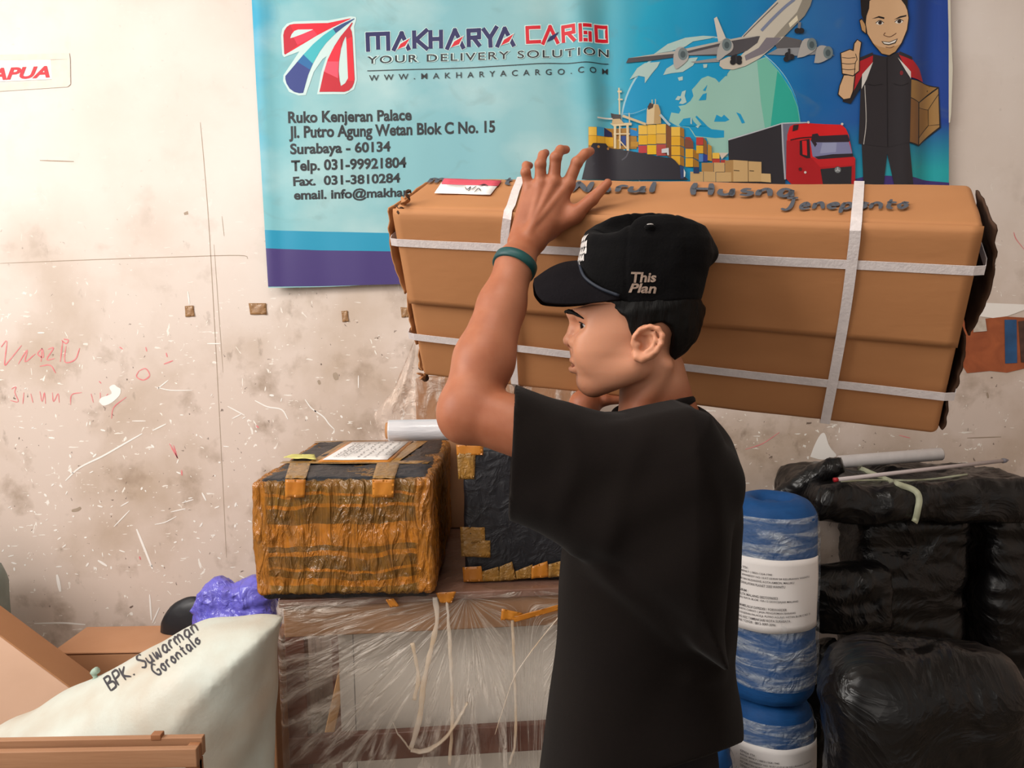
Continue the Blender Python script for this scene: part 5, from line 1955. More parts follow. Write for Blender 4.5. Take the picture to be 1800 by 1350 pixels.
def cloth_roll(cx, cy, z0, z1, r, label, face=0.0, lab_z=None, seed=0.0, writing=True, group='blue cloth rolls'):
    t = thing('cloth_roll', label, 'cloth roll', (cx, cy, z0), group)
    H = z1 - z0
    prof = [(0.001, 0.012), (r * 0.75, 0.004), (r * 0.93, 0.015), (r, 0.05), (r * 1.0, H * 0.3), (r * 0.985, H * 0.6), (r, H - 0.075), (r * 0.95, H - 0.035), (r * 0.82, H - 0.010), (r * 0.6, H),
            (r * 0.45, H - 0.004), (r * 0.3, H - 0.02), (r * 0.12, H - 0.012), (0.001, H - 0.012)]
    pp = catmull([(a, b, 0) for a, b in prof], 5)[:, :2]
    pp[:, 0] = np.maximum(pp[:, 0], 0.0008)
    V, F = lathe(pp, (cx, cy, z0), 64)
    V = displace(V, F, 0.005 * noise3(V * 9 + seed) + 0.002 * noise3(V * 28 + seed))
    V[:, 2] = np.maximum(V[:, 2], z0 + 0.001)
    obj('cloth', V, F, blue, t)
    fp = [(r + 0.004, H * 0.1), (r + 0.006, H * 0.2), (r + 0.005, H * 0.5), (r + 0.006, H * 0.8), (r + 0.003, H - 0.072), (r * 0.96 + 0.002, H - 0.036)]
    fp = catmull([(a, b, 0) for a, b in fp], 8)[:, :2]
    V, F = lathe(fp, (cx, cy, z0), 90)
    F = F[:-2]
    V = displace(V, F, -0.004 * np.abs(noise3(V * np.array([22, 22, 60]) + seed)) - 0.003 * noise3(V * np.array([9, 9, 14.0]) + seed))
    V = V + 0.004 * (V - np.array([cx, cy, 0])) * np.array([1, 1, 0]) / r
    obj('film_wrap', V, F, rollfilm, t, label='clear film')
    if lab_z is None:
        return t
    zt, zb = lab_z
    R2 = r + 0.011
    half = 1.16

    def cyl(u, v, dr=0.0):
        a = face + (u - 0.5) * 2 * half
        sag = 0.012 * (u - 0.5) * 2 * np.array(v) * 0
        return np.stack([cx + (R2 + dr) * np.sin(a), cy - (R2 + dr) * np.cos(a), zb + (zt - zb) * v + sag - 0.012 * (0.5 - u) * (1 - v)], 1)
    V, F = sheet(lambda u, v: cyl(u, v, 0.0015 * np.sin(u * 17 + v * 5)), 40, 12, 0.0006)
    lb = obj('address_label', V, F, paper, t, label='white printed label')
    n = len(lines)
    parts = []
    for i, (s, wd) in enumerate(zip(lines, wid)):
        if not s:
            continue
        V2, F, _ = text2(s, 0.006)
        v1 = 0.87 - i * 0.052
        hgt = 0.034
        x0 = 0.15
        parts.append((np.stack([x0 + V2[:, 0] * wd * 0.78, v1 - hgt + V2[:, 1] * hgt], 1), F))
    V2, F = join2(parts)
    obj('lettering', cyl(V2[:, 0], V2[:, 1], 0.0022), F, ink_grey, lb, smooth=False)
    return t


fc = math.atan2(-rcx, RY)
cloth_roll(rcx, RY, zmid + 0.002, ztop, rr_, 'blue cloth roll in film with a full white label, upper one of the stack', fc + 0.0, (P(1355, 984, RY - rr_)[2], P(1355, 1113, RY - rr_)[2]), 0.0)
cloth_roll(rcx, RY, 0.002, zmid - 0.004, rr_ * 0.97, 'blue cloth roll carrying the stack, standing on the floor', fc + 0.18, (P(1355, 1316, RY - rr_)[2], P(1355, 1316, RY - rr_)[2] - 0.2), 3.0)
x3 = P(1218, 1330, 1.98)[0]
cloth_roll(x3, 1.98, 0.002, P(1230, 1300, 1.98)[2], 0.105, 'blue cloth roll barely visible at the bottom between trousers and label', 0, None, 6.0)


# ================================================================== RIGHT: BLACK BUNDLES
def bundle(px0, px1, y_top, z0, Y0, Y1, seed, label, r=0.07, yaw=0.0, amp=0.010, sc=6.0, low=0.016, st=(1, 1, 1), name='black_bundle', ztop_=None):
    Ym = Y0
    x0, x1 = P(px0, y_top, Ym)[0], P(px1, y_top, Ym)[0]
    z1 = P((px0 + px1) / 2, y_top, (Y0 + Y1) / 2)[2] if ztop_ is None else ztop_
    sz = (x1 - x0, Y1 - Y0, z1 - z0)
    n = [max(4, int(s / 0.014)) for s in sz]
    V, F = rbox(sz, min(r, min(sz) * 0.49), n)
    V = V @ rot(0, 0, yaw).T + np.array([(x0 + x1) / 2, (Y0 + Y1) / 2, (z0 + z1) / 2])
    V = crumple(V, F, amp, sc, seed, st, low=low, lsc=4.5)
    V[:, 2] = np.maximum(V[:, 2], z0 + 0.002)
    t = thing(name, label, 'bundle', ((x0 + x1) / 2, (Y0 + Y1) / 2, z0), 'black plastic bundles')
    o = obj('plastic_cover', V, F, black_bag, t)
    return t, V, F, z1


zc = P(1600, 925, 2.32)[2]
t1, V1, F1, zt1 = bundle(1432, 1850, 852, zc, 2.30, 2.72, 1.0, 'wide flat black bundle lying on top of the pile, tied with a pale strap', 0.06, amp=0.012, ztop_=P(1600, 852, 2.3)[2])
top_bvh = bvh_of(V1, F1)
nk = catmull([P(1345, 884, 2.5), P(1385, 868, 2.48), P(1420, 846, 2.46), P(1455, 826, 2.44), P(1482, 818, 2.42)], 8)
rn = np.interp(np.linspace(0, 1, len(nk)), [0, 0.25, 0.5, 0.75, 1], [0.018, 0.036, 0.042, 0.040, 0.026])
V, F = tube(nk, rn, 28)
V = crumple(V, F, 0.006, 14, 4, (1, 1, 1))
obj('gathered_neck', V, F, black_bag, t1, label='twisted bag neck')
sp = mat('pale_strap', '#b9bca2', 0.5, '#a8ab92', 40)


def lay(pts, wd, bvh, off=0.004, n=10):
    q = catmull([(a, b, 0) for a, b in pts], n)[:, :2]
    W = np.array([on_surface(bvh, a, b, off) if on_surface(bvh, a, b, off) is not None else P(a, b, 2.27) for a, b in q])
    for _ in range(3):
        W[1:-1] = (W[:-2] + 2 * W[1:-1] + W[2:]) / 4
    T_ = np.gradient(W, axis=0)
    vd = W - CAM
    S_ = np.cross(T_, vd)
    S_ /= np.linalg.norm(S_, axis=1)[:, None]
    vd /= np.linalg.norm(vd, axis=1)[:, None]
    W = W - vd * 0.006
    k = len(W)
    V = np.vstack([W + S_ * wd / 2, W - S_ * wd / 2, W + S_ * wd / 2 + vd * 0.002, W - S_ * wd / 2 + vd * 0.002])
    F = []
    for i in range(k - 1):
        F += [[i, i + 1, k + i + 1, k + i], [2 * k + i, 3 * k + i, 3 * k + i + 1, 2 * k + i + 1], [i, 2 * k + i, 2 * k + i + 1, i + 1], [k + i, k + i + 1, 3 * k + i + 1, 3 * k + i]]
    return V, F


V, F = lay([(1508, 824), (1540, 838), (1575, 852), (1604, 862), (1614, 874), (1612, 895), (1607, 918)], 0.018, top_bvh)
obj('strap', V, F, sp, t1, label='pale strap')
V, F = lay([(1478, 848), (1540, 846), (1620, 846), (1700, 836)], 0.006, top_bvh)
obj('cord', V, F, sp, t1, label='pale cord')
for a in [dict(px0=1516, px1=1716, y_top=925, z0=0, Y0=2.48, Y1=2.72, seed=3.0, label='tall upright black bundle under the middle of the wide flat one', r=0.06, st=(0.5, 0.5, 2.2), ztop_=zc - 0.004),
          dict(px0=1745, px1=1900, y_top=925, z0=0, Y0=2.46, Y1=2.72, seed=5.0, label='tall upright black bundle at the right edge of the photo', r=0.06, st=(0.6, 0.6, 2.0), ztop_=zc - 0.004),
          dict(px0=1426, px1=1584, y_top=990, z0=P(1500, 1130, 2.33)[2], Y0=2.325, Y1=2.455, seed=7.0, label='small black bundle with bright creases right beside the blue roll', r=0.05, st=(0.8, 0.8, 1.4)),
          dict(px0=1410, px1=1500, y_top=1135, z0=0, Y0=2.325, Y1=2.455, seed=9.0, label='low black bundle in shade standing under the small creased one', r=0.05, ztop_=P(1500, 1130, 2.33)[2] - 0.012),
          dict(px0=1496, px1=1860, y_top=1112, z0=0, Y0=1.70, Y1=1.99, seed=11.0, label='largest black bundle, rounded, at the lower right in front', r=0.13, low=0.02, ztop_=P(1640, 1122, 1.85)[2])]:
    bundle(**a)

# film tube and rod on the top bundle
zt1s = zt1 + 0.012
ta, tb_ = P(1474, 812, 2.58), P(1655, 798, 2.58)
tdir = (tb_ - ta) / np.linalg.norm(tb_ - ta)
tr_ = 0.0215
tt = thing('film_roll', 'pale tube of rolled film lying on the black bundles by the wall', 'film roll', (ta + tb_) / 2 - np.array([0, 0, tr_]))
zax = tdir
xax = np.array([0, 1.0, 0])
yax = np.cross(zax, xax)
ln_ = np.linalg.norm(tb_ - ta)
obj('film', *lathe([(tr_ * 0.7, 0.0), (tr_ * 0.95, 0.0), (tr_, 0.003), (tr_, ln_ - 0.003), (tr_ * 0.95, ln_), (tr_ * 0.7, ln_)], ta, 32, np.stack([xax, yax, zax], 1)),
    mat('film_tube_white', '#c9c4c4', 0.25, '#bdb8b8', 40, coat=0.4), tt)
obj('core', *lathe([(tr_ * 0.6, -0.002), (tr_ * 0.72, -0.002), (tr_ * 0.72, ln_ + 0.002), (tr_ * 0.6, ln_ + 0.002)], ta, 24, np.stack([xax, yax, zax], 1)), cardboard, tt)
ra, rb_ = P(1472, 843, 2.30), P(1762, 810, 2.42)
rd = thing('rod', 'thin white rod with red and grey ends, lying across the top black bundle', 'rod', (ra + rb_) / 2)
obj('shaft', *tube([ra, (ra + rb_) / 2, rb_], 0.0062, 14), mat('rod_white', '#c4b8b8', 0.4), rd)
dr = (rb_ - ra) / np.linalg.norm(rb_ - ra)
obj('tip', *tube([ra - dr * 0.012, ra], 0.0068, 14), mat('rod_red', '#b01c28', 0.4), rd, label='red tip')
obj('tip', *tube([rb_, rb_ + dr * 0.012, rb_ + dr * 0.024], [0.008, 0.007, 0.001], 14), mat('rod_grey', '#7c7880', 0.4), rd, label='grey pointed tip')

# ================================================================== CARRIED CARTON
KL, KH, KD = 0.957, 0.366, 0.177
KR = rot(math.radians(26.683), math.radians(5.425), math.radians(-21.073))
KC = np.array([0.27295, 1.42, 1.57800]) + KR @ np.array([0, 0.006, 0])
ct = thing('carton', 'long strapped brown carton carried on the shoulder, marker writing along its top', 'carton', KC - np.array([0, 0, 0.25]))


def kw(V):
    return np.asarray(V, float) @ KR.T + KC


def kray(px, py, ax, val):
    """point on a face of the carton, in the carton's own axes"""
    d = _f + (px - 900) / FPX * CR + (675 - py) / FPX * CU
    dl, cl = KR.T @ d, KR.T @ (CAM - KC)
    return cl + dl * ((val - cl[ax]) / dl[ax])


card = mat('carried_cardboard', '#b37c4f', 0.72, '#a87247', 5, 0.3, bump=0.12, bscale=26, stretch=(1, 1, 3))
card_shaded = mat('shaded_cardboard', '#4a2f1c', 0.85, '#3a2416', 12)  # dark copy of the cardboard with shade painted in
V, F = rbox((KL, KD, KH), 0.011, (44, 8, 18))
V = crumple(V, F, 0.0008, 8, 1.0, low=0.0022, lsc=5)
obj('carton_body', kw(V), F, card, ct)
# upper front panel overlaps the lower one along a slanted seam
s0, s1 = kray(722, 530, 1, -KD / 2), kray(1690, 606, 1, -KD / 2)


def panel(u, v):
    x = -KL / 2 + 0.004 + (KL - 0.006) * u
    zb = s0[2] + (s1[2] - s0[2]) * u
    z = KH / 2 - 0.004 + (zb - KH / 2 + 0.004) * v
    y = -KD / 2 - 0.0045 - 0.0025 * v + 0.0015 * np.sin(x * 9) * v + 0.0012 * noise3(np.stack([x * 6, z * 9, x * 0], 1))
    y = np.where(v < 0.06, y + (0.06 - v) * 0.07, y)
    return kw(np.stack([x, y, z], 1))


V, F = sheet(panel, 60, 20, 0.003)
obj('front_flap', V, F, card, ct)
# open, frayed end flaps
for sx in (-1, 1):
    for z0, z1, ex, jag, sd in [(0.005, KH / 2 - 0.006, 0.020, 0.007, 1), (-KH / 2 + 0.07, 0.0, 0.010, 0.006, 5), (-KH / 2 + 0.006, -KH / 2 + 0.06, 0.006, 0.005, 9)]:
        def flap(u, v, sx=sx, z0=z0, z1=z1, ex=ex, jag=jag, sd=sd):
            z = z0 + (z1 - z0) * u
            y = -KD / 2 + 0.006 + (KD - 0.012) * v
            x = sx * (KL / 2 + ex * (0.3 + 0.9 * np.sin(u * 2.6 + 0.3)) * (1 - 0.4 * v) + jag * noise3(np.stack([z * 50 + sd, y * 40, z * 0], 1)) * 0.6)
            return kw(np.stack([x, y, z + 0.006 * noise3(np.stack([y * 40 + sd, z * 30, z * 0 + 2], 1))], 1))
        V, F = sheet(flap, 24, 10, 0.003)
        obj('end_flap', V, F, card if sx < 0 else card_shaded, ct)  # right-hand flaps painted dark, as if turned away from the light
# crushed, frayed corners at the left end
for cpx, cpy, sd, n in ((708, 366, 2, 5), (742, 655, 6, 6), (718, 340, 11, 4)):
    base = kw(kray(cpx, cpy, 1, -KD / 2)[None])[0] + np.array([0.0, 0.012, 0])
    r5 = np.random.default_rng(sd)
    for k in range(n):
        p0 = base + r5.normal(size=3) * np.array([0.004, 0.006, 0.008])
        p1 = p0 + r5.normal(size=3) * np.array([0.005, 0.006, 0.009])
        p2 = p1 + r5.normal(size=3) * np.array([0.005, 0.006, 0.006])
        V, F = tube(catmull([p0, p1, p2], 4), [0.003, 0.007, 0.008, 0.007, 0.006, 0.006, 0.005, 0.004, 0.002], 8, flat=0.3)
        obj('frayed_scrap', V, F, card_shaded if k % 3 == 0 else card, ct)

strap_m = mat('white_strap', '#dcd3d2', 0.4, '#cfc6c6', 90, 0.2, bump=0.2, bscale=240, stretch=(1, 1, 1))


def strap_path(pts_local, wd, name='strap'):
    """band lying flat along a path on the carton; pts (x,y,z) local with outward normal"""
    V, F = [], []
    P_ = [np.array(p) for p, _ in pts_local]
    N_ = [np.array(n, float) for _, n in pts_local]
    k = len(P_)
    for i in range(k):
        t = P_[min(i + 1, k - 1)] - P_[max(i - 1, 0)]
        t = t / (np.linalg.norm(t) + 1e-9)
        s = np.cross(t, N_[i])
        s /= np.linalg.norm(s) + 1e-9
        for a, b in ((-1, 0), (1, 0), (1, 1), (-1, 1)):
            V.append(P_[i] + s * wd / 2 * a + N_[i] * 0.0012 * b)
    for i in range(k - 1):
        for a in range(4):
            b = (a + 1) % 4
            F.append([i * 4 + a, i * 4 + b, (i + 1) * 4 + b, (i + 1) * 4 + a])
    F += [[0, 1, 2, 3], [(k - 1) * 4 + j for j in (3, 2, 1, 0)]]
    return obj(name, kw(np.array(V)), F, strap_m, ct, smooth=False, label='white strap')


yo = -KD / 2 - 0.0105
ny, nz, nx, px_ = (0, -1, 0), (0, 0, 1), (-1, 0, 0), (1, 0, 0)
for (a, b) in (((712, 427), (1716, 476)), ((728, 592), (1668, 698))):
    A, B_ = kray(*a, 1, yo), kray(*b, 1, yo)
    x0, x1 = -KL / 2, KL / 2
    za = A[2] + (B_[2] - A[2]) * (x0 - A[0]) / (B_[0] - A[0])
    zb = A[2] + (B_[2] - A[2]) * (x1 - A[0]) / (B_[0] - A[0])
    pts = [((x0 - 0.016, KD / 2, za), nx), ((x0 - 0.016, -KD / 2 + 0.01, za), nx), ((x0 - 0.010, yo + 0.003, za), (-0.7, -0.7, 0)), ((x0 + 0.004, yo, za), ny)]
    for t in np.linspace(0.05, 0.95, 18):
        pts.append(((x0 + (x1 - x0) * t, yo - 0.0006 * math.sin(t * 20), za + (zb - za) * t), ny))
    pts += [((x1 - 0.004, yo, zb), ny), ((x1 + 0.010, yo + 0.004, zb), (0.7, -0.7, 0)), ((x1 + 0.014, -KD / 2 + 0.02, zb), px_), ((x1 + 0.014, KD / 2, zb), px_)]
    strap_path(pts, 0.0145)
zt_ = KH / 2
for top_p, rest in (((1510, 332), [(1508, 372), (1500, 440), (1487, 540), (1468, 650), (1450, 744)]), ((908, 322), [(890, 372), (887, 450), (893, 540), (900, 600), (905, 675)])):
    T0 = kray(*top_p, 2, zt_)
    q = [kray(a, b, 1, yo - 0.0015) for a, b in rest]
    pts = [((T0[0], KD / 2 - 0.004, zt_ + 0.003), nz), ((q[0][0] * 0.5 + T0[0] * 0.5, 0.0, zt_ + 0.004), nz), ((q[0][0], -KD / 2 + 0.012, zt_ + 0.003), nz), ((q[0][0], -KD / 2 - 0.003, zt_ - 0.001), (0, -0.7, 0.7)),
           ((q[0][0], yo - 0.0015, zt_ - 0.012), ny)]
    for p_ in catmull(q, 4)[1:]:
        if p_[2] < zt_ - 0.02:
            pts.append(((p_[0], yo - 0.0015, max(p_[2], -KH / 2 + 0.006)), ny))
    pts += [((pts[-1][0][0], -KD / 2 + 0.004, -KH / 2 - 0.004), (0, -0.5, -0.87)), ((pts[-1][0][0], KD / 2, -KH / 2 - 0.004), (0, 0, -1))]
    strap_path(pts, 0.0155)


def ktop(px, py, off):
    p_ = kray(px, py, 2, zt_ + 0.0015)
    p_[1] = np.clip(p_[1], -KD / 2 + 0.004, KD / 2 - 0.004)
    return kw((p_ + np.array([0, 0, off]))[None])[0]


def kpatch(q, off, m, name, parent=None):
    return patch([ktop(a, b, 0) for a, b in q], off, m, name, parent or ct, normal=tuple(KR[:, 2]), wob=0.0003)


sl = kpatch([(764, 341), (862, 344), (880, 321), (780, 317)], 0.002, paper, 'shipping_label')
kpatch([(776, 326), (876, 329), (882, 320), (781, 316)], 0.0032, mat('label_red', '#c8485a', 0.6), 'red_header', sl)
pr_ = []
for pts in ([(818, 333), (822, 337), (828, 332), (824, 340)], [(830, 337), (838, 331)], [(834, 342), (842, 335), (846, 340)], [(842, 330), (852, 328), (858, 331)]):
    pr_.append(ribbon2(pts, 1.4, 4))
pr_.append(ribbon2([(786, 329), (820, 331)], 0.8, 3))
V2, F = join2(pr_)
obj('handwriting', np.array([ktop(a, b, 0.0045) for a, b in V2]), F, ink_black, sl, smooth=False)
mk_ = mat('carton_marker', '#4b4f58', 0.6)
for s, quad, sd in (('m', [(752, 322), (790, 324), (792, 311), (758, 310)], 2), ('t', [(884, 326), (902, 326), (908, 313), (892, 313)], 3), ('Nurul', [(1000, 339), (1158, 339), (1162, 321), (1012, 321)], 5),
                    ('Husna', [(1212, 344), (1402, 347), (1406, 326), (1216, 324)], 6), ('Jeneponto', [(1372, 369), (1600, 369), (1606, 350), (1380, 350)], 8)):
    V2, F, ln_ = handwrite(s, 0.2, 0.04, sd)
    W = np.array([ktop(a, b, 0.0022) for a, b in quadmap(V2 / np.array([ln_, 1.0]), quad)])
    obj('marker_writing', W, F, mk_, ct, smooth=False)
# dents in the left part of the front

# ================================================================== THE PERSON
HY = 1.20          # plane of symmetry of the head
pe = thing('person', 'person in black cap and loose black T-shirt steadying a long carton on the shoulder', 'person', (P(1130, 900, HY)[0], HY, 0))


def hp(px, py, dy=0.0):
    """head point: photo position, dy = sideways distance from the middle plane (towards the camera)"""
    return P(px, py, HY - dy)


def zat(py):
    return P(1100, py, HY)[2]


def xat(px):
    return P(px, 560, HY)[0]


# face outline, top to bottom: photo row, front edge column, half width
_rows = np.array([(380, 1092, .030), (410, 1058, .052), (440, 1036, .062), (480, 1016, .068), (510, 1007, .070), (535, 1003.5, .0695), (548, 1001.5, .069), (560, 1006, .0685), (572, 1010.5, .069),
                  (585, 1011.5, .0685), (600, 1010, .066), (615, 1007.5, .0635), (626, 1007, .060), (640, 1009, .059), (650, 1011, .0575), (659, 1017, .055), (667, 1019.5, .052), (676, 1023.5, .049), (686, 1031, .043),
                  (698, 1046, .038), (715, 1065, .030)], float)
_zz = np.array([zat(r) for r in _rows[:, 0]])[::-1]
_xf = np.array([xat(c) for c in _rows[:, 1]])[::-1]
_hw = _rows[:, 2][::-1]
_zs = np.linspace(_zz[0], _zz[-1], 400)
_k = np.hanning(9)
_k /= _k.sum()


def _smooth(a):
    return np.convolve(np.pad(a, 4, mode='edge'), _k, 'valid')


_xfs = _smooth(np.interp(_zs, _zz, _xf))
_hws = _smooth(np.interp(_zs, _zz, _hw))
XC, XB = xat(1108), xat(1178)

lip_u = [hp(1007.5, 633.5, 0.0), hp(1011, 637, 0.012), hp(1022, 644.5, 0.0225)]
lip_l = [hp(1007.5, 648, 0.0), hp(1011.5, 648.5, 0.011), hp(1022, 645.5, 0.0215)]
mouth = [hp(1000, 640.5, 0.0), hp(1007, 641.5, 0.012), hp(1024, 645, 0.0245)]
EY = hp(1033.5, 573, 0.0325)
ear_c = hp(1140, 604, 0.078)


def eo(px, py, out):
    return hp(px, py, 0.0745 + out)


helix = [eo(1113, 604, 0.004), eo(1117, 592, 0.009), eo(1126, 580, 0.013), eo(1143, 574, 0.016), eo(1157, 578, 0.019), eo(1164.5, 590, 0.021), eo(1162.5, 604, 0.020), eo(1154, 617, 0.017), eo(1141, 626, 0.013), eo(1129, 631, 0.010),
         eo(1119, 628, 0.007), eo(1114, 620, 0.003)]
anti = [eo(1150, 586, 0.014), eo(1153, 598, 0.016), eo(1147, 611, 0.014), eo(1136, 618, 0.012)]
anti2 = [eo(1150, 588, 0.014), eo(1140, 584, 0.011), eo(1131, 588, 0.008)]


def head_half(q, with_ear=True):
    """signed distance of the head; q is folded on to the camera side"""
    dy = HY - q[:, 1]
    z = q[:, 2]
    xf = np.interp(z, _zs, _xfs)
    hw = np.interp(z, _zs, _hws)
    hx = np.where(q[:, 0] < XC, XC - xf, XB - XC)
    u = np.abs(q[:, 0] - XC) / hx
    v = np.abs(dy) / hw
    n = 2.25
    g = (u ** n + v ** n + 1e-9) ** (1 / n)
    face = (g - 1) * np.minimum(hx, hw) * 0.95
    # jaw underside
    a, b = hp(1034, 692), hp(1128, 652)
    t = b - a
    nn = np.array([t[2], 0, -t[0]])
    nn /= np.linalg.norm(nn)
    if nn[2] > 0:
        nn = -nn
    face = smax(face, (q - a) @ nn, 0.016)
    face = smax(face, z - zat(420), 0.02)
    d = face
    # skull
    d = smin(d, ell(q, hp(1134, 498), (0.0885, 0.0735, 0.098)), 0.03)
    # cheekbone, brow ridge, chin, jaw angle
    d = smin(d, ell(q, hp(1056, 612, 0.044), (0.034, 0.014, 0.034)), 0.035)
    d = smin(d, cone(q, hp(1008, 549, 0.006), hp(1030, 551, 0.040), 0.009, 0.008), 0.012)
    d = smin(d, ball(q, hp(1037, 673, 0.006), 0.0145), 0.014)
    d = smin(d, cone(q, hp(1046, 676, 0.022), hp(1117, 643, 0.055), 0.012, 0.015), 0.03)
    # eye socket
    d = smax(d, -ell(q, hp(1014, 572, 0.036), (0.014, 0.016, 0.0085)), 0.012)
    # nose
    nose = chain(q, [hp(1010.5, 563, 0), hp(1006.5, 580, 0), hp(1001.5, 597, 0)], [0.0062, 0.0068, 0.0088], 0.004)
    nose = smin(nose, ell(q, hp(1001.5, 599, 0), (0.0096, 0.0105, 0.0086)), 0.006)
    nose = smin(nose, ell(q, hp(1013, 602, 0.0145), (0.0120, 0.0082, 0.0092)), 0.003)
    nose = smin(nose, cone(q, hp(1004, 606, 0), hp(1009, 618, 0), 0.004, 0.004), 0.006)
    d = smin(d, nose, 0.009)
    d = smax(d, -ell(q, hp(1006, 609.5, 0.0075), (0.0055, 0.0032, 0.0038)), 0.003)
    # lips
    d = smin(d, chain(q, lip_u, [0.0062, 0.0056, 0.0028], 0.004), 0.004)
    d = smin(d, chain(q, lip_l, [0.0074, 0.0064, 0.0028], 0.004), 0.004)
    d = smax(d, -chain(q, mouth, [0.0030, 0.0026, 0.0010], 0.003), 0.003)
    # eyelids
    e = q - EY
    lid = np.linalg.norm(e, axis=1) - 0.0134
    n1 = np.array([-0.26, 0, 0.966])
    n2 = np.array([-0.30, 0, -0.954])
    wedge = np.maximum(np.maximum(-(e @ np.array([-0.55, 0, -0.835])), -(e @ np.array([-0.36, 0, 0.93]))), e[:, 0] + 0.002)
    lid = smax(lid, -wedge, 0.0016)
    d = smin(d, lid, 0.006)
    d = smin(d, chain(q, [EY + np.array([-0.0085, 0.010, 0.0105]), EY + np.array([-0.0135, 0.0, 0.0110]), EY + np.array([-0.006, -0.0125, 0.0075])], [0.0022, 0.0026, 0.0022], 0.003), 0.005)
    if not with_ear:
        return d
    # ear
    ear = ell(q, eo(1138, 602, 0.006), (0.022, 0.0065, 0.0265))
    ear = smin(ear, chain(q, helix, [0.0035, 0.0036, 0.0036, 0.0036, 0.0037, 0.0038, 0.0036, 0.0036, 0.0044, 0.0056, 0.0052, 0.003], 0.003), 0.006)
    ear = smax(ear, -chain(q, [eo(1130, 598, 0.013), eo(1133, 608, 0.013)], [0.0098, 0.0095], 0.004), 0.003)
    ear = smax(ear, -chain(q, [eo(1128, 586, 0.017), eo(1142, 580.5, 0.020), eo(1156, 586, 0.024), eo(1158, 600, 0.024)], [0.0025] * 4, 0.002), 0.003)
    ear = smin(ear, chain(q, anti, [0.0030, 0.0034, 0.0034, 0.0030], 0.003), 0.003)
    ear = smin(ear, chain(q, anti2, [0.0026, 0.0026, 0.002], 0.002), 0.003)
    ear = smin(ear, ball(q, eo(1121, 606, 0.006), 0.0048), 0.004)
    d = smin(d, ear, 0.006)
    return d


crows = np.array([(357, 1122, 1140, .016), (364, 1090, 1176, .036), (376, 1062, 1206, .052), (390, 1042, 1226, .064), (405, 1030, 1241, .072), (427, 1023, 1250, .078), (450, 1017, 1250, .081), (470, 1015, 1244, .082),
                  (495, 1016, 1236, .081), (515, 1024, 1233, .080), (530, 1034, 1231, .079)], float)
cz_ = np.array([zat(r) for r in crows[:, 0]])[::-1]
cf_ = np.array([P(c, r, HY)[0] for r, c in crows[:, :2]])[::-1]
cb_ = np.array([P(c, r, HY)[0] for r, c in crows[:, [0, 2]]])[::-1]
ch_ = crows[:, 3][::-1]
rim_a, rim_m, rim_b = hp(1018, 488), hp(1050, 520), hp(1092, 536)
rim_c = hp(1236, 527)


def crown(p, grow=0.0):
    z = p[:, 2]
    xf, xb, hw = np.interp(z, cz_, cf_), np.interp(z, cz_, cb_), np.interp(z, cz_, ch_)
    xc, hx = (xf + xb) / 2, (xb - xf) / 2
    u = np.abs(p[:, 0] - xc) / hx
    v = np.abs(p[:, 1] - HY) / hw
    d = ((u ** 2.3 + v ** 2.3 + 1e-9) ** (1 / 2.3) - 1) * np.minimum(hx, hw) - grow
    d = smax(d, z - cz_[-1] - grow, 0.012)
    if True:
        # slack crown: sunk in the middle and towards the camera, ridge left standing on the far side
        d = smax(d, -ell(p, hp(1132, 378, 0.010), (0.085, 0.040, 0.034)), 0.022)
        d = smax(d, -ell(p, hp(1075, 393, 0.040), (0.030, 0.030, 0.012)), 0.02)
        d = d + 0.0028 * noise3(p * np.array([16, 22, 20.0]) + 3) + 0.0012 * noise3(p * 45)
        # panel seams
        for ang in (0.0, 60.0, 120.0):
            nx_ = np.array([math.sin(math.radians(ang)), math.cos(math.radians(ang)), 0])
            dd = np.abs((p - hp(1138, 420)) @ nx_)
            d = d + 0.0012 * np.exp(-(dd / 0.0022) ** 2)
        d = smin(d, ball(p, hp(1246, 448, 0.0), 0.012), 0.02)
    return d


NK0, NK1 = P(1147, 655, 1.205), P(1168, 765, 1.225)
SH_N, EL_N, WR_N = P(1165, 830, 1.085), P(822, 722, 1.155), None
HYD = kw(kray(962, 385, 1, -KD / 2)[None])[0][1] - 0.024      # depth of the palm against the carton
WR_N = P(906, 463, HYD - 0.055)
W2 = P(928, 424, HYD - 0.018)
KN = {'pinky': P(930, 331, HYD + 0.004), 'ring': P(950, 325, HYD - 0.003), 'middle': P(973, 321, HYD - 0.006), 'index': P(998, 325, HYD - 0.003)}
PIP = {'pinky': P(924, 303, HYD - 0.002), 'ring': P(950, 289, HYD - 0.010), 'middle': P(977, 277, HYD - 0.011), 'index': P(1014, 286, HYD - 0.006)}
DIP = {'pinky': P(925, 291, HYD + 0.010), 'ring': P(954, 273, HYD + 0.004), 'middle': P(985, 264, HYD + 0.004), 'index': P(1028, 271, HYD + 0.004)}
TIP = {'pinky': P(931, 291, HYD + 0.026), 'ring': P(959, 269, HYD + 0.020), 'middle': P(995, 263, HYD + 0.020), 'index': P(1038, 266, HYD + 0.016)}
FR = {'pinky': (.0092, .0078, .0070, .0062), 'ring': (.0104, .0090, .0078, .0068), 'middle': (.0108, .0094, .0082, .0070), 'index': (.0108, .0094, .0084, .0072)}


def near_arm(p):
    d = chain(p, [SH_N, EL_N], [0.052, 0.043], 0.02)
    d = smin(d, cone(p, P(815, 740, 1.150), P(822, 722, 1.155), 0.033, 0.036), 0.02)
    mid = EL_N + (WR_N - EL_N) * 0.33
    d = smin(d, chain(p, [EL_N, mid, EL_N + (WR_N - EL_N) * 0.7, WR_N, W2], [0.042, 0.0455, 0.0365, 0.0290, 0.0245], 0.016), 0.015)
    return d


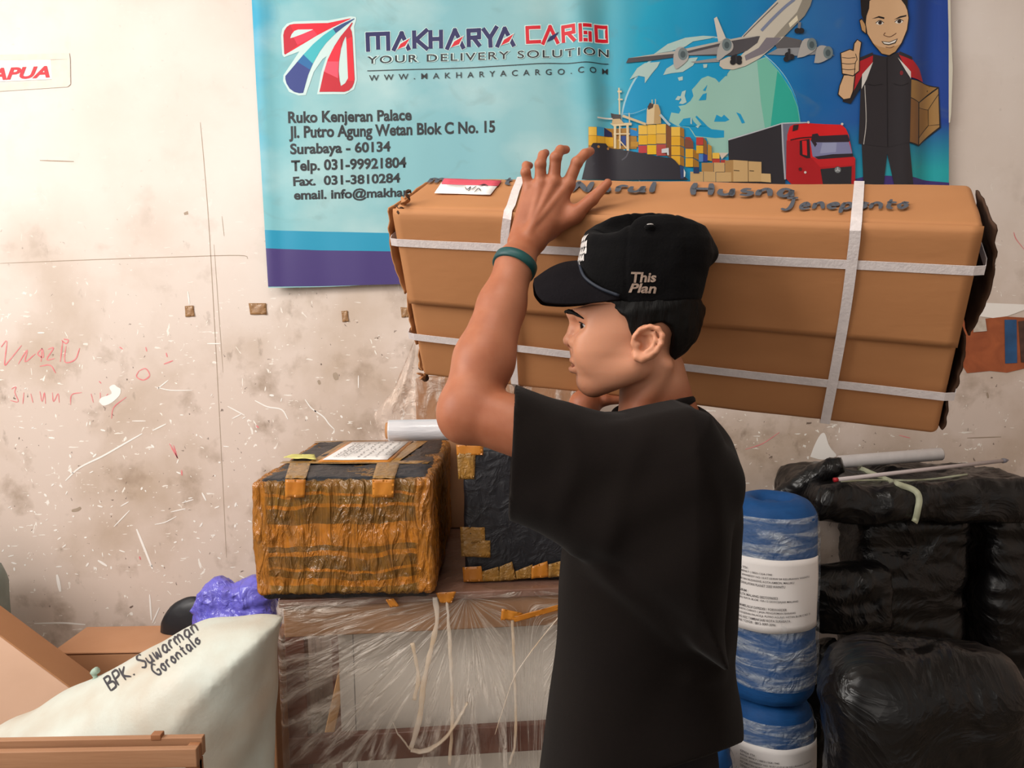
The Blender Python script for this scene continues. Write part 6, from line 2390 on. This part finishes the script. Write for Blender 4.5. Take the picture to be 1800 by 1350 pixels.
def near_hand(p):
    d = None
    for i, k in enumerate(('pinky', 'ring', 'middle', 'index')):
        base = W2 + (np.array([-0.018 + 0.011 * i, 0, 0.0]))
        e = cone(p, base, KN[k], 0.0155, 0.0125 if k != 'pinky' else 0.011)
        d = e if d is None else smin(d, e, 0.012)
    # thenar, web and thumb
    CM, MC, IP, TP = P(962, 402, HYD + 0.002), P(1010, 378, HYD - 0.010), P(1041, 350, HYD - 0.012), P(1068, 322, HYD - 0.004)
    th = smin(cone(p, W2, CM, 0.020, 0.018), cone(p, CM, MC, 0.0185, 0.0135), 0.012)
    d = smin(d, th, 0.014)
    d = smin(d, cone(p, P(985, 355, HYD), MC, 0.008, 0.009), 0.014)
    thumb = chain(p, [MC, IP, TP], [0.0130, 0.0105, 0.0075], 0.004)
    d = smin(d, thumb, 0.007)
    for k in KN:
        f_ = chain(p, [KN[k], PIP[k], DIP[k], TIP[k]], FR[k], 0.003)
        f_ = smin(f_, ball(p, PIP[k] + np.array([0, -0.001, 0]), FR[k][1] * 1.04), 0.003)
        f_ = smin(f_, ball(p, KN[k] + np.array([0, -0.0035, 0]), FR[k][0] * 1.0), 0.005)
        d = smin(d, f_, 0.0045)
    # tendons on the back of the hand
    for k in ('ring', 'middle', 'index'):
        d = smin(d, cone(p, W2 + np.array([0, -0.018, 0.012]), KN[k] + np.array([0, -0.008, 0]), 0.003, 0.004), 0.006)
    return d


# far arm: elbow hidden behind the near sleeve, hand under the carton's lower edge
FY = 1.455
SH_F, EL_F, WR_F = P(1165, 812, 1.385), P(1010, 850, 1.45), P(1027, 712, FY)
FBL = kray(1034, 690, 1, -KD / 2)
FBL[2] = -KH / 2


def far_arm(p):
    d = chain(p, [SH_F, EL_F, WR_F], [0.050, 0.040, 0.0275], 0.02)
    pm = kw((FBL + np.array([-0.004, 0.050, -0.022]))[None])[0]
    d = smin(d, cone(p, WR_F, pm, 0.0265, 0.020), 0.012)
    for i in range(4):
        a = kw((FBL + np.array([-0.034 + 0.020 * i, 0.085, -0.016]))[None])[0]
        b = kw((FBL + np.array([-0.042 + 0.024 * i, 0.125, -0.014]))[None])[0]
        c = kw((FBL + np.array([-0.044 + 0.025 * i, 0.160, -0.011]))[None])[0]
        e = smin(cone(p, pm, a, 0.014, 0.012), chain(p, [a, b, c], [0.0095, 0.0085, 0.0068], 0.004), 0.006)
        d = smin(d, e, 0.006)
    t0, t1, t2 = P(1040, 712, FY + 0.012), P(1064, 703, FY + 0.004), P(1090, 703, FY + 0.004)
    d = smin(d, chain(p, [pm, t0, t1, t2], [0.016, 0.0145, 0.0105, 0.0080], 0.005), 0.008)
    return d


def body(p):
    q = p.copy()
    q[:, 1] = HY - np.abs(HY - q[:, 1])
    out = np.full(len(p), 1e3)
    c0 = P(1115, 560, HY)
    m = np.linalg.norm(p - c0, axis=1) < 0.23
    if m.any():
        hh = head_half(q[m])
        cr_ = crown(p[m]) + 0.0085
        wf = np.clip((xat(1078) - p[m][:, 0]) / 0.012, 0, 1)
        below = np.maximum(zat(530) - p[m][:, 2], 0)
        out[m] = np.where(below < 0.05, smax(hh, cr_ - below * (0.35 + 2.8 * wf) - np.maximum(below - 0.012, 0) * 3, 0.003), hh)
    near = np.linalg.norm(p - c0, axis=1)
    out = np.where(m, out, near - 0.12)
    neck = cone(p, NK0, NK1, 0.050, 0.060)
    neck = smin(neck, cone(p, P(1128, 690, 1.20), P(1120, 760, 1.20), 0.030, 0.034), 0.02)
    for s in (1, -1):
        neck = smin(neck, cone(p, P(1158, 640, HY - 0.0) + np.array([0, -s * 0.048, 0]), P(1108, 742, HY) + np.array([0, -s * 0.018, 0]), 0.012, 0.010), 0.016)
    tr = chain(p, [P(1165, 800, 1.20), P(1150, 900, 1.20), P(1135, 1100, 1.20)], [0.065, 0.090, 0.090], 0.03)
    tr = smin(tr, cone(p, NK1, SH_N, 0.045, 0.048), 0.03)
    tr = smin(tr, cone(p, NK1, SH_F, 0.045, 0.046), 0.03)
    out = smin(out, smin(neck, tr, 0.03), 0.014)
    out = smin(out, near_arm(p), 0.02)
    h = np.linalg.norm(p - P(970, 350, HYD), axis=1)
    m = h < 0.24
    if m.any():
        out[m] = smin(out[m], near_hand(p[m]), 0.012)
    fa = np.linalg.norm(p - P(1060, 780, 1.45), axis=1)
    m = fa < 0.34
    if m.any():
        out[m] = smin(out[m], far_arm(p[m]), 0.01)
    return out


lo = np.array([P(775, 600, 1.15)[0] - 0.02, 0.95, P(1100, 1100, 1.2)[2]])
hi = np.array([P(1260, 600, 1.2)[0] + 0.03, 1.64, P(960, 250, HYD)[2] + 0.03])
BV, BF = polygonise(body, lo, hi, 0.0021)


def skin_material():
    m = bpy.data.materials.new('skin')
    m.use_nodes = True
    nt = m.node_tree
    b = nt.nodes['Principled BSDF']
    N, L = nt.nodes.new, nt.links.new
    at = N('ShaderNodeAttribute')
    at.attribute_name = 'tone'
    tc = N('ShaderNodeTexCoord')
    n = N('ShaderNodeTexNoise')
    n.inputs['Scale'].default_value = 28
    n.inputs['Detail'].default_value = 5
    L(tc.outputs['Object'], n.inputs[0])
    r = N('ShaderNodeValToRGB')
    r.color_ramp.elements[0].position, r.color_ramp.elements[0].color = 0.3, lin('#a8694c')
    r.color_ramp.elements[1].position, r.color_ramp.elements[1].color = 0.7, lin('#98593d')
    L(n.outputs['Fac'], r.inputs[0])
    sp_ = N('ShaderNodeSeparateColor')
    L(at.outputs['Color'], sp_.inputs[0])

    def mixc(fac, a, c):
        x = N('ShaderNodeMix')
        x.data_type = 'RGBA'
        L(fac, x.inputs[0])
        L(a, x.inputs[6])
        x.inputs[7].default_value = lin(c)
        return x.outputs[2]
    c = mixc(sp_.outputs[0], r.outputs[0], '#c75f68')     # lips
    c = mixc(sp_.outputs[1], c, '#c58a6c')                # lighter tone over the face
    c = mixc(sp_.outputs[2], c, '#7d4430')                # inside of the mouth and nostrils
    L(c, b.inputs['Base Color'])
    b.inputs['Roughness'].default_value = 0.5
    b.inputs['Specular IOR Level'].default_value = 0.35
    b.inputs['Subsurface Weight'].default_value = 0.25
    b.inputs['Subsurface Radius'].default_value = (0.012, 0.005, 0.0025)
    b.inputs['Subsurface Scale'].default_value = 0.5
    n2 = N('ShaderNodeTexNoise')
    n2.inputs['Scale'].default_value = 420
    n2.inputs['Detail'].default_value = 3
    L(tc.outputs['Object'], n2.inputs[0])
    bp = N('ShaderNodeBump')
    bp.inputs['Strength'].default_value = 0.12
    bp.inputs['Distance'].default_value = 0.001
    L(n2.outputs['Fac'], bp.inputs['Height'])
    L(bp.outputs[0], b.inputs['Normal'])
    return m


bo = obj('body', BV, BF, skin_material(), pe)
Q = BV.copy()
Q[:, 1] = HY - np.abs(HY - Q[:, 1])
lipd = np.minimum(chain(Q, lip_u, [0.0062, 0.0056, 0.0026], 0.003), chain(Q, lip_l, [0.0074, 0.0064, 0.0026], 0.003))
lipm = np.clip(1 - np.maximum(lipd, 0) / 0.0016, 0, 1)
facem = np.clip((0.20 - np.linalg.norm(Q - hp(1080, 590), axis=1)) / 0.08, 0, 1) * np.clip((BV[:, 2] - zat(700)) / 0.03, 0, 1)
inn = np.clip(1 - np.maximum(chain(Q, mouth, [0.0030, 0.0026, 0.0008], 0.003), 0) / 0.0006, 0, 1)
inn = np.maximum(inn, np.clip(1 - np.maximum(ell(Q, hp(1006, 609.5, 0.0075), (0.0055, 0.0032, 0.0038)), 0) / 0.0008, 0, 1))
ca = bo.data.color_attributes.new('tone', 'FLOAT_COLOR', 'POINT')
ca.data.foreach_set('color', np.stack([lipm, facem, inn, np.ones(len(BV))], 1).astype(np.float32).ravel())
bbv = bvh_of(BV, BF)

# eyes
for s in (1, -1):
    bm = bmesh.new()
    bmesh.ops.create_uvsphere(bm, u_segments=32, v_segments=24, radius=0.0122)
    V = np.array([v.co[:] for v in bm.verts])
    F = [[v.index for v in f.verts] for f in bm.faces]
    bm.free()
    V = V[:, [2, 1, 0]] * np.array([-1, 1, 1])          # pole looks forward
    cen = [V[f].mean(0) for f in F]
    V = V @ rot(0, 0, math.radians(22 * s)).T
    fm = [2 if -c[0] > 0.0114 else (1 if -c[0] > 0.0106 else 0) for c in cen]
    c0 = EY.copy()
    c0[1] = HY - s * (HY - EY[1])
    obj('eye', V + c0, F, [mat('eye_white', '#b9aea6', 0.2), mat('iris_brown', '#2c1a12', 0.12), mat('pupil_black', '#070606', 0.1)], pe, fm=fm)

for s in (1, -1):
    ls_ = [EY + np.array([-0.0088, 0.0085, 0.0072]), EY + np.array([-0.0128, 0.002, 0.0062]), EY + np.array([-0.0118, -0.006, 0.0050]), EY + np.array([-0.0060, -0.0120, 0.0020])]
    ls_ = [np.array([a[0], HY - s * (HY - a[1]), a[2]]) for a in ls_]
    V, F = tube(catmull(ls_, 6), np.interp(np.linspace(0, 1, 19), [0, 0.5, 1], [0.0005, 0.0010, 0.0004]), 8)
    obj('eyelashes', V, F, mat('lash_black', '#0c0808', 0.6), pe)

hair_m = mat('black_hair', '#050404', 0.6, '#090808', 60, 0.3, bump=0.6, bscale=90, stretch=(2.4, 2.4, 0.4), spec=0.18, bdist=0.003)
# eyebrows
for s in (1, -1):
    pts = [(1001.5, 549), (1008, 547.5), (1018, 548.5), (1030, 551.5), (1042, 556), (1050, 560)]
    W = []
    for i, (a, b) in enumerate(pts):
        dyy = [0.012, 0.018, 0.027, 0.036, 0.044, 0.049][i]
        x, z = hp(a, b, dyy)[[0, 2]]
        h, nrm, _, _ = bbv.ray_cast(Vector((x - 0.06, HY - s * dyy, z)), Vector((1, 0, 0)))
        W.append(np.array(h) if h is not None else np.array([x, HY - s * dyy, z]))
    V, F = tube(catmull(W, 5), np.interp(np.linspace(0, 1, 26), [0, 0.2, 0.6, 1], [0.0030, 0.0056, 0.0044, 0.0010]), 10, flat=0.7)
    obj('eyebrow', crumple(V, F, 0.0006, 90, 1), F, hair_m, pe)

# hair under the cap
hair_poly = np.array([hp(a, b) for a, b in [(1040, 470), (1058, 531), (1072, 545), (1086, 557), (1092, 572), (1097, 588), (1103, 597), (1110, 590), (1115, 580), (1128, 571), (1147, 567), (1162, 573), (1169, 587), (1168, 606),
                                            (1168, 622), (1178, 634), (1192, 626), (1200, 619), (1222, 592), (1236, 563), (1246, 520), (1240, 470), (1140, 420)]])[:, [0, 2]]


def hair_f(p):
    q = p.copy()
    q[:, 1] = HY - np.abs(HY - q[:, 1])
    base = ell(q, hp(1146, 512), (0.0825, 0.078, 0.102))
    base = smin(base, head_half(q, False) - 0.0050, 0.01)
    base = smin(base, ell(q, hp(1170, 575), (0.050, 0.066, 0.050)), 0.02)
    base = smin(base, ell(q, hp(1092, 560), (0.040, 0.072, 0.045)), 0.015)
    sd = polysd(q[:, [0, 2]], hair_poly)
    d = smax(base, sd, 0.004)
    cr_ = crown(p) + 0.0035
    d = smax(d, np.where(p[:, 2] > zat(524), cr_, cr_ - (zat(524) - p[:, 2]) * 0.4), 0.002)
    return d + 0.0012 * noise3(p * np.array([140, 140, 40.0])) + 0.0012 * noise3(p * 60)


V, F = polygonise(hair_f, hp(1035, 520, 0) - np.array([0, 0.1, 0.12]), hp(1255, 520, 0) + np.array([0, 0.1, 0.10]), 0.0024)
obj('hair', V, F, hair_m, pe)
r5 = np.random.default_rng(4)
wis = []
for k in range(12):
    a = np.array([r5.uniform(1020, 1070), r5.uniform(534, 540)])
    b = a + np.array([r5.uniform(-4, 12), r5.uniform(8, 18)])
    pts = [on_surface(bbv, *(a + (b - a) * t), 0.0012) for t in (0, 0.5, 1)]
    if all(p_ is not None for p_ in pts):
        wis.append(tube(catmull(pts, 4), np.linspace(0.0007, 0.0002, 9), 5))
if False:
    V, F = join(wis)
    obj('fringe', V, F, hair_m, pe)['kind'] = 'stuff'

# ---------------------------------------------------------------- cap
cap_m = mat('black_cap_cloth', '#070608', 0.9, '#0a090a', 40, bump=0.25, bscale=260, spec=0.1, sheen=0.03)
def cap_f(p):
    d = crown(p)
    # lower rim line
    zr = np.interp(p[:, 0], [rim_a[0], rim_m[0], rim_b[0], rim_c[0]], [rim_a[2], rim_m[2], rim_b[2], rim_c[2]])
    d = smax(d, zr - p[:, 2], 0.003)
    return np.maximum(d, -(crown(p) + 0.0045))


V, F = polygonise(cap_f, np.array([cf_.min() - 0.02, HY - 0.10, zat(545)]), np.array([cb_.max() + 0.025, HY + 0.10, cz_[-1] + 0.02]), 0.0024)
capo = obj('cap', V, F, cap_m, pe, label='black cap')
cbv = bvh_of(V, F)


def bill(u, v):
    t = (u - 0.5) * 2                      # -1 far side .. 1 camera side
    at_ = np.abs(t)
    # where it meets the crown
    ax_ = np.interp(at_, [0, 0.3, 0.6, 0.85, 1.0], [1019, 1021, 1030, 1056, 1092])
    ay_ = np.interp(at_, [0, 0.3, 0.6, 0.85, 1.0], [456, 466, 489, 508, 524])
    ad_ = np.interp(at_, [0, 0.3, 0.6, 0.85, 1.0], [0, 0.026, 0.052, 0.070, 0.0795])
    bx_ = np.interp(at_, [0, 0.25, 0.5, 0.75, 0.9, 1.0], [939, 938, 942, 958, 1010, 1086])
    by_ = np.interp(at_, [0, 0.25, 0.5, 0.75, 0.9, 1.0], [488, 498, 517, 532.5, 536, 526])
    bd_ = np.interp(at_, [0, 0.25, 0.5, 0.75, 0.9, 1.0], [0, 0.026, 0.049, 0.066, 0.074, 0.080])
    px = ax_ + (bx_ - ax_) * v
    py = ay_ + (by_ - ay_) * v - 9 * np.sin(v * math.pi) * (1 - at_ ** 2)
    dd = ad_ + (bd_ - ad_) * v
    W = np.array([hp(a, b, 0) for a, b in zip(px, py)])
    near = np.array([hp(a, b, c) for a, b, c in zip(px, py, dd)])
    W = near.copy()
    W[:, 1] = np.where(t > 0, near[:, 1], HY + (HY - near[:, 1]))
    return W


def smooth_sheet(fn, nu, nv, it=3):
    V, F = sheet(fn, nu, nv)
    G = V.reshape(nu, nv, 3)
    for _ in range(it):
        H_ = G.copy()
        H_[1:-1] = (G[:-2] + 2 * G[1:-1] + G[2:]) / 4
        G = H_
    Gn = np.cross(np.gradient(G, axis=0), np.gradient(G, axis=1))
    Gn /= np.linalg.norm(Gn, axis=2)[..., None] + 1e-12
    V2 = (G + Gn * 0.0035).reshape(-1, 3)
    V1 = G.reshape(-1, 3)
    n = nu * nv
    rim = [i * nv for i in range(nu)] + [(nu - 1) * nv + j for j in range(1, nv)] + [i * nv + nv - 1 for i in range(nu - 2, -1, -1)] + [j for j in range(nv - 2, 0, -1)]
    R = [[rim[k], rim[k] + n, rim[(k + 1) % len(rim)] + n, rim[(k + 1) % len(rim)]] for k in range(len(rim))]
    return np.vstack([V1, V2]), F + [[i + n for i in f[::-1]] for f in F] + R


V, F = smooth_sheet(bill, 60, 20)
obj('bill', V, F, mat('bill_cloth', '#0d0a0e', 0.85, '#110e12', 40, bump=0.25, bscale=260, spec=0.1), capo)
cordp = []
for s in (-1, 1):
    pp = [(1019, 462, 0.0), (1021, 470, 0.026), (1031, 490, 0.0535), (1057, 508, 0.071), (1090, 521, 0.0805)]
    cordp.append([hp(a, b, 0) * np.array([1, 0, 1]) + np.array([0, hp(a, b, c)[1] if s > 0 else 2 * HY - hp(a, b, c)[1], 0]) if False else
                  (hp(a, b, c) if s > 0 else np.array([hp(a, b, c)[0], 2 * HY - hp(a, b, c)[1], hp(a, b, c)[2]])) for a, b, c in pp])
cl = cordp[0][::-1] + cordp[1][1:]
V, F = tube(catmull(cl, 6), 0.0024, 8)
obj('cord', V + np.array([-0.0015, 0, 0.001]), F, mat('cap_cord', '#1b2230', 0.6), capo, label='dark blue cord')
# embroidery on the side
thread = mat('embroidery_thread', '#a58f80', 0.7, '#8d786c', 160, bump=0.3, bscale=400)


def on_cap(V2, F, q, m, name, label=None, off=0.0016):
    px = quadmap(V2, q)
    W = []
    for a, b in px:
        h = on_surface(cbv, a, b, off)
        W.append(h if h is not None else (W[-1] if W else hp(a, b, 0.08)))
    return obj(name, np.array(W), F, m, capo, smooth=False, label=label)


V2, F, _ = text2('This', 0.03, 0.15)
on_cap(V2, F, [(1110, 497), (1153, 496), (1154, 479), (1109, 478)], thread, 'embroidered_word', 'beige stitched word')
V2, F, _ = text2('Plan', 0.03, 0.15)
on_cap(V2, F, [(1105, 514), (1153, 516), (1154, 498), (1108, 498)], thread, 'embroidered_word', 'beige stitched word')
# white stitched emblem on the front
wt = mat('white_thread', '#d2cdca', 0.7, '#b8b2b0', 200, bump=0.3, bscale=400)
parts = []
r5 = random.Random(12)
za, zb = zat(413), zat(474)
zm, rz_ = (za + zb) / 2, abs(za - zb) / 2
for row in range(5):
    z0 = zm + rz_ * (0.78 - 0.39 * row)
    hw = 0.040 * math.sqrt(max(0.05, 1 - ((z0 - zm) / rz_) ** 2))
    y = -hw
    while y < hw:
        wl = r5.uniform(0.006, 0.011)
        hh = rz_ * 0.165
        for pts in ([(y, z0 - hh), (y + wl * 0.3, z0 + hh), (y + wl * 0.5, z0 - hh * 0.6)], [(y + wl * 0.1, z0), (y + wl * 0.8, z0 + hh * r5.uniform(-.8, .8))]):
            parts.append(ribbon2(pts, 0.0036, 3, taper=False))
        y += wl
V2, F = join2(parts)
W = []
for a, b in V2:
    h, nrm, _, _ = cbv.ray_cast(Vector((cf_.min() - 0.1, HY + a, b)), Vector((1, 0, 0)))
    W.append(np.array(h) + np.array([-0.0014, 0, 0]) if h is not None else np.array([cf_.min(), HY + a, b]))
obj('front_emblem', np.array(W), F, wt, capo, smooth=False, label='white stitched emblem')
bt = on_surface(cbv, 1142, 399, 0.0)
if bt is not None:
    V, F = blob(bt, (0.008, 0.008, 0.0045), 1, 0.0002, 3, 3)
    obj('button', V, F, cap_m, capo)
    V, F = blob(bt + np.array([0.0, -0.004, 0.0032]), (0.0052, 0.0026, 0.0012), 1, 0.0002, 3, 2)
    obj('button_thread', V, F, wt, capo)

# ---------------------------------------------------------------- T-shirt
trow = np.array([(735, 1150, 1225, .060), (752, 1112, 1256, .115), (775, 1078, 1267, .150), (800, 1050, 1272, .168), (850, 1016, 1280, .180), (900, 1000, 1283, .186), (940, 994, 1283, .172), (1000, 988, 1280, .166), (1060, 984, 1277, .163),
                 (1130, 977, 1274, .163), (1180, 971, 1280, .168), (1240, 964, 1287, .179), (1300, 957, 1291, .180), (1400, 945, 1293, .180), (1450, 940, 1293, .180)], float)
t_z = np.array([P(1130, r, HY)[2] for r in trow[:, 0]])[::-1]
t_f = np.array([P(c, r, HY)[0] for r, c in trow[:, :2]])[::-1]
t_b = np.array([P(c, r, HY)[0] for r, c in trow[:, [0, 2]]])[::-1]
t_h = trow[:, 3][::-1]
_tz = np.linspace(t_z[0], t_z[-1], 300)
_kk = np.hanning(17)
_kk /= _kk.sum()
sm_ = lambda a: np.convolve(np.pad(np.interp(_tz, t_z, a), 8, mode='edge'), _kk, 'valid')
_tf, _tb, _th = sm_(t_f), sm_(t_b), sm_(t_h)
SYR = 1.06
sl_px = [(820, 688), (905, 694), (950, 708), (1005, 729), (1060, 740), (1105, 737), (1150, 722), (1205, 708), (1240, 722), (1256, 760), (1268, 850), (1270, 960), (1270, 1060), (1262, 1150), (1215, 1115), (1150, 1062), (1075, 1010), (1010, 984), (893, 936), (806, 902)]
sl_poly = np.array([P(a, b, SYR) for a, b in sl_px])[:, [0, 2]]
cut_a, cut_b = P(905, 694, SYR), P(893, 936, SYR)
cut_n = np.array([(cut_b - cut_a)[2], 0, -(cut_b - cut_a)[0]])
cut_n /= np.linalg.norm(cut_n)
if cut_n[0] > 0:
    cut_n = -cut_n
xs_a, xs_b = P(900, 800, SYR)[0], P(1200, 800, SYR)[0]
folds = [([(1010, 984), (1075, 1012), (1150, 1064), (1270, 1160)], 0.010), ([(1060, 1000), (1130, 1060), (1200, 1120)], 0.006), ([(1120, 760), (1080, 850), (1060, 950)], 0.006), ([(1000, 735), (1010, 800), (980, 900)], 0.005),
         ([(1180, 740), (1230, 850), (1250, 980)], 0.006), ([(1210, 1180), (1270, 1190)], 0.006)]


def sleeve(p):
    sd = polysd(p[:, [0, 2]], sl_poly)
    yc = np.interp(p[:, 0], [xs_a, xs_b], [1.150, 1.085])
    Hh = np.interp(p[:, 0], [xs_a, xs_b], [0.092, 0.112])
    r = 0.062
    b = np.abs(p[:, 1] - yc) - Hh + r
    a = sd + r
    return np.sqrt(np.maximum(a, 0) ** 2 + np.maximum(b, 0) ** 2) + np.minimum(np.maximum(a, b), 0) - r


FSL0, FSL1 = P(1165, 815, 1.365), P(1010, 848, 1.405)


def shirt_outer(p):
    z = p[:, 2]
    xf, xb, hw = np.interp(z, _tz, _tf), np.interp(z, _tz, _tb), np.interp(z, _tz, _th)
    xc, hx = (xf + xb) / 2, (xb - xf) / 2
    u, v = np.abs(p[:, 0] - xc) / hx, np.abs(p[:, 1] - HY) / hw
    n = 2.5
    d = ((u ** n + v ** n + 1e-9) ** (1 / n) - 1) * np.minimum(hx, hw)
    # slope of the shoulders
    for s in (1, -1):
        d = smin(d, cone(p, P(1172, 752, HY), np.array([P(1182, 790, HY)[0], HY - s * 0.155, P(1182, 806, HY)[2]]), 0.052, 0.062), 0.05)
    d = smax(d, z - P(1130, 722, HY)[2], 0.03)
    # drape recess under the sleeve
    d = d + 0.008 * noise3(p * np.array([4.0, 5.0, 2.2]) + 2.0) + 0.006 * noise3((p @ rot(0, math.radians(-55), 0)) * np.array([4, 6, 13.0]) + 7.0)
    s_ = sleeve(p)
    s_ = s_ + 0.007 * noise3(p * np.array([5.5, 4, 5.5]) + 5) + 0.0075 * noise3((p @ rot(0, math.radians(-38), 0)) * np.array([5.0, 5, 15.0]))
    d = smin(d, s_, 0.009)
    d = smin(d, cone(p, SH_N, EL_N, 0.060, 0.052), 0.012)
    f_ = smin(cone(p, FSL0, FSL1, 0.082, 0.088), cone(p, NK1, SH_F, 0.058, 0.062), 0.02)
    d = smin(d, f_, 0.03)
    for pts, r in folds:
        W = [P(a, b, SYR - 0.06 if i < 99 else SYR) for i, (a, b) in enumerate(pts)]
        dd = None
        for i in range(len(pts) - 1):
            A2, B2 = np.array(P(*pts[i], SYR))[[0, 2]], np.array(P(*pts[i + 1], SYR))[[0, 2]]
            q2 = p[:, [0, 2]]
            e = B2 - A2
            t = np.clip(((q2 - A2) @ e) / (e @ e), 0, 1)
            x = np.linalg.norm(q2 - A2 - t[:, None] * e, axis=1)
            dd = x if dd is None else np.minimum(dd, x)
        w_ = np.exp(-(dd / 0.016) ** 2) * np.clip((HY - p[:, 1]) / 0.08, 0, 1)
        d = d - r * 0.7 * w_
    return d


hem_a, hem_b = P(1292, 1302, HY), P(945, 1410, HY)
hem_n = np.cross(hem_b - hem_a, P(1290, 1312, 1.06) - hem_a)
hem_n /= np.linalg.norm(hem_n)
if hem_n[2] > 0:
    hem_n = -hem_n
fs_n = (FSL1 - FSL0) / np.linalg.norm(FSL1 - FSL0)


def shirt(p):
    o = shirt_outer(p)
    d = smax(o, (p - cut_a) @ cut_n, 0.002)
    d = smax(d, (p - hem_a) @ hem_n, 0.002)
    d = np.where((p[:, 1] > 1.33) & (p[:, 0] < FSL0[0]), smax(d, (p - FSL1) @ fs_n, 0.002), d)
    # hollow near sleeve and hem openings
    inner = o + 0.011
    near_sl = (p - cut_a) @ cut_n + 0.10
    near_hem = (p - hem_a) @ hem_n + 0.05
    near_far = np.where((p[:, 1] > 1.33), (p - FSL1) @ fs_n + 0.04, -1.0)
    op = np.maximum(np.maximum(near_sl, near_hem), near_far)
    d = np.maximum(d, -np.maximum(inner, -op))
    # neck opening
    d = smax(d, -cone(p, P(1147, 690, 1.205), P(1160, 752, 1.215), 0.0615, 0.0655), 0.004)
    return d


lo = np.array([P(890, 900, 1.07)[0] - 0.02, 0.93, min(hem_a[2], hem_b[2]) - 0.10])
hi = np.array([P(1295, 900, 1.2)[0] + 0.03, 1.52, P(1150, 695, 1.2)[2] + 0.02])
V, F = polygonise(shirt, lo, hi, 0.0042, 1.9)
shirt_m = mat('black_jersey', '#100b0a', 0.92, '#130e0c', 12, bump=0.3, bscale=700, spec=0.08, sheen=0.04, bdist=0.001)
sh = obj('t_shirt', V, F, shirt_m, pe, label='loose black T-shirt')
col = []
for a in np.linspace(0, 2 * math.pi, 41)[:-1]:
    ca_, sa_ = math.cos(a), math.sin(a)
    px = 1150 - 66 * ca_
    py = np.interp(ca_, [-1, 0, 1], [704, 724, 737])
    c3 = hp(px, py, 0.06 * abs(sa_))
    col.append(np.array([c3[0], 1.207 - 0.062 * sa_, c3[2]]))
col.append(col[0])
V, F = tube(catmull(col, 3), 0.0075, 10, flat=1.0)
obj('collar', V, F, shirt_m, sh)

# wristband
axd = (WR_N - EL_N) / np.linalg.norm(WR_N - EL_N)
bc = EL_N + (WR_N - EL_N) * 0.985
e1 = np.cross(axd, np.array([0, 1.0, 0]))
e1 /= np.linalg.norm(e1)
e2 = np.cross(axd, e1)
R_ = np.stack([e1, e2, axd], 1)
rb = 0.0362
obj('wristband', *lathe([(rb - 0.002, -0.008), (rb, -0.0075), (rb + 0.0006, 0.0), (rb, 0.0075), (rb - 0.002, 0.008)], bc, 48, R_ @ rot(math.radians(6), math.radians(-6), 0)),
    mat('teal_rubber', '#17504e', 0.5, '#1d4348', 30), pe, label='teal wristband')

# trousers and shoes, down to the floor
tro = mat('black_trousers', '#171517', 0.85, '#1d1a1c', 14, bump=0.2, bscale=400, spec=0.15)
hx_ = P(1118, 1330, HY)[0]


def trousers(p):
    d = ell(p, (hx_, HY, P(1118, 1330, HY)[2] - 0.0), (0.128, 0.165, 0.16))
    for s, fx in ((1, -0.03), (-1, 0.05)):
        d = smin(d, chain(p, [(hx_, HY - s * 0.085, 0.78), (hx_ - 0.015 + fx * 0.6, HY - s * 0.095, 0.45), (hx_ + fx + 0.01, HY - s * 0.10, 0.06)], [0.105, 0.078, 0.066], 0.03), 0.03)
    d = d + 0.005 * noise3(p * np.array([8, 8, 5.0])) + 0.003 * noise3(p * np.array([18, 18, 12.0]))
    return smax(d, 0.055 - p[:, 2], 0.003)


V, F = polygonise(trousers, (hx_ - 0.25, HY - 0.28, 0.03), (hx_ + 0.25, HY + 0.28, 0.98), 0.010)
obj('trousers', V, F, tro, pe, label='black trousers')
for s, fx in ((1, -0.03), (-1, 0.05)):
    cx = hx_ + fx

    def shoe(p, cx=cx, s=s):
        d = smin(ell(p, (cx - 0.055, HY - s * 0.10, 0.045), (0.135, 0.048, 0.045)), ell(p, (cx + 0.02, HY - s * 0.10, 0.065), (0.06, 0.045, 0.06)), 0.03)
        return smax(d, 0.004 - p[:, 2], 0.004)
    V, F = polygonise(shoe, (cx - 0.22, HY - s * 0.10 - 0.08, -0.02), (cx + 0.12, HY - s * 0.10 + 0.08, 0.15), 0.007)
    obj('shoe', V, F, mat('dark_shoe', '#26262a', 0.6), pe)
